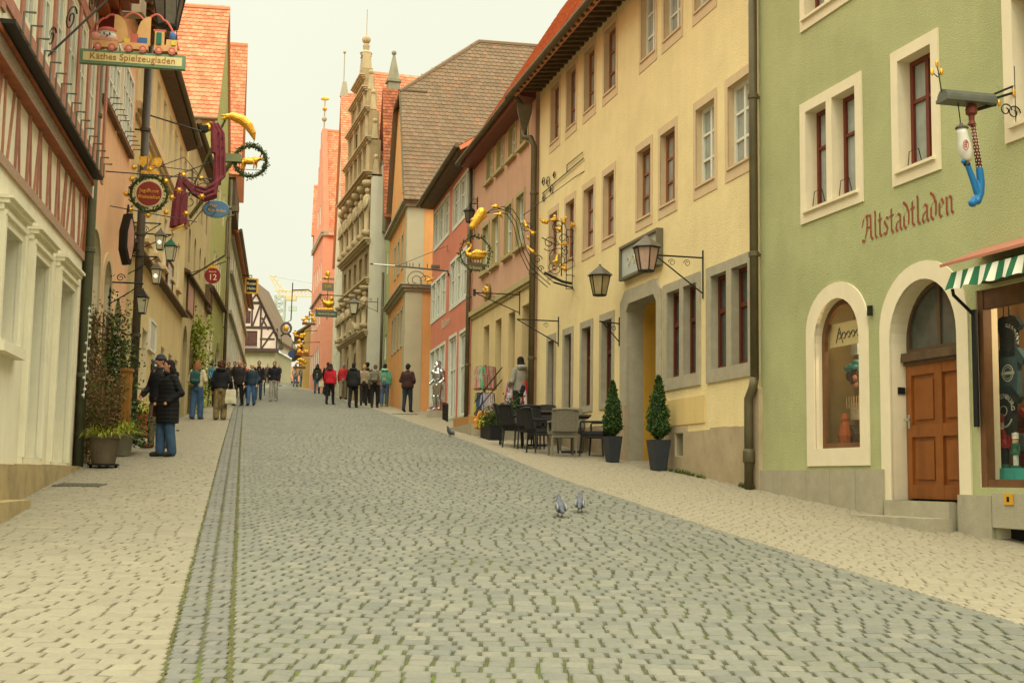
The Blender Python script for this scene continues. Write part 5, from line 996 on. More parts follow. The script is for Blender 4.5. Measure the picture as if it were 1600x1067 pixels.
# ---- toy shop sign
def toy_sign():
    s = Sg(208, 94, 17.6, LX); root = empty('toy_shop_sign', s.P(0, 0), 'hanging toy shop sign with a wooden toy train riding on a green framed name board', 'sign'); k = s.k
    b = MB(); w, h = 1.44, .2; b.box(s.P(0, 0), (w, .09, h), s.ax()); b.build('board_frame', M('green_frame', '#748a6a', var=.15, scale=9), root)
    c = MB()
    for d in (1, -1): c.box(s.P(0, 0, .047*d), (w-.09, .006, h-.075), s.ax())
    c.build('name_panel', M('cream_panel', '#d8cc92', var=.06), root)
    textmesh('Käthes Spielzeugladen', .132, None, 0, 0, 0, M('brown_lettering', '#ab6c30', var=.1), 'lettering', root, axes=(s.X, Z, s.n), org=s.P(0, -.036, .052), align='CENTER', xs=1.0)
    pal = {'wood': M('toy_wood', '#d6a86e', var=.12, scale=9), 'red': M('toy_red', '#c4695a', var=.1), 'pink': M('toy_pink', '#d99a88', var=.1), 'green': M('toy_green', '#2f6f58', var=.1), 'blue': M('toy_blue', '#4a6a9a', var=.1), 'yel': M('toy_yellow', '#d8c04e', var=.1), 'white': m_white}
    def wag(x0, x1, body, extra):
        o = MB(); o.box(s.P((x0+x1)/2, .19), (x1-x0, .1, .09), s.ax()); wo = o.build('wagon', pal['wood'], root)
        for x in (x0+.07, x1-.07):
            q = MB(); q.lathe([(.05, -.07), (.052, .07)], s.P(x, .145), 14, (s.X, Z, s.n)); q.build('wheel', pal['red'], wo); q = MB(); q.lathe([(.028, .07), (.02, .076)], s.P(x, .145), 12, (s.X, Z, s.n)); q.build('hub', pal['pink'], wo)
        for nm, m, (x, z, a, c_, t) in extra:
            q = MB()
            if t == 'b': q.box(s.P(x, z), (a, .08, c_), s.ax())
            else: q.ell(s.P(x, z), (a, .06, c_), s.ax())
            q.build(nm, pal[m], wo)
    wag(-.55, -.22, None, [('santa_face', 'white', (-.36, .32, .12, .09, 'e')), ('santa_hat', 'red', (-.37, .40, .13, .055, 'e')), ('sack', 'pink', (-.52, .30, .08, .07, 'e')), ('suit', 'pink', (-.38, .27, .17, .06, 'e')), ('hat_brim', 'white', (-.37, .372, .125, .018, 'e')), ('nose', 'red', (-.36, .31, .016, .016, 'e')), ('eye', 'blue', (-.40, .335, .012, .016, 'e')), ('eye', 'blue', (-.325, .335, .012, .016, 'e'))])
    wag(-.13, .2, None, [('toy_block', 'yel', (-.09, .26, .08, .07, 'b')), ('toy_block', 'red', (.0, .3, .1, .14, 'b')), ('toy_block', 'blue', (.12, .28, .12, .08, 'b'))])
    wag(.28, .6, None, [('engine_cab', 'wood', (.35, .33, .13, .2, 'b')), ('cab_roof', 'red', (.35, .445, .17, .025, 'b')), ('cab_door', 'green', (.345, .32, .07, .17, 'b')), ('boiler', 'wood', (.52, .27, .15, .1, 'b')), ('engine_panel', 'yel', (.55, .27, .06, .07, 'b')), ('chimney', 'blue', (.53, .37, .05, .08, 'e'))])
    for o in root.children_recursive:
        if o.name.startswith(('cab_door', 'engine_panel', 'nose', 'eye')): o.location = s.n*(.03 if o.name[0] in 'ce' and o.name[1] in 'an' else .055)
    for x, sg in ((-.2, 1), (.14, -1)):
        q = MB(); q.prism([s.P(x+a_*sg, b_, -.03) for a_, b_ in ((-.08, .22), (.04, .25), (.10, .3), (.115, .36), (.10, .42), (.085, .5), (.055, .57), (.01, .62), (-.04, .645), (-.08, .64))], s.n*.03); q.build('cutout_tree', pal['wood'], root)
    a = MB()
    for x0, x1, z, hh in ((-.6, -.2, .33, .26), (-.2, .16, .55, .14), (.16, .62, .2, .42)): a.tube([s.P(x0+(x1-x0)*t/12, z+(.59-z if (x0 < -.5 and t > 6) or (x0 > .1 and t < 6) else 0)*abs(t-6)/6+hh*sin(pi*t/12), -.02) for t in range(13)], .016, 6)
    a.build('arch_rail', pal['red'], root)
    br = MB(); w0 = HL.P(*HL.uv(55, 103), .02); w1 = HL.P(*HL.uv(60, 0), .02); top = s.P(.0, 1.1, 0); br.tube([w0, w1, w1+Z*.8], .014, 5); br.tube([w0, top+Z*.2], .016, 5); br.tube([w1+Z*.6, top+Z*.2, s.P(.65, 1.3)], .016, 5)
    for x in (-.55, .6): br.tube([s.P(x, .09), s.P(x*.9, 1.25)], .007, 4)
    m = (w0+w1)/2; ux = (top-w0).normalized()
    for k_, (t, r) in enumerate(((.12, .13), (.3, .17), (.52, .16))): c0 = w0+(top-w0)*t+Z*(.1+r); br.tube([c0+ux*(r*(1-.8*i/26)*cos(6.28*1.6*i/26))+Z*(r*(1-.8*i/26)*sin(6.28*1.6*i/26)) for i in range(27)], .011, 5)
    br.build('bracket', m_iron, root)
toy_sign()
def banner():
    s = Sg(169, 30, 19.6, LX); mb = MB(); mb.box(s.P(0, .1), (.28, .05, .75), s.ax()); mb.box(s.P(.15, .1), (.03, .07, .8), s.ax()); o = mb.build('wall_banner', M('dark_red_cloth', '#6a1f1a', var=.15, bump=.2, bscale=12)); tag(o, 'dark red banner hanging high behind the toy train sign', 'banner')
banner()
def big_lantern():
    c = at(262, 42, 20.5)
    r = lantern(c, .55, .9, 'large dark green lantern partly cut off at the top behind the toy sign', m_lampgrey, m_lampgrey, None, lambda m, c: (m.tube([c+Z*.9, c+Z*1.1, V(OL.P(.5, c.z+1.1, 0))], .025, 6)), n=6)
    b = MB(); p = at(205, 8, 20.8); b.box(p, (.42, .3, .3)); b.box(p-Z*.17, (.46, .33, .03)); tag(b.build('wall_box', M('greyish_box', '#a08e74', var=.1)), 'small greyish box mounted above the toy train sign', 'box')
big_lantern()
# ---- wreath sign with crest
def wreath_sign():
    s = Sg(233, 303, 24, LX); root = empty('wreath_sign', s.P(0, 0), 'round burgundy sign with two gold text lines inside a green wreath', 'sign')
    d = MB(); disc(d, s, 0, 0, .23, -.03, .03); d.build('disc', M('burgundy_disc', '#7a2e28', var=.15), root); e = MB(); ring_ = [s.P(.25*cos(6.283*i/32), .25*sin(6.283*i/32)) for i in range(32)]; e.tube(ring_, .022, 6, closed=True); e.build('rim', M('pale_rim', '#c9bb90', var=.1), root)
    textmesh('Jagdhaus', .105, None, 0, 0, 0, m_gold, 'lettering', root, axes=(s.X, Z, s.n), org=s.P(0, .02, .034), align='CENTER'); textmesh('Weinstuben', .105, None, 0, 0, 0, m_gold, 'lettering', root, axes=(s.X, Z, s.n), org=s.P(0, -.1, .034), align='CENTER', xs=.8)
    w = MB(); wreath(w, s, 0, 0, .335, .045, 520, .055); w.build('wreath', m_leaf, root)
    c = MB()
    for sg in (-1, 1): c.prism([s.P(sg*.06, .72, 0), s.P(sg*.22, .7, 0), s.P(sg*.2, .56, 0), s.P(sg*.13, .5, 0), s.P(sg*.07, .58, 0)], s.n*.04); c.tube([s.P(-sg*.02, .75), s.P(sg*.06, .42)], .022, 6)
    c.box(s.P(0, .41), (.34, .05, .06), s.ax()); c.ell(s.P(0, .47), .05, n=8, m=6); c.build('crest', m_gold, root)
    b = MB(); wl = OL.P(*OL.uv(165, 268), 0); b.tube([wl, s.P(1.15, .35)], .012, 5); b.tube([OL.P(*OL.uv(172, 322), 0), s.P(.9, -.5)], .01, 5); b.tube([s.P(-.1, .42), s.P(.62, .75), s.P(1.1, .2)], .009, 5); b.tube([s.P(.3, .3), s.P(1.2, .72)], .009, 5)
    for x, z, r in ((.75, -.1, .22), (1.0, .1, .18), (.72, .22, .16), (1.15, -.25, .16)): scroll(b, s, x, z, r, 1.4, .008, a0=x*7)
    b.build('bracket', m_iron, root)
    for x, z in ((-.33, .27), (-.42, -.02), (-.33, -.33), (.3, .26), (.42, -.05), (.33, -.34), (.0, -.42), (.62, .4), (-.3, .5), (.55, .1), (.95, .35), (.98, .0), (.7, -.35)):
        q = MB(); q.ell(s.P(x, z), .05, n=8, m=6)
        for i in range(6): a = i*pi/3; q.prism([s.P(x+.03*cos(a+.5), z+.03*sin(a+.5), -.01), s.P(x+.075*cos(a), z+.075*sin(a), -.01), s.P(x+.03*cos(a-.5), z+.03*sin(a-.5), -.01)], s.n*.02)
        q.build('gold_blossom', m_gold, root)
wreath_sign()
# ---- burgundy drapery
def drape():
    s = Sg(320, 270, 27.5, LX); k = s.k; mb = MB()
    path = [(330, 188), (340, 205), (342, 240), (343, 275), (338, 298), (322, 306), (304, 300), (290, 287), (280, 277)]; P = [s.q(*p) for p in path]
    W = [.12, .13, .14, .15, .24, .2, .15, .11, .09]
    for j in range(6):
        o = (j/5-.5); pts = [p+(s.X*(o*W[i]*1.5) if i < 4 else Z*(o*W[i]*1.3)) + s.n*(.05*(j % 2)) for i, p in enumerate(P)]; mb.tube(pts, [w*.2 for w in W], 8)
    for j in range(5): x = 278+j*4.0; mb.tube([s.q(281, 277, .03*(j % 2)), s.q(x-2, 310, .05*(j % 2)), s.q(x-5+j*.6, 362-j*1.6, .06*(j % 2))], [.03, .055, .06], 8)
    mb.tube([s.q(330, 190), s.q(333, 215), s.q(334, 238)], [.06, .09, .08], 8)
    o = mb.fuse('hanging_drapery', M('burgundy_cloth', '#6b2c33', rough=.75, var=.2, scale=5), None, .014, 3); tag(o, 'burgundy sculpted drapery swag hanging from a wall bracket over the left pavement', 'drapery')
    f = MB(); f.tube([s.q(272, 367, .05), s.q(283, 361, .08), s.q(292, 357, .08)], .025, 6); f.build('gold_fringe', m_gold, o)
    b = MB(); b.tube([CL.P(*CL.uv(232, 180), 0), s.q(318, 205), s.q(335, 192)], .018, 5); b.box(s.q(318, 198), (.16, .1, .12)); b.tube([s.q(225, 262), s.q(300, 268), s.q(344, 300)], .009, 4); b.build('bracket', m_iron, o)
    g = MB(); g.ell(s.q(322, 196), (.09, .06, .1), n=8, m=6); g.ell(s.q(326, 190), .05, n=8, m=6); g.build('gold_knob', m_gold, o)
drape()
def bull_sign():
    s = Sg(391, 252, 31, LX); root = empty('bull_wreath_sign', s.P(0, 0), 'gilded bull standing inside a green wreath hung from a curved golden horn', 'sign')
    w = MB(); wreath(w, s, 0, 0, .385, .065, 1100, .06); w.build('wreath', m_leaf, root)
    a = MB(); animal(a, s, 'bull', -.03, .0, .48); a.fuse('gilded_bull', m_gold, root, .012, 1)
    h = MB(); path = [(352, 181), (362, 181), (376, 186), (386, 194), (393, 206), (396, 216)]; h.caps([s.q(*p) for p in path], [.06, .11, .13, .12, .085, .03]); h.caps([s.q(345, 186), s.q(355, 182)], [.03, .07]); h.caps([s.q(343, 180), s.q(356, 180)], [.02, .04]); h.fuse('golden_horn', m_gold, root, .014, 1)
    b = MB(); b.tube([s.q(396, 217), s.q(395, 226)], .008, 4); b.tube([s.q(369, 266), s.q(413, 266)], .008, 4); b.build('hook', m_iron, root)
    r = MB()
    for sg in (-1, 1): r.tube([s.q(394, 228), s.q(394+sg*9, 222), s.q(394+sg*7, 230), s.q(394, 229)], .02, 6)
    r.build('ribbon', M('brown_ribbon', '#7a5230', var=.1), root)
    k = MB(); e0 = s.q(352, 181); wp = CL.P(*CL.uv(240, 190), 0); k.tube([BL.P(.4, e0.z-.25, 0), e0, s.q(362, 180)], .03, 6); k.box(s.q(357, 249), (.62, .2, .2), s.ax()); k.tube([s.q(372, 249), s.q(366, 249), BL.P(.3, s.q(345, 249).z, 0)], .06, 6); k.build('bracket', M('green_bracket', '#6d7350', var=.15), root)
bull_sign()
def oval_sign():
    s = Sg(338, 327, 35, LX); root = empty('oval_sign', s.P(0, 0), 'blue oval hanging sign under the burgundy drapery', 'sign'); d = MB(); disc(d, s, 0, 0, .35, -.03, .03, 28, .235); d.build('board', M('sign_blue', '#4a6a86', var=.12), root)
    e = MB(); e.tube([s.P(.35*cos(6.283*i/32), .235*sin(6.283*i/32), 0) for i in range(32)], .02, 6, closed=True); e.build('rim', M('sign_rim', '#7a9480', var=.1), root)
    textmesh('Der', .13, None, 0, 0, 0, m_gold, 'lettering', root, axes=(s.X, Z, s.n), org=s.P(-.08, .05, .034), align='CENTER'); textmesh('Buchladen', .12, None, 0, 0, 0, m_gold, 'lettering', root, axes=(s.X, Z, s.n), org=s.P(.02, -.08, .034), align='CENTER')
    b = MB(); p = s.P(-.1, .25); b.tube([p, p+Z*.12, BL.P(1, p.z+.12, 0)], .015, 5); b.build('bracket', m_iron, root)
    f = empty('flood_lamp', s.q(367, 325), 'small square lamp head on a bent pipe beside the blue oval sign', 'lamp'); q = MB(); q.box(s.q(368, 325), (.16, .2, .16)); q.tube([s.q(358, 324), s.q(364, 324)], .05, 6); q.build('lamp_head', m_gutter, f); q = MB(); q.tube([s.q(367, 330), s.q(366, 335), s.q(357, 339), s.q(355, 345), s.q(355, 400), BL.P(1, s.q(355, 400).z, 0)], .03, 6); q.build('bent_pipe', m_gutter, f)
oval_sign()
def twelve():
    s = Sg(332, 431, 38, LX); root = empty('number_sign', s.P(0, 0), 'round dark red sign reading 12 with a small gold crown on top', 'sign'); d = MB(); disc(d, s, 0, 0, .235, -.03, .03); d.build('disc', M('sign_red', '#7a2426', var=.1), root)
    cw = M('cream_lettering', '#d8c6a0', var=.05); textmesh('12', .25, None, 0, 0, 0, cw, 'lettering', root, axes=(s.X, Z, s.n), org=s.P(.01, -.13, .034), align='CENTER'); textmesh('Altstadt', .07, None, 0, 0, 0, cw, 'lettering', root, axes=(s.X, Z, s.n), org=s.P(0, .1, .034), align='CENTER')
    c = MB(); c.prism([s.P(x, z, -.02) for x, z in ((-.15, .2), (.15, .2), (.16, .32), (.1, .27), (.05, .35), (0, .28), (-.05, .35), (-.1, .27), (-.16, .32))], s.n*.04); c.build('crown', m_gold, root)
    b = MB(); p = s.P(0, .34); b.tube([p, p+Z*.12], .01, 4); b.tube([BL.P(2, p.z+.12, 0), p+Z*.12+s.X*.4], .014, 5); b.build('bracket', m_iron, root)
twelve()
def arm_to(fac, dz=.05, r=.016):
    def f(m, c):
        d = (c-fac.A).dot(fac.u); w = fac.P(d, c.z, 0); z = c.z
        m.tube([w+Z*.55, c+Z*.55], r, 5); m.tube([w+Z*.1, w+Z*.75], r, 5); m.tube([w+Z*.15, w+(c-w)*.45+Z*.32, c+Z*.55], r*.7, 5); mid = w+(c-w)*.3+Z*.62; o = (c-w).normalized()
        m.tube([mid+o*(.08*cos(i*.6)*(1-i/20))+Z*(.08*sin(i*.6)*(1-i/20)+.02) for i in range(16)], r*.6, 4)
    return f
GRP = 'wall lanterns along the left row'
lantern(at(250, 390, 26.5), .26, .46, 'upper grey roofed lit lantern beside the one with a green roof', m_lampglass, m_lampgrey, GRP, arm_to(CL), True)
lantern(at(266, 407, 26.8), .30, .48, 'green roofed lantern hanging beside an upper lit lantern', m_lampglass, m_greenroof, GRP, arm_to(CL))
lantern(at(244, 443, 26.0), .26, .46, 'lower lit lantern under the green roofed lantern', m_lampglass, m_lampgrey, GRP, arm_to(CL), True)
lantern(at(222, 489, 23.5), .24, .46, 'dark unlit lantern lowest of its cluster above the backpack rack', m_lampglass, m_iron, GRP, arm_to(OL))
def frame_sign(f, px, py, w, h, label, mf, mp, diamond=False, d=.06, name='framed_picture', cat='picture'):
    u, v = f.uv(px, py); root = empty(name, f.P(u, v, 0), label, cat); lp = [(u-w/2, v-h/2), (u+w/2, v-h/2), (u+w/2, v+h/2), (u-w/2, v+h/2)]
    if diamond: lp = [(u-w*.3, v-h/2), (u+w*.1, v-h/2), (u+w/2, v), (u+w*.1, v+h/2), (u-w*.3, v+h/2), (u-w/2, v)]
    m = MB(); ins = frame(m, f, lp, min(w, h)*.05+.015, .0, d); m.build('frame', mf, root); m = MB(); m.poly([f.P(*p, d*.6) for p in ins]); m.build('panel', mp, root); return root
m_pinkpanel = M('pink_panel', '#a8806e', var=.25, scale=5); m_bluepanel = M('pale_blue_panel', '#b3b8b0', var=.12, rough=.2)
def shield():
    s = Sg(198, 375, 22.3, V((.5, .866, 0)).normalized()); root = empty('display_case', s.P(0, 0), 'black edged pointed display case on the apricot house', 'display case'); pts = [(-.10, .16), (-.02, .47), (.03, .47), (.11, .2), (.11, -.1), (.05, -.44), (0, -.44), (-.10, -.18)]
    m = MB(); m.prism([s.P(*p, -.09) for p in pts], s.n*.17); m.build('case', m_black, root); m = MB(); m.prism([s.P(x*.68+.01, z*.78, .082) for x, z in pts], s.n*.006); m.build('panel', m_pinkpanel, root); m = MB(); m.tube([s.P(0, .5, 0), s.P(0, .62, 0), OL.P(OL.uv(196, 330)[0], s.P(0, .62).z, 0)], .02, 5); m.build('bracket', m_iron, root)
shield()
frame_sign(CL, 263, 436, 1.5, .95, 'pale blue framed picture on the cream house', m_darkwood, m_bluepanel); frame_sign(BL, 296, 467, 2.0, 1.0, 'pinkish framed picture on the beige stone house', m_darkwood, m_pinkpanel); frame_sign(GL5, 323, 468, 1.6, .9, 'dark brown framed board on the olive green house', m_darkwood, m_brownwood, d=.15)
frame_sign(CL, 236, 526, 1.3, .75, 'white framed notice board above the backpack rack', m_white, m_bluepanel, name='notice_board', cat='notice board')
def black_sign():
    s = Sg(393, 447, 72, LX); root = empty('gilt_sign', s.P(0, 0), 'small black sign with gold frame and cream letters near the timbered gable', 'sign'); m = MB(); m.box(s.P(0, 0), (.56, .1, .72), s.ax()); m.build('board', m_black, root); g = MB()
    for x, z, a, b in ((0, .4, .72, .08), (0, -.4, .72, .08), (-.33, 0, .1, .8), (.33, 0, .1, .8)): g.box(s.P(x, z), (a, .14, b), s.ax())
    g.build('gold_frame', m_gold, root); cw = M('pale_lettering', '#e0d6a8', var=.05); textmesh('Roter', .24, None, 0, 0, 0, cw, 'lettering', root, axes=(s.X, Z, s.n), org=s.P(0, .06, .055), align='CENTER', xs=.9); textmesh('Hahn', .24, None, 0, 0, 0, cw, 'lettering', root, axes=(s.X, Z, s.n), org=s.P(0, -.22, .055), align='CENTER', xs=.9)
    b = MB(); p = s.P(0, .46); b.tube([p, p+Z*.15, WL.P(12.5, p.z+.15, 0)], .03, 5); b.build('bracket', m_iron, root)
black_sign()
# ================= right side signs
def pipe_sign():
    k = .72; w0 = G.P(-.05, 0, 0); s = Sg(1515, 200, 12.44, RX); root = empty('tobacco_pipe_sign', s.P(0, 0), 'hanging sign shaped as a long tobacco pipe with white bowl and blue mouthpiece', 'sign'); q = s.q
    r = MB(); n = 8
    for half in (0,):
        a = [q(1465, 150), q(1555, 150)]
    ends = [V((0, -.10, -.02)), V((0, -.085, .035)), V((0, -.05, .075)), V((0, 0, .09)), V((0, .05, .075)), V((0, .085, .035)), V((0, .10, -.02))]
    pr = lambda o: [o+s.n*(-e.y)+Z*e.z for e in ends]; A_ = pr(q(1467, 155)); B_ = pr(q(1556, 155))
    for i in range(6): r.poly([A_[i], A_[i+1], B_[i+1], B_[i]])
    r.poly(A_); r.poly(B_); r.box(q(1511, 158), (.56, .21, .035), s.ax()); r.build('little_roof', M('slate_sheet', '#5a5c50', rough=.5, var=.2, scale=6), root)
    st = MB(); st.lathe([(.022, -.02), (.045, -.01), (.028, .03), (.03, .08), (.055, .1), (.06, .15), (.045, .19), (.015, .2)], q(1519, 193), 14, s.ax()); st.build('stem_knob', M('reddish_wood', '#6e3322', rough=.4, var=.15), root)
    t = MB(); a, b = q(1521, 193), q(1531, 266); t.tube([a, b], [.024, .033], 12); so_ = t.build('stem', M('stem_brown', '#6a3a1e', rough=.4, var=.15), root, smooth=True)
    dt = MB()
    for i in range(14):
        f_ = (i+.5)/14
        for an in (0, 1, 2, 3): p = a+(b-a)*f_; ang = an*.9+.3*(i % 2)-1.5; rr = .024+.009*f_; dt.ell(p+s.X*(rr*sin(ang))+s.n*(rr*cos(ang)), .0065, n=6, m=4)
    dt.build('white_dots', m_white, so_)
    bw = MB(); ax_ = (s.X, s.n, (q(1501, 203)-q(1509, 255)).normalized()); L_ = (q(1501, 203)-q(1509, 255)).length; bw.lathe([(.03, 0), (.045, .02), (.068, L_*.3), (.065, L_*.5), (.05, L_*.85), (.052, L_)], q(1509, 255), 16, ax_); bo = bw.build('bowl', M('porcelain', '#d2cfc0', rough=.25, var=.05), root, smooth=True)
    em = MB(); c = q(1500.5, 232, .066); em.tube([c+s.X*.03*cos(a_)+Z*.05*sin(a_) for a_ in [i*6.283/16 for i in range(16)]], .004, 4, closed=True)
    for dz in (.022, 0, -.022): em.tube([c+s.X*-.015+Z*dz, c+s.X*.0+Z*(dz+.01), c+s.X*.016+Z*(dz-.003)], .0045, 4)
    em.build('red_emblem', M('emblem_red', '#b04a3a', var=.05), bo)
    cp = MB(); cp.lathe([(.062, 0), (.066, .012), (.045, .03), (.02, .04), (.018, .055), (.005, .062)], q(1501, 203), 14, ax_); cp.build('bowl_lid', m_lampgrey, root, smooth=True)
    bl = MB(); bl.caps([q(1510, 262), q(1519, 285), q(1526, 306)], [.028, .032, .034]); bl.caps([q(1531, 266), q(1533, 288), q(1531, 306), q(1526, 318), q(1517, 322), q(1520, 315)], [.037, .04, .042, .042, .045, .03]); bl.ell(q(1502, 256), .024, n=8, m=6); bl.fuse('blue_mouthpiece', M('blue_paint', '#1f6a9c', rough=.35, var=.12), root, .008, 2)
    bk = MB(); bk.tube([q(1510, 258), q(1507, 262)], .034, 8); bk.build('collar', m_iron, root)
    h = MB(); h.tube([q(1495, 160), q(1499, 196)], .006, 4); h.tube([q(1519, 160), q(1519, 170)], .008, 4); h.tube([q(1524, 171), q(1561, 158)], .017, 6); h.ell(q(1562, 158), .02, n=8, m=6); h.build('hanger', m_iron, root)
    br = MB(); wz = s.q(1600, 130).z; wall_ = lambda dz, u=-.05: G.P(u, wz+dz, 0); br.tube([q(1555, 148), q(1556, 143), wall_(.05)], .012, 5); br.tube([q(1556, 150), wall_(-.02)], .014, 5); br.tube([wall_(.25), wall_(-.4)], .014, 5)
    for px, py, r_ in ((1582, 165, .07), (1597, 168, .075)): c = q(px, py); br.tube([c+s.X*(r_*cos(i*.45)*(1-i/24))+Z*(r_*sin(i*.45)*(1-i/24)) for i in range(18)], .007, 4)
    br.build('bracket', m_iron, root)
    fl = MB()
    for (x0, y0), (x1, y1) in (((1466, 145), (1459, 100)), ((1460, 122), (1450, 114)), ((1461, 121), (1466, 112))): fl.tube([q(x0, y0), q(x1, y1)], .006, 4)
    fl.build('tendril', m_iron, root)
    for i, (px, py) in enumerate(((1459, 100), (1450, 114), (1467, 112), (1570, 155), (1598, 135))): g = MB(); g.ell(q(px, py), (.018, .012, .04), n=8, m=6); g.build('gilded_bud', m_gold, root)
pipe_sign()
# ---- lamps and board on the yellow house
def yl_arm(u, z_top, z_bot, lat=.2):
    def f(m, c):
        w = lambda v: YH.P(u, v, .01); m.tube([w(z_bot), w(z_top+.12)], .014, 5); a = w(z_top); m.tube([a, V((c.x, c.y, z_top))], .014, 5); m.tube([w(z_bot+.08), V((c.x, c.y, z_top))+(a-V((c.x, c.y, z_top)))*.15], .012, 5)
        d = (V((c.x, c.y, z_top))-a)
        for t in (.28, .55): p = a+d*t-Z*.1; m.tube([p+d.normalized()*(.06*cos(i*.5)*(1-i/24))+Z*(.06*sin(i*.5)*(1-i/24)) for i in range(18)], .006, 4)
        m.tube([V((c.x, c.y, z_top)), V((c.x, c.y, z_top))-YH.u*0-d.normalized()*.0+Z*-.35], .012, 5) if 0 else None
    return f
c1 = at(1010, 423, 19.75); lantern(c1, .40, .58, 'larger six sided mauve and yellow lantern on a scrolled bracket before the framed board', m_lampmauve, m_lampgrey, 'lanterns on the yellow house', yl_arm(2.06, 5.2, 4.55), n=6, rot=.2)
c2 = at(937, 461, 23.6); lantern(c2, .40, .58, 'smaller looking amber lantern beside the stone doorway of the yellow house', m_lamphorn, m_lampgrey, 'lanterns on the yellow house', yl_arm(6.1, 4.62, 4.2), n=6, rot=.2)
o = frame_sign(YH, 1005, 400, 2.0, .64, 'pale framed board tilted in view above the stone doorway', M('board_frame_metal', '#6b6550', rough=.5), m_bluepanel, d=.12, name='shop_board', cat='sign')
mb = MB(); u, v = YH.uv(1005, 400)
for i in range(4): mb.tube(arc(YH.P(u+.55-.28*i, v-.02, .085), .09, .5, 5.4, YH.u, Z, 10, .05), .008, 4)
mb.build('faded_lettering', M('faded_yellow', '#c9c488', var=.1), o)
def bracket(f, u, v, out, label, down=.55, knob=True):
    mb = MB(); P = f.P; mb.tube([P(u, v+.1, .01), P(u, v-down, .01)], .015, 5); mb.tube([P(u, v, 0), P(u, v, out)], .015, 5); mb.tube([P(u, v-down+.05, 0), P(u, v, out)], .013, 5)
    for t in (.3, .6): mb.tube([P(u, v-.1+.06*sin(i*.5)*(1-i/24), out*t+.06*cos(i*.5)*(1-i/24)) for i in range(18)], .006, 4)
    if knob: mb.box(P(u, v, out), (.07, .07, .16))
    tag(mb.build('wall_bracket', m_iron), label, 'bracket')
bracket(YH, 10.2, 5.15, .95, 'empty iron bracket low on the yellow house near the drainpipe', knob=False); bracket(PK, 1.35, 6.22, 1.15, 'empty iron bracket with square end on the pink house', down=.5)
def wrought():
    mb = MB(); f = YH; P = f.P; mb.tube([P(11.6, 8.3, .03), P(8.4, 8.36, .03)], .012, 5); mb.tube([P(9.6, 8.34, .03), P(9.6, 8.5, .03), P(8.45, 8.5, .03)], .01, 5)
    for u, v, r in ((11.1, 8.45, .16), (10.8, 8.2, .15), (11.45, 8.15, .12), (11.5, 8.55, .13), (10.6, 8.5, .1)): mb.tube([P(u+r*cos(i*.45)*(1-i/26), v+r*sin(i*.45)*(1-i/26), .03) for i in range(20)], .01, 4)
    tag(mb.build('wall_ornament', m_iron), 'thin scrolled iron ornament fixed high on the yellow wall', 'ironwork')
wrought()
def swan_sign():
    s = Sg(743, 390, 26.2, RX); q = s.q; root = empty('swan_sign', s.P(0, 0), 'gilded swan in a ring hanging from a long arched iron arm with golden leaves', 'sign')
    a = MB()
    for dx, dy in ((0, 0), (-9, 8), (-16, 17)):
        a.tube([q(x+dx*.6, y+dy*.5, 0) for x, y in ((757, 335), (770, 322), (787, 318), (803, 322), (814, 338), (820, 362), (826, 385), (838, 408), (856, 424), (872, 436))], .009, 5)
    for x, y, r in ((826, 350, .12), (845, 400, .1), (850, 415, .07)): scroll(a, s, (x-743)*s.k, (390-y)*s.k, r, 1.3, .009)
    a.tube([q(872, 436), q(895, 441), YH.P(YH.uv(895, 441)[0], q(895, 441).z, 0)], .02, 5); a.tube([q(820, 330), q(905, 262), YH.P(8.4, q(905, 262).z, 0)], .008, 4); a.build('arched_arm', m_iron, root)
    h = MB(); h.caps([q(752, 330), q(745, 342), q(738, 353)], [.11, .10, .075]); h.caps([q(756, 334), q(750, 340)], [.07, .06]); h.ell(q(737, 354), .075, n=8, m=6); h.ell(q(741, 343), (.1, .07, .06), n=8, m=6); h.fuse('golden_plume', m_gold, root, .012, 2)
    for pts in ([(768, 319), (775, 318), (784, 321)], [(772, 331), (782, 330), (787, 337)], [(822, 338), (825, 347), (824, 352)], [(829, 352), (836, 358), (841, 356)], [(828, 365), (831, 370)], [(827, 380), (836, 388), (842, 391)]): l_ = MB(); l_.caps([q(*p) for p in pts], [.012]+[.045]*(len(pts)-2)+[.012] if len(pts) > 2 else [.03, .012], 6); l_.build('gilded_leaf', m_gold, root)
    r = MB(); r.tube([q(743+24*cos(6.283*i/30), 396-27*sin(6.283*i/30)) for i in range(30)], .009, 6, closed=True); r.tube([q(738, 358), q(734, 366), q(742, 368), q(741, 358)], .008, 4)
    for i in range(6): r.tube([q(730+5*i, 405), q(733+4*i, 412)], .007, 4)
    r.build('ring', m_iron, root); lf = MB(); leaves(lf, [q(743+(24+random.uniform(-3, 3))*cos(a_), 396-(27+random.uniform(-3, 3))*sin(a_), random.uniform(-.04, .04)) for a_ in [random.uniform(0, 6.28) for _ in range(300)]], .06); lf.build('leaf_garland', m_leaf, root)
    w = MB(); animal(w, s, 'swan', 0, -.13, .42); w.fuse('gilded_swan', m_gold, root, .012, 1)
    p = MB(); p.prism([q(x, y, -.02) for x, y in ((727, 415), (734, 411), (752, 411), (760, 415), (757, 422), (743, 425), (730, 421))], s.n*.04); p.build('name_plate', M('bronze_plate', '#5c5138', var=.2, metal=.3), root)
    textmesh('Schwan', .09, None, 0, 0, 0, M('plate_lettering', '#b0a070'), 'lettering', root, axes=(s.X, Z, s.n), org=q(743.5, 421.5, .022), align='CENTER')
swan_sign()
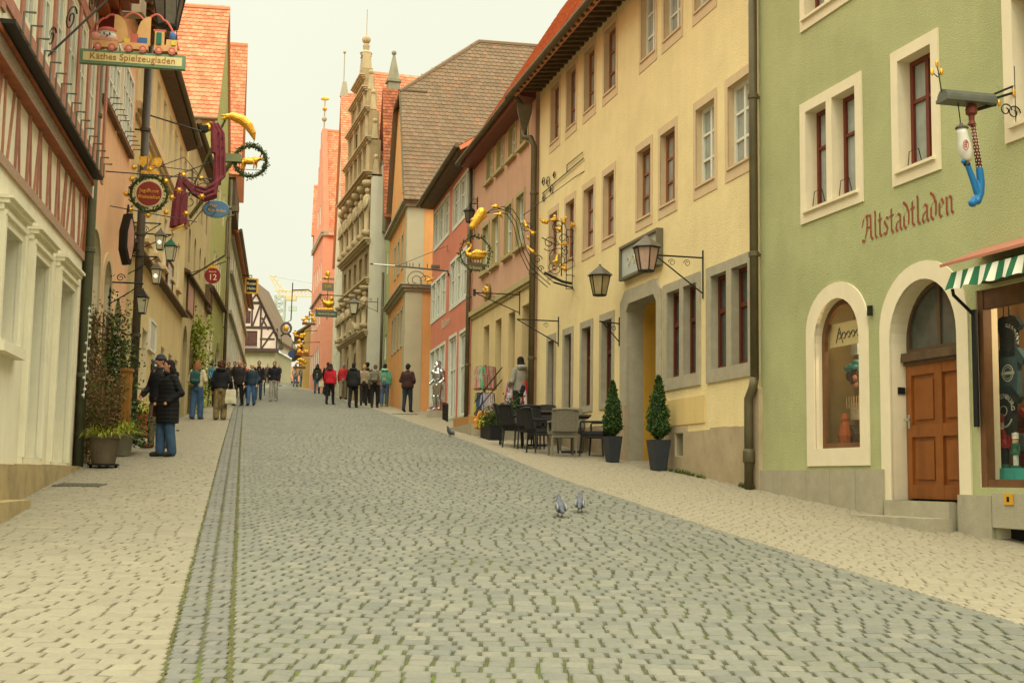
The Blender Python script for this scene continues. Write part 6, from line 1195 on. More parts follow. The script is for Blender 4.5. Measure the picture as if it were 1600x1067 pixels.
def gilt_bracket():
    s = Sg(870, 390, 26.6, RX); q = s.q; root = empty('gilded_bracket', q(870, 390), 'ornate iron wall bracket with golden leaves and crown beside the drainpipe', 'bracket'); b = MB()
    for x, y, r, a0 in ((872, 355, .17, 0), (873, 405, .24, 1), (868, 420, .16, 2), (880, 372, .16, 3), (858, 380, .18, 4), (884, 392, .1, 1)): scroll(b, s, (x-870)*s.k, (390-y)*s.k, r, 1.5, .009, a0=a0)
    b.tube([q(845, 372), q(868, 383), q(890, 378)], .011, 5); b.tube([q(878, 345), q(878, 432)], .014, 5); b.tube([q(850, 428), q(880, 441), q(895, 443)], .03, 6)
    for y in (357, 368, 405, 430, 452): b.tube([q(886, y), q(896, y), YH.P(YH.uv(897, y)[0], q(896, y).z, 0)], .008, 4)
    for x in (886, 896): b.tube([q(x, 355), q(x, 453)], .008, 4)
    b.build('scrolls', m_iron, root); d = MB(); disc(d, s, -.02, -.22, .13, -.02, .02); d.build('grey_disc', M('worn_disc', '#8a7a5a', var=.2), root)
    for pts in ([(842, 342), (848, 346), (853, 345)], [(843, 345), (852, 347), (858, 343)], [(858, 344), (866, 341), (872, 343)], [(866, 337), (869, 343)], [(876, 340), (881, 345), (884, 336)], [(884, 338), (880, 347)], [(893, 345), (896, 349), (892, 352)], [(868, 355), (874, 357), (878, 362)], [(875, 382), (884, 380), (889, 377)], [(871, 395), (869, 408), (873, 416)], [(865, 410), (870, 418)], [(876, 418), (883, 419), (888, 422)], [(884, 415), (880, 422)]): l_ = MB(); l_.caps([q(*p) for p in pts], [.015]+[.05]*(len(pts)-2)+[.012] if len(pts) > 2 else [.04, .012], 6); l_.build('gilded_leaf', m_gold, root)
gilt_bracket()
lantern(at(733, 347, 36.5), .32, .5, 'grey lantern on the corner pipe of the red house behind the swan sign', m_lampgrey, m_iron, None, arm_to(RD), n=6)
def scroll_arm():
    s = Sg(650, 425, 40.5, RX); q = s.q; root = empty('scroll_sign', q(650, 425), 'long iron sign arm with a large spiral and small golden bird on the red house', 'sign'); b = MB(); b.tube([q(577, 416), q(640, 418), q(701, 421), RD.P(RD.uv(701, 421)[0], q(701, 421).z, 0)], .03, 5); scroll(b, s, 0, -.28, .34, 1.8, .014); scroll(b, s, .3, -.3, .22, 1.4, .012)
    for x in (635, 640, 645, 655, 668): b.tube([q(x, 417), q(x, 411)], .014, 4)
    b.tube([q(620, 417), q(700, 380), RD.P(RD.uv(700, 380)[0], q(700, 380).z, 0)], .01, 4); b.box(q(681, 415), (.28, .1, .1)); b.build('arm', m_lampgrey, root)
    g = MB(); g.caps([q(665, 439), q(671, 437), q(680, 433)], [.02, .05, .02]); g.build('golden_bird', m_gold, root); w = MB(); w.tube([q(582, 416.6, .04), q(616, 417.2, .04)], .02, 5); w.build('white_rope', m_white, root)
scroll_arm()
def griffin():
    s = Sg(512, 462, 56, V((.96, .28, 0))); q = s.q; root = empty('griffin_sign', q(512, 470), 'layered tavern sign with golden griffin and dark green name plate before the salmon house', 'sign'); m = MB(); m.box(q(511, 491), (.95, .1, .27), s.ax()); m.build('name_plate', M('dark_green_plate', '#4d5c4c', var=.15), root)
    textmesh('Gasthof Greifen', .12, None, 0, 0, 0, M('plate_cream', '#c8c0a0'), 'lettering', root, axes=(s.X, Z, s.n), org=q(511, 492.5, .055), align='CENTER')
    m = MB(); m.box(q(512, 448), (.5, .08, .35), s.ax()); m.build('upper_plate', M('dull_green_plate', '#6d6f56', var=.2), root)
    textmesh('Café', .17, None, 0, 0, 0, M('plate_gold', '#d8a43a'), 'lettering', root, axes=(s.X, Z, s.n), org=q(512, 449, .045), align='CENTER')
    g = MB(); g.caps([q(507, 473), q(514, 476), q(520, 474)], [.1, .14, .1]); g.caps([q(507, 473), q(505, 468)], [.08, .06]); g.caps([q(512, 474), q(518, 466), q(522, 470)], [.06, .1, .03])
    for x in (507, 511, 517, 520): g.caps([q(x, 475), q(x-1, 483)], [.05, .03])
    g.box(q(507, 484), (.85, .08, .07), s.ax()); g.fuse('golden_griffin', m_gold, root, .025, 1); t = MB(); t.ell(q(511, 428), (.1, .06, .16), n=8, m=6); t.ell(q(509, 434), (.12, .06, .08), n=8, m=6); t.build('gilded_finial', m_gold, root)
    b = MB(); b.tube([q(512, 500), q(512, 432)], .015, 4); b.tube([q(500, 461), q(530, 461), q(545, 462)], .02, 4); scroll(b, s, -.2, -.15, .15, 1.5, .012); b.build('bracket', m_iron, root)
griffin()
lantern(at(553, 490, 55), .5, .72, 'pale glass lantern hung before the ornate stone house', m_lampglass, m_lampgrey, None, arm_to(ST), n=4)
def far_signs():
    s = Sg(447, 513, 88, V((.97, .24, 0))); q = s.q; root = empty('ring_sign', q(447, 513), 'white ring sign with golden centre hanging at the far end of the street', 'sign'); m = MB(); m.tube([q(447+7.5*cos(6.283*i/24), 513-8.5*sin(6.283*i/24)) for i in range(24)], .09, 6, closed=True); m.build('ring', m_lampgrey, root); g = MB(); g.ell(q(447, 513), (.2, .1, .22), n=10, m=8); g.build('golden_centre', m_gold, root); m = MB(); m.tube([q(455, 440), q(454, 500), q(447, 504)], .035, 4); m.tube(arc(q(447, 530), .38, .4, 2.7, s.X, Z, 8), .06, 4); m.tube([q(455, 452), q(480, 450), Y10.P(2, q(480, 450).z, 0)], .04, 4); m.build('hanger', m_iron, root)
    for px, py, r, nm, c, lb in ((456, 553, .28, 'round_sign', '#3c4a6a', 'small dark blue round sign at the far end above the crowd'), (439, 543, .2, 'round_sign', '#4c5048', 'tiny grey round sign beside the far blue one')):
        s2 = Sg(px, py, 95, V((.97, .24, 0))); d = MB(); disc(d, s2, 0, 0, r, -.05, .05); d.mat(1); d.tube([s2.P(0, r), s2.P(0, r+.5)], .03, 4); tag(d.build(nm, [M(nm+c, c), m_iron]), lb, 'sign')
    for k, (px, py, Y, lb) in enumerate(((467, 527, 82, 'gilded sign cluster highest of the far right row'), (473, 545, 80, 'gilded sign cluster with a red shelf in the far right row'), (468, 566, 84, 'gilded lowest sign cluster of the far right row'), (483, 497, 76, 'gilded star sign at the edge of the ochre house'))):
        s2 = Sg(px, py, Y, V((.97, .24, 0))); root = empty('gilded_sign', s2.P(0, 0), lb, 'sign', 'far gilded signs'); g = MB()
        for i in range(9): g.ell(s2.P(random.uniform(-.35, .35), random.uniform(-.25, .3)), (random.uniform(.08, .16), .06, random.uniform(.06, .14)), n=8, m=6)
        g.build('ornament', m_gold, root); b = MB(); b.box(s2.P(0, -.35), (.8, .1, .14), s2.ax()); b.tube([s2.P(0, .4), s2.P(0, -.3), s2.P(0, .4), s2.P(2.4, .55)], .03, 4); b.build('plate', M('rust_plate', '#8a4a2e', var=.1) if k == 1 else m_brownwood, root)
far_signs()
# ================= people
m_skin = M('skin', '#b98768', rough=.6, var=.05); m_eye = M('eye_dark', '#20150f', rough=.3); m_lip = M('lips', '#9a5a4a', rough=.5)
CLM = {}
def cloth(c, quilt=0):
    if (c, quilt) not in CLM: CLM[c, quilt] = M('cloth', c, rough=.8, var=.3, scale=6, bump=.5, bscale=11, wave=quilt)
    return CLM[c, quilt]
m_camo = M('camouflage_cloth', '#7c6c46', rough=.9, var=.6, scale=6, stain='#1c180f', stain_amt=1.0, sscale=4)
def person(x, y, H, ang, label, jacket='#1c1c1c', trousers='#222226', hair='#2a1c12', hstyle='short', shoes='#1a1a1a', stride=.12, hem=.78, wide=1.0, legw=1.0, arms=('down', 'down'), look=0.0, vox=.017, hood=None, hat=None, lift=0.0, scarf=None, group=None, puff=1.0, bare=True):
    s = H/1.75; z0 = gz(y)+lift; F = V((sin(ang), cos(ang), 0)); Rr = V((F.y, -F.x, 0)); B = V((x, y, z0))
    root = empty('person', B, label, 'person', group); P = lambda r, f, z: B+Rr*(r*s)+F*(f*s)+Z*(z*s)
    la = ang+look; hF = V((sin(la), cos(la), 0)); hR = V((hF.y, -hF.x, 0)); HP = lambda r, f, z: B+F*(.015*s)+hR*(r*s)+hF*(f*s)+Z*(z*s)
    hips = [P(sg*.09, 0, .92) for sg in (-1, 1)]; feet = []; knees = []
    for sg in (-1, 1):
        st = stride*sg; fz = .03 if st < -.08 else 0
        feet.append((P(sg*.10, st, .07+fz), P(sg*.115, st+.15, .035+fz*.3), st)); knees.append(P(sg*.10, st*.45+.04*(1 if abs(st) > .05 else .4), .5))
    arm = []
    for sg, a in zip((-1, 1), arms):
        sh = P(sg*.165, 0, 1.405)
        if a == 'down': e, h = P(sg*.235, -.04-stride*sg*.3, 1.14), P(sg*.24, .05-stride*sg*.7, .89)
        elif a == 'pocket': e, h = P(sg*.29, -.08, 1.14), P(sg*.19, .13, .97)
        elif a == 'bent': e, h = P(sg*.26, -.03, 1.14), P(sg*.17, .22, 1.08)
        elif a == 'hold': e, h = P(sg*.27, 0, 1.15), P(sg*.29, .16, .98)
        elif a == 'phone': e, h = P(sg*.24, .08, 1.15), P(sg*.1, .26, 1.3)
        arm.append((sh, e, h))
    b = MB()                                            # body: one continuous surface
    b.caps([P(0, 0, .95), P(0, -.01, 1.15), P(0, 0, 1.34)], [.13*s, .12*s, .13*s]); b.caps([P(-.13, 0, 1.40), P(.13, 0, 1.40)], .075*s); b.caps([P(0, -.01, 1.42), P(0, .01, 1.56)], [.06*s, .052*s])
    b.ell(HP(0, 0, 1.645), (.074*s, .092*s, .105*s), (hR, hF, Z)); b.ell(HP(0, .03, 1.585), (.052*s, .062*s, .052*s), (hR, hF, Z)); b.caps([HP(0, .088, 1.645), HP(0, .105, 1.615)], [.012*s, .015*s], 8)
    for sg in (-1, 1): b.ell(HP(sg*.076, -.005, 1.63), (.012*s, .022*s, .032*s), (hR, hF, Z))
    for i in (0, 1):
        b.caps([hips[i], knees[i], feet[i][0]], [.085*s, .058*s, .042*s]); b.caps([feet[i][0]-Z*.02*s, feet[i][1]], [.042*s, .032*s])
        sh, e, h = arm[i]; b.caps([sh, e, h], [.055*s, .043*s, .03*s]); d = (h-e).normalized(); sd = d.cross(F).normalized() if abs(d.dot(F)) < .95 else Rr; up = sd.cross(d); pm = h+d*.05*s
        b.caps([h, pm], [.028*s, .034*s], 8); sg = -1 if i == 0 else 1
        if bare and arms[i] != 'pocket':
            for k in range(4): o = sd*((k-1.5)*.018*s); L_ = (.075, .085, .08, .06)[k]*s; p0 = pm+o+d*.02*s; b.caps([p0, p0+d*L_*.5+up*.006*s, p0+d*L_*.9+up*.022*s], [.0105*s, .0095*s, .0085*s], 6)
            b.caps([h+d*.02*s+F*.02*s, pm+F*.042*s+d*.01*s, pm+F*.045*s+d*.04*s], [.013*s, .011*s, .01*s], 6)
    o = b.fuse('body', [m_skin, m_eye, m_lip], root, min(vox, .014), 1)
    ey = [HP(sg*.032, .083, 1.655) for sg in (-1, 1)]; mo = HP(0, .088, 1.578)
    for pl in o.data.polygons:
        c = pl.center
        if min((c-e).length for e in ey) < .014*s: pl.material_index = 1
        elif abs((c-mo).z) < .008*s and (c-mo).length < .03*s: pl.material_index = 2
    t = MB()
    t.caps([P(0, 0, 1.0), P(0, 0, .93)], [.15*s*puff**.5, .16*s])
    for i in (0, 1): t.caps([hips[i], knees[i], feet[i][0]+Z*.015*s], [.108*s, .078*s*legw, .062*s*legw**1.5]); 
    t.fuse('trousers', trousers if not isinstance(trousers, str) else cloth(trousers), root, vox)
    for i in (0, 1): q = MB(); q.caps([feet[i][0]-Z*.015*s-F*.03*s, feet[i][0]-Z*.02*s+F*.05*s, feet[i][1]+F*.02*s], [.05*s, .052*s, .042*s]); q.fuse('shoe', cloth(shoes), root, .014, 1)
    j = MB(); w = wide*puff; ax = (Rr, F*.72, Z)
    rings = [(.185*w*(1.05 if hem < .7 else .95), hem), (.195*w, max(hem+.06, .95)), (.172*w, 1.12), (.182*w, 1.28), (.168*w, 1.38), (.115, 1.46), (.072, 1.52)]
    j.lathe([(r*s, z*s) for r, z in rings], B, 18, ax)
    for sh, e, h in arm: j.caps([sh, e, e+(h-e)*.93], [.072*s*puff, .064*s*puff, .052*s*puff]); j.ell(sh, .076*s*puff, n=10, m=8)
    if hood: j.caps([P(-.08, -.09, 1.48), P(0, -.12, 1.5), P(.08, -.09, 1.48)], .06*s)
    jo = j.fuse('jacket', cloth(jacket, 4.2 if puff > 1.05 else 0), root, vox)
    if hood and hood != jacket: h = MB(); h.caps([P(-.1, -.07, 1.5), P(-.03, -.13, 1.5), P(.03, -.13, 1.5), P(.1, -.07, 1.5)], .055*s); h.fuse('hood', cloth(hood), root, vox)
    if scarf: c = MB(); c.caps([P(.07*cos(a), .07*sin(a), 1.5) for a in [i*.7 for i in range(10)]], .035*s); c.fuse('scarf', cloth(scarf), root, vox)
    if hat: q = MB(); q.ell(HP(0, -.005, 1.68), (.088*s, .105*s, .10*s), (hR, hF, Z)); q.caps([HP(.088*sin(a), .1*cos(a)-.005, 1.67) for a in [i*.63 for i in range(11)]], .02*s); q.fuse('beanie', cloth(hat), root, .016)
    if hstyle != 'bald':
        q = MB(); q.ell(HP(0, -.018, 1.672), (.086*s, .096*s, .094*s), (hR, hF, Z)); q.ell(HP(0, -.055, 1.62), (.078*s, .058*s, .085*s), (hR, hF, Z))
        if hstyle == 'long': q.caps([HP(0, -.07, 1.62), HP(0, -.1, 1.48), HP(0, -.115, 1.32)], [.085*s, .095*s, .07*s]); q.caps([HP(-.07, -.03, 1.6), HP(-.09, -.06, 1.42)], [.04*s, .045*s]); q.caps([HP(.07, -.03, 1.6), HP(.09, -.06, 1.42)], [.04*s, .045*s])
        if hstyle == 'bob': q.caps([HP(-.07, -.03, 1.62), HP(-.07, -.04, 1.53)], .035*s); q.caps([HP(.07, -.03, 1.62), HP(.07, -.04, 1.53)], .035*s); q.ell(HP(0, -.08, 1.56), (.09*s, .06*s, .07*s), (hR, hF, Z))
        if hstyle == 'curly':
            for i in range(26): a = random.uniform(0, 6.28); zz = random.uniform(-.12, .1); rr = math.sqrt(max(.0, 1-(zz/.14)**2))*.1; q.ell(HP(rr*cos(a), -.035+rr*sin(a)*.8 if sin(a) < .5 else .01, 1.66+zz), .04*s, n=6, m=5)
        # keep the face free
        oo = q.fuse('hair', cloth(hair), root, .014, 1)
        if not hat:
            bm = bmesh.new(); bm.from_mesh(oo.data); rm = [f_ for f_ in bm.faces if (f_.calc_center_median()-HP(0, .075, 1.635)).dot(hF) > -.035*s and f_.calc_center_median().z < HP(0, 0, 1.695).z and hstyle != 'hoodup']; bmesh.ops.delete(bm, geom=rm, context='FACES'); bm.to_mesh(oo.data); bm.free()
    root['hands'] = 0; del root['hands']
    return dict(root=root, P=P, s=s, F=F, R=Rr, hands=[a[2] for a in arm], shoulders=[a[0] for a in arm])
def backpack(p, col, label, w=.3, h=.42):
    P = p['P']; s = p['s']; m = MB(); m.caps([P(-w*.3, -.2, 1.12), P(w*.3, -.2, 1.12), P(w*.3, -.2, 1.12+h*.6), P(-w*.3, -.2, 1.12+h*.6), P(-w*.3, -.2, 1.12)], .085*s); m.caps([P(0, -.19, 1.1), P(0, -.19, 1.15+h*.6)], .1*s); root = empty('backpack', P(0, -.2, 1.1), label, 'backpack'); m.fuse('bag', cloth(col), root, .016)
    m = MB(); m.caps([P(-w*.22, -.275, 1.12), P(w*.22, -.275, 1.12)], .06*s); m.fuse('pocket', cloth(col), root, .016)
    for sg in (-1, 1): t = MB(); t.tube([P(sg*.1, -.16, 1.2), P(sg*.11, -.12, 1.46), P(sg*.11, .02, 1.53), P(sg*.12, .14, 1.42), P(sg*.14, .12, 1.25)], .018, 5); t.build('strap', cloth(col), root)
def handbag(top, drop, w, h, col, label, d=.09, name='bag', ang=0, strap_to=None):
    c = top-Z*(drop+h/2); X = V((cos(ang), sin(ang), 0)); Y_ = V((-sin(ang), cos(ang), 0)); root = empty(name, c-Z*h/2, label, 'bag'); m = MB(); m.box(c, (w, d, h), (X, Y_, Z), taper=.86); m.ell(c-Z*h*.25, (w*.52, d*.7, h*.3), (X, Y_, Z)); m.fuse('bag_body', cloth(col), root, .018)
    t = MB()
    for k in (-1, 1): t.tube([c+X*k*w*.3+Z*h*.45, top+X*k*.02], .009, 5)
    t.build('handle', cloth(col), root)
def umbrella(hand, tip, col, label):
    root = empty('folded_umbrella', tip, label, 'umbrella'); d = (tip-hand).normalized(); m = MB(); m.tube([hand+d*.1, hand+d*.25, hand+(tip-hand)*.7, tip], [.018, .038, .03, .006], 10); m.build('canopy', cloth(col), root); h = MB(); h.tube([hand-d*.1, hand, hand+d*.12], .011, 6); h.tube(arc(hand-d*.1+V((.03, 0, 0)), .03, pi, 2*pi-.1+pi, V((1, 0, 0)), -d, 8), .011, 6); h.build('handle', m_darkwood, root)
PX = lambda X, Y: 800+2012*X/Y
def put(px, py, ymax=999):
    g = gnd(px, py)
    if g.y > ymax: g = at(px, py, ymax)
    return g.x, g.y
TO, AW = pi, 0.0                                        # towards / away from the camera
pr = {}
x, y = put(259, 713); w1 = person(x, y, 1.70, pi+.75, 'woman in a long black quilted coat and blue jeans with a brown shoulder bag', '#141412', '#3c546c', '#1e130d', 'bob', '#26261f', .06, .60, 1.16, 1.25, ('pocket', 'pocket'), .35, .014, puff=1.12, hood='#161614', scarf='#1a1a18')
handbag(w1['P'](.27, -.03, 1.2), .12, .3, .34, '#4a2a1c', 'brown leather shoulder bag at the hip of the woman in the long black coat', ang=.4)
x, y = put(258, 703); x2, y2 = x-.27, y+.45; m2 = person(x2, y2, 1.80, pi+.5, 'man in dark jacket and grey beanie standing behind the woman in the long coat', '#1c1e22', '#6a5a44', '#2a2018', 'short', '#5a3826', .08, .85, 1.12, 1.0, ('down', 'hold'), .2, .015, hat='#3a3a40', puff=1.05)
umbrella(m2['hands'][1]+V((-.02, -.05, .02)), m2['hands'][1]+V((-.2, -.15, -.62)), '#17171a', 'black folded umbrella held point down by the man in the grey beanie')
x, y = put(306, 655); p = person(x, y, 1.74, AW+.1, 'woman with long ginger hair, cream jumper and flared jeans seen from behind', '#c0b28e', '#3e5a78', '#8a5a36', 'long', '#4a3226', .07, .93, 1.0, 1.25, ('bent', 'bent')); backpack(p, '#2f5650', 'small teal backpack worn by the woman in the cream jumper', .26, .34)
x, y = put(343, 656); p = person(x, y, 1.72, AW-.1, 'woman with curly brown hair, black jacket and wide camouflage trousers', '#17171a', m_camo, '#4a2c1c', 'curly', '#1c1a16', .07, .92, 1.12, 1.32, ('down', 'hold'), hood='#1c1c1c', puff=1.06)
handbag(p['P'](.3, 0, 1.3), .38, .34, .42, '#c2bb9e', 'white cloth tote bag carried by the woman in camouflage trousers', ang=.3, name='tote_bag')
x, y = put(328, 636); p = person(x, y, 1.76, AW, 'person in dark clothes walking away under a bright blue backpack', '#2b3038', '#23252a', '#2a2a30', 'short', hat='#3a3d48'); backpack(p, '#2c6f9c', 'bright blue backpack on the person walking beside the olive green house', .3, .4)
x, y = put(372, 634); person(x, y, 1.80, TO+.1, 'bald man in a dark brown jacket walking towards the viewer', '#241f1e', '#1d1b1b', '#999', 'bald', stride=.16, hem=.80, wide=1.12, puff=1.08, arms=('down', 'pocket'))
x, y = put(392, 634); p = person(x, y, 1.66, TO, 'woman with short grey blond hair, dark teal jacket and jeans', '#22323c', '#3a5878', '#a8946c', 'short', stride=.12, hem=.85, wide=1.05, legw=1.15, puff=1.08, scarf='#a89872'); umbrella(p['hands'][1]+V((0, 0, .05)), p['hands'][1]+V((-.12, -.05, -.62)), '#20242a', 'dark folded umbrella of the woman in the teal jacket')
x, y = put(403, 625); p = person(x, y, 1.80, TO-.2, 'dark haired man in black jacket half hidden behind the teal jacket woman', '#1f1d1d', '#3c4c60', '#2c1a10', 'short', stride=.14); umbrella(p['hands'][0]+V((0, 0, .05)), p['hands'][0]+V((.05, -.05, -.72)), '#20201e', 'long black folded umbrella of the half hidden dark haired man')
x, y = put(427, 627); person(x, y, 1.78, TO, 'man in a shiny black padded jacket and light grey trousers', '#15151a', '#8f8b7e', '#1c130d', 'short', '#8a8678', stride=.1, hem=.92, wide=1.1, puff=1.12, legw=1.15, arms=('down', 'bent'), scarf='#15151a')
for px, py, hh, c, hr, lb in ((381, 622, 1.7, '#a03a34', '#1c1410', 'person in a red top mostly hidden behind the bald man'), (355, 625, 1.72, '#2a2622', '#2a1c12', 'dark haired person farthest back beside the left wall'), (365, 622, 1.76, '#201e1e', '#1c1612', 'dark clothed person just left behind the bald man')):
    x, y = put(px, py); person(x, y, hh, TO, lb, c, '#26262a', hr, 'short', vox=.022, bare=False)
x, y = put(461, 604); person(x, y, 1.72, AW+.1, 'woman in pale pinkish jacket and jeans far up the street', '#b49a82', '#5a7088', '#7a5a3a', 'long', vox=.024, bare=False, legw=1.15); x, y = put(470, 604); person(x+.1, y, 1.78, AW, 'person in beige jacket and pale jeans far up the street', '#a6966c', '#5f7484', '#6a4e34', 'short', vox=.024, bare=False)
for px, py, c, lb in ((449, 598, '#241f1d', 'distant person in black in front of the end houses'), (456, 597, '#d0c6b4', 'distant person in a white top at the crest'), (444, 597, '#3a2a26', 'distant person in brown at the crest of the street')): x, y = put(px, py); person(x, min(y, 112), 1.7, AW if px > 450 else TO, lb, c, '#2b2726', '#2a1e16', 'short', vox=.03, bare=False)
x, y = put(495, 613, 74); p = person(x, y, 1.72, AW, 'person in a dark olive coat and jeans walking left of the red jacket woman', '#2c2e24', '#3a5060', '#3a2a1c', 'bob', hem=.8, vox=.02, hood='#26281f'); handbag(p['hands'][1]+Z*.02, .18, .3, .34, '#c4bda2', 'white carrier bag held by the person in the olive coat', name='carrier_bag')
x, y = put(515, 632); p = person(x, y, 1.72, AW+.15, 'woman in a bright red jacket and black trousers walking away', '#b01c28', '#151515', '#3a241c', 'bob', stride=.16, hem=.88, wide=1.1, puff=1.1, legw=.95, hood='#2a2826'); handbag(p['hands'][0], .12, .28, .3, '#1e1c1c', 'black handbag held by the woman in the bright red jacket', ang=.2)
x, y = put(511, 618, 70); person(x, y, 1.82, AW, 'tall person in black just behind the bright red jacket', '#1a1a1a', '#1e1e20', '#4a3020', 'short', vox=.02)
x, y = put(536, 612, 62.5); person(x, y, 1.76, AW, 'grey haired person in a red jacket and beige trousers', '#b02a2e', '#8d8268', '#8a8478', 'short', stride=.14, hem=.9, puff=1.1, vox=.02)
x, y = put(551, 637); person(x, y, 1.76, AW+.1, 'man in a long black quilted jacket and black trousers seen from behind', '#191a17', '#141414', '#1f1a16', 'short', stride=.16, hem=.82, wide=1.15, puff=1.14, hood='#1b1b18')
x, y = put(567, 634); person(x, y+.2, 1.70, AW-.1, 'woman with blond hair and light brown jacket between two dark coats', '#8a7e64', '#26241f', '#b08a56', 'short', hem=.9, stride=.12, vox=.02)
x, y = put(573, 622, 56.3); person(x, y, 1.80, AW, 'figure in a black hooded coat behind the grey backpack', '#131313', '#161616', '#131313', 'short', hat='#131313', hem=.7, vox=.02)
x, y = put(585, 637); p = person(x, y, 1.70, AW, 'person in a grey jacket and black trousers with a grey backpack', '#76705c', '#1c1a1a', '#5a4832', 'short', '#3a342c', stride=.08, hem=.9, hood='#8a846c'); backpack(p, '#6a6656', 'grey backpack on the person beside the mint jacket woman', .28, .4)
x, y = put(600, 635); person(x, y, 1.74, AW, 'person in a mint green and black jacket with jeans', '#5a9a80', '#46586c', '#1d1712', 'short', '#8a8448', stride=.06, hem=.9, hood='#9ac8ac', legw=1.1)
x, y = put(636, 637, 46.2); person(x, y, 1.74, AW+.25, 'man in a dark brown jacket and black beanie beside the orange corner', '#3a241e', '#2c3036', '#241a14', 'short', stride=.1, hem=.86, wide=1.12, puff=1.1, hat='#1e1a18', arms=('bent', 'bent'))
g_ = PK.P(.3, 0, .22); p = person(g_.x, g_.y, 1.72, -.6, 'person in a light grey hooded jacket going up the steps by the shop', '#908c7e', '#26262a', '#1c120e', 'bob', hem=.85, stride=.1, lift=.2, hood='#9a978a', arms=('bent', 'bent'))
# ================= plants, furniture, birds and goods
def put3(px, py): g = gnd(px, py); return V((g.x, g.y, gz(g.y)))
def conifer(c, ph, pw, th, tw, label):
    root = empty('potted_conifer', c, label, 'potted tree', 'cone trees in grey planters'); m = MB(); a = .33; ax = (V((cos(a), sin(a), 0)), V((-sin(a), cos(a), 0)), Z); r = pw/2*1.2
    m.lathe([(r*.66, 0), (r, ph), (r*1.03, ph), (r*.9, ph), (r*.88, ph-.06)], c, 4, ax); m.build('planter', m_pot_grey, root); s = MB(); s.lathe([(r*.85, ph-.07), (r*.5, ph-.05)], c, 4, ax); s.build('soil', m_dark, root)
    t = MB(); t.tube([c+Z*(ph-.1), c+Z*(ph+th*.8)], [.03, .01], 6); t.build('trunk', m_darkwood, root); l = MB(); pts = []; lump = [(random.random()**1.2, random.uniform(0, 6.28), random.uniform(.88, 1.14)) for _ in range(26)]
    l.cr = .05; l.lathe([(.03, ph+.05), (tw*.34, ph+th*.18), (tw*.3, ph+th*.45), (tw*.15, ph+th*.8), (.01, ph+th*.95)], c, 9)
    for i in range(5200):
        z = random.random()**1.25; env = tw/2*(min(1, z/.16)**.6)*(1-max(0, (z-.16)/.84))**.72*(1+.09*sin(z*23+th*60)+.05*sin(z*61)); a = random.uniform(0, 6.28); lk_ = min(lump, key=lambda t: abs(t[0]-z)*2.2+abs(((t[1]-a+3.14) % 6.28)-3.14)*.3); q = env*lk_[2]*random.uniform(.7, 1.08); pts.append(c+V((q*cos(a), q*sin(a), ph+.02+z*th)))
    leaves(l, pts, .042, .45, .9); l.build('crown', m_conif, root)
conifer(put3(1029, 735), .50, .36, 1.02, .40, 'tallest cone shaped conifer in a grey planter right of the stone doorway')
conifer(put3(957, 722), .46, .32, .95, .36, 'cone shaped conifer in a grey planter left of the stone doorway by the chairs')
def weeds(px0, px1, pxy, n, label):
    l = MB(); 
    for i in range(n): px = random.uniform(px0, px1); u = YH.uv(px, pxy)[0]; p = YH.P(u, 0, .1); blades(l, V((p.x, p.y, gz(p.y)-.01)), 9, .12, .014, 1.1)
    tag(l.build('weeds', M('weed_leaf', '#5a6a26', rnd=['#4a5a20', '#62742a', '#78843a'])), label, 'weeds', kind='stuff')
weeds(1048, 1112, 745, 34, 'green weeds growing at the foot of the yellow wall'); weeds(1165, 1188, 760, 22, 'green weeds tuft beside the foot of the brown drainpipe')
# ---- cafe chairs and tables
m_wick = M('dark_wicker', '#2a2a28', rough=.7, var=.25, scale=30, bump=.6, bscale=120); m_wickg = M('grey_wicker', '#7b7562', rough=.75, var=.2, scale=30, bump=.7, bscale=120); m_ttop = M('table_top', '#5a4a36', rough=.5, var=.2, scale=6, streak=.3)
def chair_proto(mat):
    root = empty('wicker_chair', (0, 0, 0)); w, d, h = .50, .48, .44
    s = MB(); s.box((0, 0, h), (w, d, .06)); s.box((0, 0, h-.06), (w*.94, d*.94, .06)); s.build('seat', mat, root)
    b = MB(); n = 7
    for i in range(n):
        x = (i-(n-1)/2)*w/n; cv = .03*(1-(2*i/(n-1)-1)**2); b.prism([(x-w/n/2, -d/2-.03-cv, h+.02), (x+w/n/2, -d/2-.03-cv, h+.02), (x+w/n/2, -d/2-.12-cv, h+.42), (x-w/n/2, -d/2-.12-cv, h+.42)], (0, .04, 0))
    b.build('backrest', mat, root); t = MB(); t.tube([(-w/2, -d/2-.12, h+.42), (0, -d/2-.15, h+.435), (w/2, -d/2-.12, h+.42)], .02, 6); t.build('top_rail', mat, root)
    for sg in (-1, 1):
        a = MB(); a.tube([(sg*w/2, -d/2-.07, h+.2), (sg*(w/2+.01), d/2-.04, h+.21), (sg*w/2, d/2-.02, h+.17), (sg*w/2, d/2-.03, h)], .02, 6); a.build('armrest', mat, root)
        for f in (-1, 1): l = MB(); l.tube([(sg*(w/2-.03), f*(d/2-.03), h-.05), (sg*(w/2-.02), f*(d/2-.0), 0)], [.02, .016], 6); l.build('leg', mat, root)
    return root
def table(x, y, w, label):
    c = V((x, y, gz(y))); root = empty('cafe_table', c, label, 'table', 'cafe tables'); t = MB(); t.box(c+Z*.73, (w, w, .035)); t.build('table_top', m_ttop, root); r = MB(); r.box(c+Z*.7, (w*.9, w*.9, .03)); r.tube([c+Z*.69, c+Z*.04], .03, 8); r.build('pedestal', m_black, root); f = MB(); f.box(c+Z*.03, (.42, .06, .04)); f.box(c+Z*.031, (.06, .42, .04)); f.build('foot', m_black, root)
table(1.2, 25.0, .7, 'small brown topped cafe table nearest the grey wicker chair'); table(.55, 27.0, .75, 'brown topped cafe table farther up by the flower boxes')
P1 = chair_proto(m_wick); P2 = chair_proto(m_wickg)
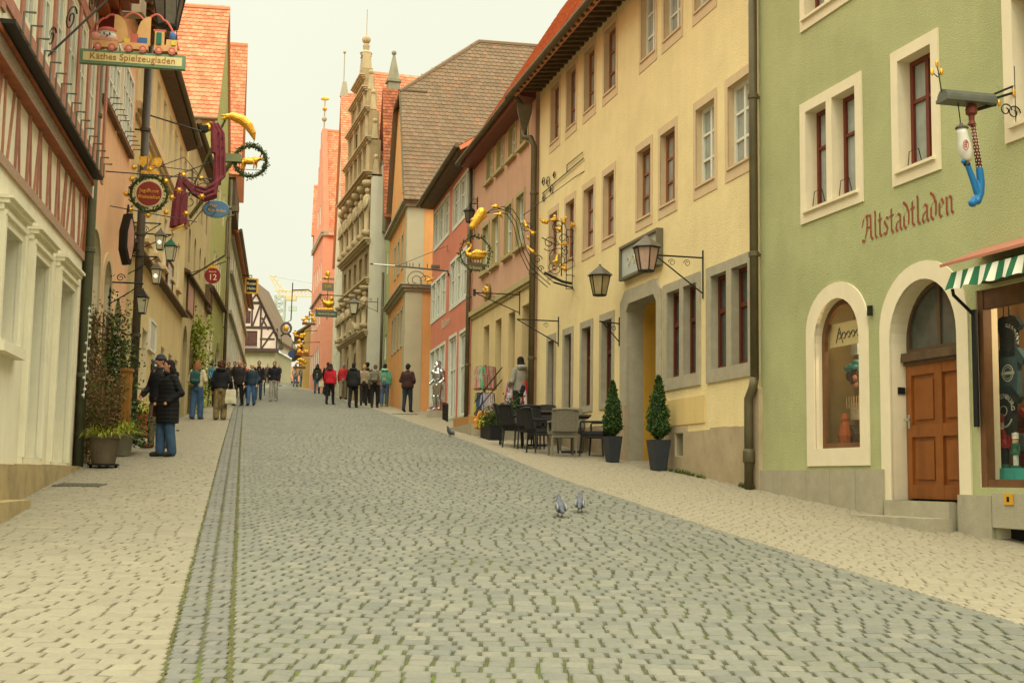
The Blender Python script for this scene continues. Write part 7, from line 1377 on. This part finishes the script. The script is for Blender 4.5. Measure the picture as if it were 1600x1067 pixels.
CH = [(P2, .98, 24.15, 0.1, 'grey wicker chair with its back to the viewer, nearest of the cafe chairs'), (P1, 1.62, 24.25, 1.1, 'dark wicker chair nearest the conifer planter'), (P1, .62, 24.95, -1.2, 'dark wicker chair left of the nearer table'), (P1, .42, 26.1, -.2, 'dark wicker chair with its back to the viewer at the farther table'), (P1, .16, 26.6, -1.0, 'dark wicker chair turned right at the farther table'), (P1, .02, 27.3, -1.5, 'dark wicker chair farthest from the conifer'), (P2, 1.22, 25.75, pi, 'grey wicker chair facing the viewer behind the nearer table'), (P1, .72, 27.75, pi-.2, 'dark wicker chair facing the viewer behind the farther table')]
used = set()
for pr_, x, y, a, lb in CH:
    o = pr_ if pr_ not in used else copy_tree(pr_); used.add(pr_); o.location = (x, y, gz(y)); o.rotation_euler = (R(5), 0, a) if 0 else (0, 0, a); tag(o, lb, 'chair', 'wicker cafe chairs')
# ---- pigeons
def pigeon_proto():
    root = empty('pigeon', (0, 0, 0)); b = MB(); b.ell((0, -.01, .13), (.055, .1, .058), (V((1, 0, 0)), V((0, .94, .34)), V((0, -.34, .94)))); b.caps([(0, .06, .17), (0, .085, .215), (0, .095, .24)], [.042, .028, .024]); b.ell((0, .1, .245), (.023, .03, .024)); b.caps([(0, .125, .243), (0, .148, .235)], [.008, .003], 6); b.caps([(0, -.09, .105), (0, -.17, .08)], [.03, .018]); b.fuse('body', M('pigeon_grey', '#5d6066', rough=.7, var=.25, scale=22, stain='#3c3f48', stain_amt=.6, sscale=12), root, .007, 2)
    for sg in (-1, 1):
        w = MB(); w.ell((sg*.045, -.04, .135), (.016, .095, .045), (V((1, 0, 0)), V((0, .96, .28)), V((0, -.28, .96)))); w.fuse('wing', M('pigeon_wing', '#8a8c8a', rough=.7, var=.25, scale=25, stain='#35363a', stain_amt=.7, sscale=14), root, .007, 1)
        l = MB(); l.tube([(sg*.022, 0, .09), (sg*.022, .005, .042), (sg*.022, .035, .036)], .005, 5); l.tube([(sg*.022, .005, .042), (sg*.035, .03, .034)], .003, 4); l.tube([(sg*.022, .005, .042), (sg*.015, -.02, .034)], .003, 4); l.build('leg', M('pigeon_leg', '#6a4038'), root)
    return root
pg = pigeon_proto()
for i, (px, py, a, sc, lb) in enumerate(((875, 807, .15, 1.05, 'paler grey pigeon walking away on the setts, left of the pair'), (906, 800, -.1, .98, 'darker grey pigeon walking away on the setts, right of the pair'), (703, 682, 2.6, 1.05, 'lone grey pigeon on the pavement edge up the street'), (437, 604, 1.0, 1.3, 'tiny distant pigeon far up the street'))):
    o = pg if i == 0 else copy_tree(pg); g = gnd(px, py); o.location = (g.x, g.y, gz(g.y)-.03*sc); o.rotation_euler = (0, 0, a); o.scale = (sc,)*3; tag(o, lb, 'pigeon', 'pigeons on the street')
# ---- suit of armour
def armour():
    x, y = -2.42, 42.0; z = gz(y); root = empty('suit_of_armour', (x, y, z), 'shiny silver suit of armour standing on a stone block before the red house', 'statue'); st = M('polished_steel', '#c2c4c4', rough=.22, metal=.95, var=.15, scale=6); b = MB(); b.box((x+.05, y, z+.05), (.75, .6, .3)); b.build('stone_block', m_stone, root); z += .2
    F = V((-.75, -.66, 0)).normalized(); Rr = V((F.y, -F.x, 0)); P = lambda r, f, h: V((x, y, z))+Rr*r*.92+F*f*.92+Z*h*.92; ax = (Rr, F, Z)
    m = MB(); m.ell(P(0, .01, 1.62), (.105, .13, .14), ax); m.caps([P(0, .06, 1.6), P(0, .16, 1.56)], [.09, .03]); m.ell(P(0, -.02, 1.70), (.03, .13, .1), ax); m.caps([P(0, 0, 1.5), P(0, 0, 1.45)], [.08, .12]); m.fuse('helmet', st, root, .012, 1)
    m = MB(); m.lathe([(.13, .95), (.12, 1.05), (.19, 1.2), (.2, 1.34), (.1, 1.46)], P(0, 0, 0), 16, (Rr, F*.8, Z*.92)); m.ell(P(0, .08, 1.25), (.14, .1, .16), ax); m.fuse('breastplate', st, root, .014, 1); m = MB(); m.lathe([(.22, .78), (.21, .84), (.17, .92), (.13, .99)], P(0, 0, 0), 16, (Rr, F*.8, Z*.92)); m.build('faulds', st, root, smooth=True)
    for sg in (-1, 1):
        m = MB(); m.ell(P(sg*.23, 0, 1.39), (.1, .11, .1), ax); m.caps([P(sg*.24, -.02, 1.36), P(sg*.28, -.04, 1.12), P(sg*.2, .16, .98 if sg > 0 else .92)], [.075, .06, .05]); m.ell(P(sg*.28, -.04, 1.12), .075); m.ell(P(sg*.19, .19, .97 if sg > 0 else .9), (.06, .07, .055), ax); m.fuse('arm_plate', st, root, .014, 1)
        m = MB(); m.caps([P(sg*.1, 0, .85), P(sg*.12, .03, .5), P(sg*.13, 0, .1)], [.095, .07, .055]); m.ell(P(sg*.12, .06, .5), .075); m.ell(P(sg*.125, -.02, .34), (.065, .075, .13), ax); m.caps([P(sg*.13, 0, .06), P(sg*.15, .2, .03), P(sg*.16, .32, .02)], [.06, .05, .02]); m.fuse('leg_plate', st, root, .014, 1)
    sh = MB(); sh.prism([P(-.34, .12, 1.0), P(-.10, .22, 1.0), P(-.1, .22, .75), P(-.2, .18, .55), P(-.34, .12, .75)], F*.02); sh.build('shield', st, root)
armour()
def barrel():
    g = put3(657, 638); c = V((g.x+.05, g.y-1.2, gz(g.y-1.2))); root = empty('wooden_cask', c, 'dark brown wooden cask with a merchandise shelf beside the brown jacket man', 'cask'); m = MB(); m.lathe([(.27, 0), (.3, .18), (.31, .35), (.3, .52), (.27, .7)], c, 18); m.build('staves', M('cask_wood', '#4a2c1c', rough=.7, var=.3, scale=6, streak=.4), root); h = MB()
    for z, r in ((.1, .295), (.25, .318), (.45, .318), (.6, .295)): h.lathe([(r, z), (r+.006, z+.01), (r+.006, z+.05), (r, z+.06)], c, 18, cap=False)
    h.build('hoops', m_iron, root); s = MB(); s.box(c+Z*.72, (.6, .5, .03)); s.build('shelf', m_brownwood, root)
    for i in range(4):
        p = c+V((-.15+.13*i, .02*(i % 2), .735)); b = MB(); b.lathe([(.035, 0), (.037, .15), (.03, .2), (.013, .24), (.012, .3)], p, 10); tag(b.build('bottle', M('bottle_glass', '#15180f', rough=.15)), 'dark bottle standing on the wooden cask by the orange corner', 'bottle', 'bottles on the cask')
barrel()
def guard():
    root = empty('iron_rail', RD.P(1.8, gz(38.8), .35), 'short dark iron railing of upright bars beside the armour', 'railing')
    for i in range(5): m = MB(); p = RD.P(1.6+.42*i, 0, .4-.03*i); p.z = gz(p.y); m.tube([p, p+Z*.55], .02, 6); m.build('bar', m_iron, root)
    a, b = RD.P(1.6, 0, .4), RD.P(1.6+.42*4, 0, .28); m = MB(); m.tube([V((a.x, a.y, gz(a.y)+.5)), V((b.x, b.y, gz(b.y)+.5))], .015, 5); m.build('rail', m_iron, root)
guard()
# ---- hanging goods
def hang(p, w, h, col, label, group, cat='towel', name='hanging_towel', d=.05, ang=0, fold=3):
    X = V((cos(ang), sin(ang), 0)); Y_ = V((-sin(ang), cos(ang), 0)); m = MB(); n = 6
    for i in range(n): x = (i/(n-1)-.5)*w; t = .5+.5*sin(i*1.9); m.tube([p+X*x*.55, p+X*x*.85-Z*h*.5+Y_*d*(t-.5), p+X*x-Z*h*(.9+.1*t)+Y_*d*(t-.5)*1.6], [w*.08, w*.13, w*.12], 6)
    o = m.fuse(name, cloth(col), None, .016, 2); tag(o, label, cat, group); return o
def rack(px, py, Y, H, label, tiers):
    b = at(px, py, Y); c = V((b.x, b.y, gz(b.y))); root = empty('display_rack', c, label, 'display rack'); m = MB(); m.tube([c, c+Z*H], .018, 6); m.tube([c+V((-.25, 0, .02)), c+V((.25, 0, .02))], .015, 5); m.tube([c+V((0, -.25, .021)), c+V((0, .25, .021))], .015, 5); m.build('stand', m_iron, root)
    for z, r in tiers: q = MB(); q.tube([c+V((r*cos(i*.524), r*sin(i*.524), z)) for i in range(12)], .01, 5, closed=True); q.tube([c+V((-r, 0, z)), c+V((r, 0, z))], .008, 4); q.build('ring', m_iron, root)
    return c
def wall_front(f, u, out): p = f.P(u, 0, out); return p
p = PK.P(3.6, 0, .75); c = rack(757, 650, p.y, 1.72, 'round rack hung with printed towels before the cream ground floor', ((1.66, .26), (.98, .24)))
cols = ['#b5a58c', '#b0665c', '#a3a08c', '#4f9a72', '#9a4a44', '#8a8474', '#c08a80', '#6a5a50']; nm = ['beige', 'rose', 'pale grey', 'green', 'dark red', 'grey', 'pink', 'brown']; tp = ['left', 'left front', 'front', 'right front']
for i in range(8): a = -2.9+i*.36; hang(c+V((.26*cos(a), .26*sin(a), 1.66)), .22, .62, cols[i], '%s printed towel on the upper ring of the round rack' % nm[i], 'towels on the upper ring', ang=a+1.57)
cols2 = ['#b8ac3a', '#3a4a60', '#2f4058', '#9a94a0', '#8f8a94', '#c0b8b0', '#6a5a6a']; nm2 = ['yellow', 'navy', 'slate blue', 'pale lilac', 'lilac', 'whitish', 'mauve']
for i in range(7): a = -2.9+i*.42; hang(c+V((.24*cos(a), .24*sin(a), .98)), .22, .6, cols2[i], '%s cloth on the lower ring of the round rack' % nm2[i], 'towels on the lower ring', ang=a+1.57)
p = PK.P(.75, 0, .75); c = rack(816, 650, p.y, 1.5, 'leaning rack hung with red and white cloth bags beside the steps', ((1.22, .34), (1.45, .15)))
for i, (cl, n_) in enumerate((('#b8a8b8', 'lilac white'), ('#c06a78', 'pink'), ('#cfc6c0', 'white'), ('#b02a30', 'bright red'), ('#8a2a30', 'dark red'), ('#6a7a88', 'grey blue'))): a = -3.0+i*.55; hang(c+V((.34*cos(a), .34*sin(a), 1.32)), .42, .74, cl, '%s cloth bag hanging on the rack by the steps' % n_, 'cloth bags on the rack', cat='cloth bag', name='cloth_bag', ang=a+1.57, d=.1)
hang(c+V((-.05, -.15, 1.55)), .34, .28, '#b8962e', 'yellow cloth on top of the rack by the steps', None, cat='cloth', name='yellow_cloth'); hang(c+V((-.9, .1, .62)), .42, .45, '#c8842e', 'orange cloth bag beside the planter box near the steps', None, cat='cloth bag', name='orange_bag', d=.12)
def steps():
    root = empty('entrance_steps', PK.P(2.5, gz(32.4), .5), 'stone steps with an ochre slab before the cream ground floor shop', 'steps'); m = MB(); m.fbox(PK, 1.4, 4.9, 1.5, gz(33)+.12, -.0, 1.15); m.build('lower_step', m_stone, root); m = MB(); m.fbox(PK, 2.6, 4.7, 1.5, gz(33)+.36, 0, .98); m.build('ochre_slab', M('ochre_slab', '#a87c44', var=.15), root); m = MB(); m.fbox(PK, -.1, 1.38, 1.5, gz(30.5)+.6, 0, .8); m.build('upper_step', m_stone, root)
    for k in (0, 1): h = MB(); a, b = PK.P(2.3-.1*k, gz(32)+.5, .9), PK.P(.5, gz(30.5)+1.35, .62); h.tube([a+Z*.3*k, b+Z*.3*k], .014, 5); h.build('handrail', m_iron, root)
steps()
def planter_box():
    c = PK.P(-.05, 0, 1.0); c.z = gz(c.y); root = empty('planter_box', c, 'long black planter box of mixed flowers and shrubs by the cafe chairs', 'planter'); m = MB(); m.fbox(PK, -.6, .5, c.z-.1, c.z+.3, .85, 1.12); m.build('box', m_black, root)
    l = MB(); leaves(l, [PK.P(random.uniform(-.65, .55), c.z+.3+abs(random.gauss(0, .17)), random.uniform(.8, 1.15)) for _ in range(1300)], .07); l.build('leafy_plants', m_leaf, root); l = MB(); leaves(l, [PK.P(random.uniform(-.1, .6), c.z+.3+abs(random.gauss(0, .1)), random.uniform(.8, 1.2)) for _ in range(350)], .07); l.build('yellow_flowers', m_yleaf, root)
    l = MB(); leaves(l, [PK.P(random.uniform(-.5, .2), gz(30)+.5+abs(random.gauss(0, .22)), random.uniform(.3, .7)) for _ in range(700)], .07); m = MB(); q = PK.P(-.15, gz(30), .5); m.lathe([(.16, -.05), (.24, .5)], q, 10); tag(l.build('green_bush', m_conif), 'green bush behind the farther cafe table by the drainpipe', 'bush')
planter_box()
# ---- left side planting
def tub(c, r, h, label, mat, grass=True, rim=True, dolly=False, name='plant_tub'):
    root = empty(name, c, label, 'planter'); m = MB(); b = .06 if dolly else 0; m.lathe([(r*.72, b), (r*.95, h*.9), (r*1.04, h*.9), (r*1.06, h), (r*.94, h), (r*.9, h-.06)], c, 20); m.build('tub', mat, root, smooth=False); s = MB(); s.lathe([(r*.92, h-.06), (.02, h-.03)], c, 16); s.build('soil', m_dark, root)
    if dolly: d = MB(); d.lathe([(r*.95, .03), (r*.95, .06)], c, 16); [d.ell(c+V((r*.8*cos(a), r*.8*sin(a), .02)), .025, n=8, m=6) for a in (0, 1.57, 3.14, 4.71)]; d.build('dolly', m_black, root)
    if grass: g = MB(); [blades(g, c+V((r*.7*cos(a), r*.7*sin(a), h-.05)), 42, .42, .014, 1.3, .85) for a in [i*.63 for i in range(10)]]; g.build('grass', m_yleaf, root)
    return root
m_oldwood = M('weathered_tub', '#5f5440', rough=.8, var=.25, scale=5, streak=.3)
c = put3(158, 731); c = V((c.x, c.y+.1, gz(c.y+.1))); r1 = tub(c, .25, .5, 'weathered round tub with yellow grass in front of the green drainpipe', m_oldwood, dolly=True)
l = MB()
for i in range(2200): h = random.random()**1.5; q = .1+.24*math.sqrt(h)*random.uniform(.3, 1); a = random.uniform(0, 6.28); l.cr = 0; leaves(l, [c+V((q*cos(a), q*sin(a), .5+h*.95))], .055, .4, .6)
l.build('russet_shrub', m_rleaf, r1); t = MB()
for i in range(26): a = random.uniform(0, 6.28); t.tube([c+V((.05*cos(a), .05*sin(a), .45)), c+V((.15*cos(a), .15*sin(a), .9)), c+V((.3*cos(a), .3*sin(a), 1.15+random.random()*.5))], [.008, .005, .002], 4)
t.build('twig', m_brownwood, r1)
c = put3(186, 713); r2 = tub(V((c.x, c.y+.15, gz(c.y+.15))), .2, .42, 'smaller grey tub of drooping yellow grass behind the weathered tub', M('grey_tub', '#6d6855', var=.2), True)
l = MB(); leaves(l, [V((c.x-.05+random.gauss(0, .2), c.y+.7+random.gauss(0, .25), gz(c.y+.7)+.15+abs(random.gauss(.25, .22)))) for _ in range(1500)], .07, .4); tag(l.build('green_shrub', m_conif), 'dense dark green shrub between the tubs and the terracotta pot', 'shrub')
c = put3(221, 683); r3 = tub(V((c.x, c.y, gz(c.y))), .22, .5, 'terracotta pot with yellow green plant beside the backpack rack', m_terra, False, name='terracotta_pot'); g = MB(); c = V((c.x, c.y, gz(c.y))); [blades(g, c+V((.1*cos(a), .1*sin(a), .46)), 26, .25, .018, 1.0) for a in (0, 1.5, 3, 4.5)]; leaves(g, [c+V((random.gauss(-.05, .13), random.gauss(0, .12), .52+abs(random.gauss(0, .18)))) for _ in range(260)], .06); g.build('grass', m_yleaf, r3)
def post():
    c = put3(196, 690); c = OL.P(2.6, 0, .45); c.z = gz(c.y); m = MB(); p = at(196, 650, c.y); x0 = p.x; m.box((x0, c.y, c.z+.75), (.15, .15, 1.5)); m.box((x0, c.y, c.z+1.51), (.19, .19, .05)); tag(m.build('wooden_post', M('honey_wood', '#9a6a2c', rough=.6, var=.25, scale=5, streak=.4)), 'honey brown wooden post among the plants by the apricot house', 'post')
post()
def vine(f, u0, u1, v0, v1, n, label, mat, w=.12, size=.07, stems=6, name='climbing_plant'):
    root = empty(name, f.P((u0+u1)/2, v0, .05), label, 'climbing plant'); t = MB()
    for i in range(stems):
        u = random.uniform(u0, u1); pts = []; v = v0
        while v < v1: pts.append(f.P(u, v, .04)); u = min(max(u+random.uniform(-.15, .15), u0), u1); v += (v1-v0)/8
        t.tube(pts, .012, 4)
    t.build('stem', m_brownwood, root); l = MB(); cl = [(random.uniform(u0, u1), random.uniform(v0, v1), random.uniform(.1, .3)) for _ in range(16)]; pts = []
    for i in range(n): a, b, r = random.choice(cl); pts.append(f.P(min(max(a+random.gauss(0, r), u0-.1), u1+.1), b+random.gauss(0, r*1.4), .03+abs(random.gauss(0, w))))
    leaves(l, pts, size); l.build('foliage', mat, root)
vine(OL, .2, 1.9, 1.9, 4.3, 3200, 'russet climbing plant on the wall right behind the green drainpipe', m_rleaf, .12, .06); vine(OL, 2.2, 3.6, 2.6, 4.5, 2400, 'green and pink climber around the middle arch of the apricot house', m_leaf, .2, .07); vine(OL, 4.9, 5.6, 2.2, 4.4, 500, 'green creeper climbing beside the dark brown drainpipe', m_conif, .16, .07)
vine(BL, 3.0, 5.0, 4.2, 6.6, 1500, 'yellow green climbing plant on the beige stone house', M('lime_foliage', '#7a8a2c', rnd=['#4a5a1e', '#7a8a2a', '#a0a838', '#5a4a22']), .25, .12)
def garland():
    root = empty('white_garland', HL.P(11.45, 3, .3), 'string of small white tags hanging along the green drainpipe', 'garland'); m = MB(); m.tube([at(140, 478, 19.0), at(131, 622, 19.0)], .005, 4); m.build('string', m_white, root)
    for i in range(16): q = MB(); y = 482+i*9; q.ell(at(140-i*.58+random.uniform(-3, 3), y, 18.96), (.024, .012, .022), n=8, m=6); q.build('white_tag', m_white, root)
garland()
def bag_rack():
    c = put3(229, 672); root = empty('bag_rack', c, 'tall rack of souvenir bags and caps at the entrance of the apricot house', 'display rack'); m = MB(); m.tube([c, c+Z*1.75], .025, 8); m.lathe([(.3, 0), (.3, .03)], c, 12)
    m.build('stand', m_iron, root)
    for z, r in ((1.68, .36), (1.38, .34), (1.08, .32), (.78, .3)): q = MB(); q.tube([c+V((r*cos(i*.524), r*sin(i*.524), z)) for i in range(12)], .012, 5, closed=True); q.tube([c+V((-r, 0, z)), c+V((r, 0, z))], .01, 4); q.build('ring', m_iron, root)
    rows = [(1.68, .36, ['#1c1f20', '#2a2d2c', '#26302c', '#3c3f3c', '#4a4d48'], ['black', 'charcoal', 'dark green', 'grey', 'pale grey']), (1.38, .34, ['#3a3f44', '#55595c', '#4a98a2', '#b03a34', '#6a2a26'], ['slate', 'mid grey', 'turquoise', 'red', 'dark red']), (1.08, .32, ['#2a2420', '#7a4422', '#8a4a22', '#33302c'], ['dark brown', 'tan', 'rust brown', 'black brown']), (.78, .30, ['#22262c', '#2c3a46', '#3a3450', '#1f1f24'], ['blue black', 'steel blue', 'purple', 'near black'])]; tn = ['top', 'second', 'third', 'lowest']
    for k, (z, r, cs, ns_) in enumerate(rows):
        for i, cl in enumerate(cs):
            a = -2.9+i*2.6/(len(cs)-1); p = c+V((r*cos(a), r*sin(a), z)); X = V((-sin(a), cos(a), 0)); Y_ = V((cos(a), sin(a), 0)); b = MB(); b.ell(p-Z*.14, (.1, .06, .13), (X, Y_, Z)); b.box(p-Z*.17, (.17, .09, .16), (X, Y_, Z)); o = b.fuse('souvenir_bag', cloth(cl), None, .014, 2); tag(o, '%s souvenir bag on the %s ring of the bag rack' % (ns_[i], tn[k]), 'bag', 'souvenir bags on the rack'); l = MB(); l.box(p-Z*.12+Y_*.064, (.05, .008, .05), (X, Y_, Z)); l.build('patch', m_white, o)
    g = V((c.x+.28, c.y-.3, gz(c.y-.3))); b = MB(); b.box(g+Z*.16, (.3, .25, .32), taper=1.1); b.mat(0); o = b.fuse('green_crate', M('crate_green', '#4a8a2c', var=.15), None, .015, 1); tag(o, 'bright green bag standing at the foot of the bag rack', 'bag')
bag_rack()
# ---- goods behind the shop windows
def tshirt(u, v, w, col, label, kind):
    f = G; d = -.36; root = empty('souvenir_shirt', f.P(u, v, d), label, 'shirt'); a = [(-.3, .5), (-.12, .54), (-.06, .5), (.06, .5), (.12, .54), (.3, .5), (.52, .26), (.4, .14), (.3, .24), (.28, -.5), (-.28, -.5), (-.3, .24), (-.4, .14), (-.52, .26)]; m = MB(); m.prism([f.P(u-x*w, v+z*w, d-.03) for x, z in a], f.o*.06); m.build('cloth', cloth(col), root); wm_ = M('shirt_print', '#b8b8a8', var=.1)
    if kind == 'ring':
        e = MB(); e.tube([f.P(u+.17*w*cos(i*.2618), v+.17*w*sin(i*.2618), d+.035) for i in range(24)], .007, 4, closed=True); e.fbox(f, u-.2*w, u+.2*w, v-.03*w, v+.03*w, d+.03, d+.037); e.tube([f.P(u+.12*w*cos(i*.2618), v+.12*w*sin(i*.2618), d+.035) for i in range(24)], .004, 4, closed=True); e.build('round_emblem', wm_, root)
    if kind == 'germany':
        for i, ch in enumerate('GERMANY'): a_ = R(70-i*16+18); textmesh(ch, .1*w*1.3, f, 0, 0, 0, wm_, 'print', root, axes=((-f.u*cos(a_-pi/2)*1+Z*sin(a_-pi/2)), (f.u*sin(a_-pi/2)+Z*cos(a_-pi/2)), f.o), org=f.P(u-.36*w*cos(a_)*1, v-.12*w+.36*w*sin(a_), d+.032), align='CENTER')
    if kind == 'arc':
        for i, ch in enumerate('ROTHENBURG'):
            a_ = R(170-i*18); X = -f.u*cos(a_-pi/2)+Z*sin(a_-pi/2); Zz = -f.u*-sin(a_-pi/2)*1+Z*cos(a_-pi/2); X = (-f.u)*sin(a_)+Z*(-cos(a_)); Zz = (-f.u)*cos(a_)+Z*sin(a_)
            textmesh(ch, .075, f, 0, 0, 0, wm_, 'print', root, axes=(X, Zz, f.o), org=f.P(u, v, d+.032)+(-f.u)*(.13*cos(a_))+Z*(.13*sin(a_)), align='CENTER')
        e = MB(); e.tube([f.P(u+.06*cos(i*.2618), v+.05*sin(i*.2618), d+.034) for i in range(24)], .005, 4, closed=True); e.tube(arc(f.P(u, v-.02, d+.034), .15, pi+.5, 2*pi-.5, f.u, Z, 12), .01, 4); e.build('round_emblem', wm_, root)
    h = MB(); h.tube([f.P(u, v+.5*w, d), f.P(u, 3.62, d)], .006, 4); h.build('hanger', m_iron, root)
u, v = G.uv(1577, 527, -.36); tshirt(u, v, .42, '#23282a', 'dark souvenir shirt printed GERMANY, highest behind the shop glass', 'germany'); u, v = G.uv(1579, 583, -.36); tshirt(u, v, .5, '#3c5256', 'grey teal souvenir shirt with a round emblem behind the shop glass', 'ring'); u, v = G.uv(1572, 642, -.36); tshirt(u, v, .5, '#232622', 'dark souvenir shirt printed ROTHENBURG in a circle behind the shop glass', 'arc')
m_ncred = M('nutcracker_red', '#9a2420', rough=.4); m_ncgrn = M('nutcracker_green', '#35624a', rough=.4)
def nutcracker(px, py, h, label, hat, coat, legs):
    u, v = G.uv(px, py, -.36); root = empty('nutcracker', G.P(u, 1.86, -.36), label, 'nutcracker', 'nutcrackers in the shop window'); c = G.P(u, 1.86, -.36); ax = G.ax(); k = h/.4
    for nm, mt, pr_ in (('base', m_ncgrn, [(.06*k, 0), (.06*k, .03*k)]), ('legs', legs, [(.03*k, .03*k), (.032*k, .16*k)]), ('coat', coat, [(.045*k, .15*k), (.05*k, .18*k), (.04*k, .22*k), (.052*k, .27*k), (.03*k, .29*k)]), ('head', M('nut_face', '#c8a07a'), [(.03*k, .285*k), (.035*k, .31*k), (.034*k, .345*k)]), ('hat', hat, [(.045*k, .34*k), (.036*k, .35*k), (.04*k, .40*k), (.01*k, .41*k)]), ('beard', m_white, [(.012*k, .27*k), (.028*k, .30*k), (.03*k, .305*k)])): m = MB(); m.lathe(pr_, c+(G.o*.012 if nm == 'beard' else G.o*0), 12, ax); m.build(nm, mt, root)
    for sg in (-1, 1): m = MB(); m.tube([c+G.u*.055*k*sg+Z*.265*k, c+G.u*.068*k*sg+Z*.2*k, c+G.u*.06*k*sg+Z*.15*k+G.o*.02], .014*k, 6); m.build('arm', coat, root)
nutcracker(1571, 735, .56, 'tall red nutcracker with red hat standing left in the souvenir window', m_ncred, m_ncred, M('nut_dark', '#22262a')); nutcracker(1588, 738, .36, 'small green and white nutcracker before the red cuckoo house', m_white, m_ncgrn, m_white)
def cuckoo():
    u, v = G.uv(1596, 690, -.62); root = empty('cuckoo_house', G.P(u, v, -.62), 'red toy cuckoo house with a grey flower clock behind the nutcrackers', 'toy house'); m = MB(); m.fbox(G, u-.2, u+.2, v-.25, v+.15, -.85, -.65); m.build('house_wall', m_ncred, root); m = MB(); m.prism([G.P(u-.27, v+.1, -.62), G.P(u, v+.36, -.62), G.P(u+.27, v+.1, -.62), G.P(u+.24, v+.07, -.62), G.P(u, v+.3, -.62), G.P(u-.24, v+.07, -.62)], G.o*-.28); m.build('roof', M('toy_roof_red', '#b03a2a', var=.15), root); m = MB(); m.lathe([(.09, 0), (.1, .02), (.07, .03)], G.P(u, v+.0, -.648), 8, (G.u, Z, G.o)); m.build('clock', M('pewter', '#7a8078', var=.2), root); b = MB(); b.fbox(G, u-.12, u+.12, 1.86, v-.25, -.82, -.68); b.build('stand', m_brownwood, root)
cuckoo()
for i, (px, py, w, h, c, lb) in enumerate(((1310, 545, .16, .22, '#b8c0c0', 'pale postcard sheet with red print high in the arched window'), (1315, 575, .34, .12, '#5aa0a0', 'turquoise folded cloth in the arched window'), (1312, 598, .2, .16, '#b07a5a', 'brown wooden souvenir plaque in the arched window'), (1328, 590, .2, .2, '#5a3a34', 'dark red souvenir doll cluster in the arched window'), (1326, 625, .3, .22, '#c8a878', 'fan of wooden spoons in the arched window'), (1312, 644, .22, .22, '#d0b890', 'light wooden tray in the arched window'), (1333, 670, .2, .44, '#a0522a', 'tall orange brown carved figure in the arched window'), (1317, 680, .26, .26, '#4a3a28', 'small dark cuckoo clock house in the arched window'))):
    f = G; u, v = f.uv(px, py, -.5); u = min(max(u, 3.0), 3.95); m = MB()
    if i in (0, 5): m.fbox(f, u-w/2, u+w/2, v-h/2, v+h/2, -.55, -.53)
    elif i == 6: m.lathe([(.06, -h/2), (.09, -h*.2), (.06, h*.1), (.045, h*.2), (.055, h*.3), (.02, h*.45)], f.P(u, v, -.38), 10)
    elif i == 7: m.prism([f.P(u-w/2, v-h/2, -.45), f.P(u+w/2, v-h/2, -.45), f.P(u+w/2, v, -.45), f.P(u, v+h/2, -.45), f.P(u-w/2, v, -.45)], f.o*-.12)
    elif i == 4: [m.tube([f.P(u-w/2+w*k/5, v-h/2, -.5), f.P(u-w/2+w*k/5, v+h*.2, -.5)], .008, 5) or m.ell(f.P(u-w/2+w*k/5, v+h*.35, -.5), (.022, .01, .035), f.ax(), n=8, m=6) for k in range(6)]
    else: [m.ell(f.P(u+random.uniform(-w/2, w/2), v+random.uniform(-h/2, h/2), -.5+random.uniform(-.03, .03)), (w*.22, .03, h*.3), f.ax(), n=8, m=6) for k in range(7)]
    tag(m.build('souvenir', M('souvenir_%d' % i, c, var=.3, scale=14)), lb, 'souvenir', 'souvenirs in the arched window')
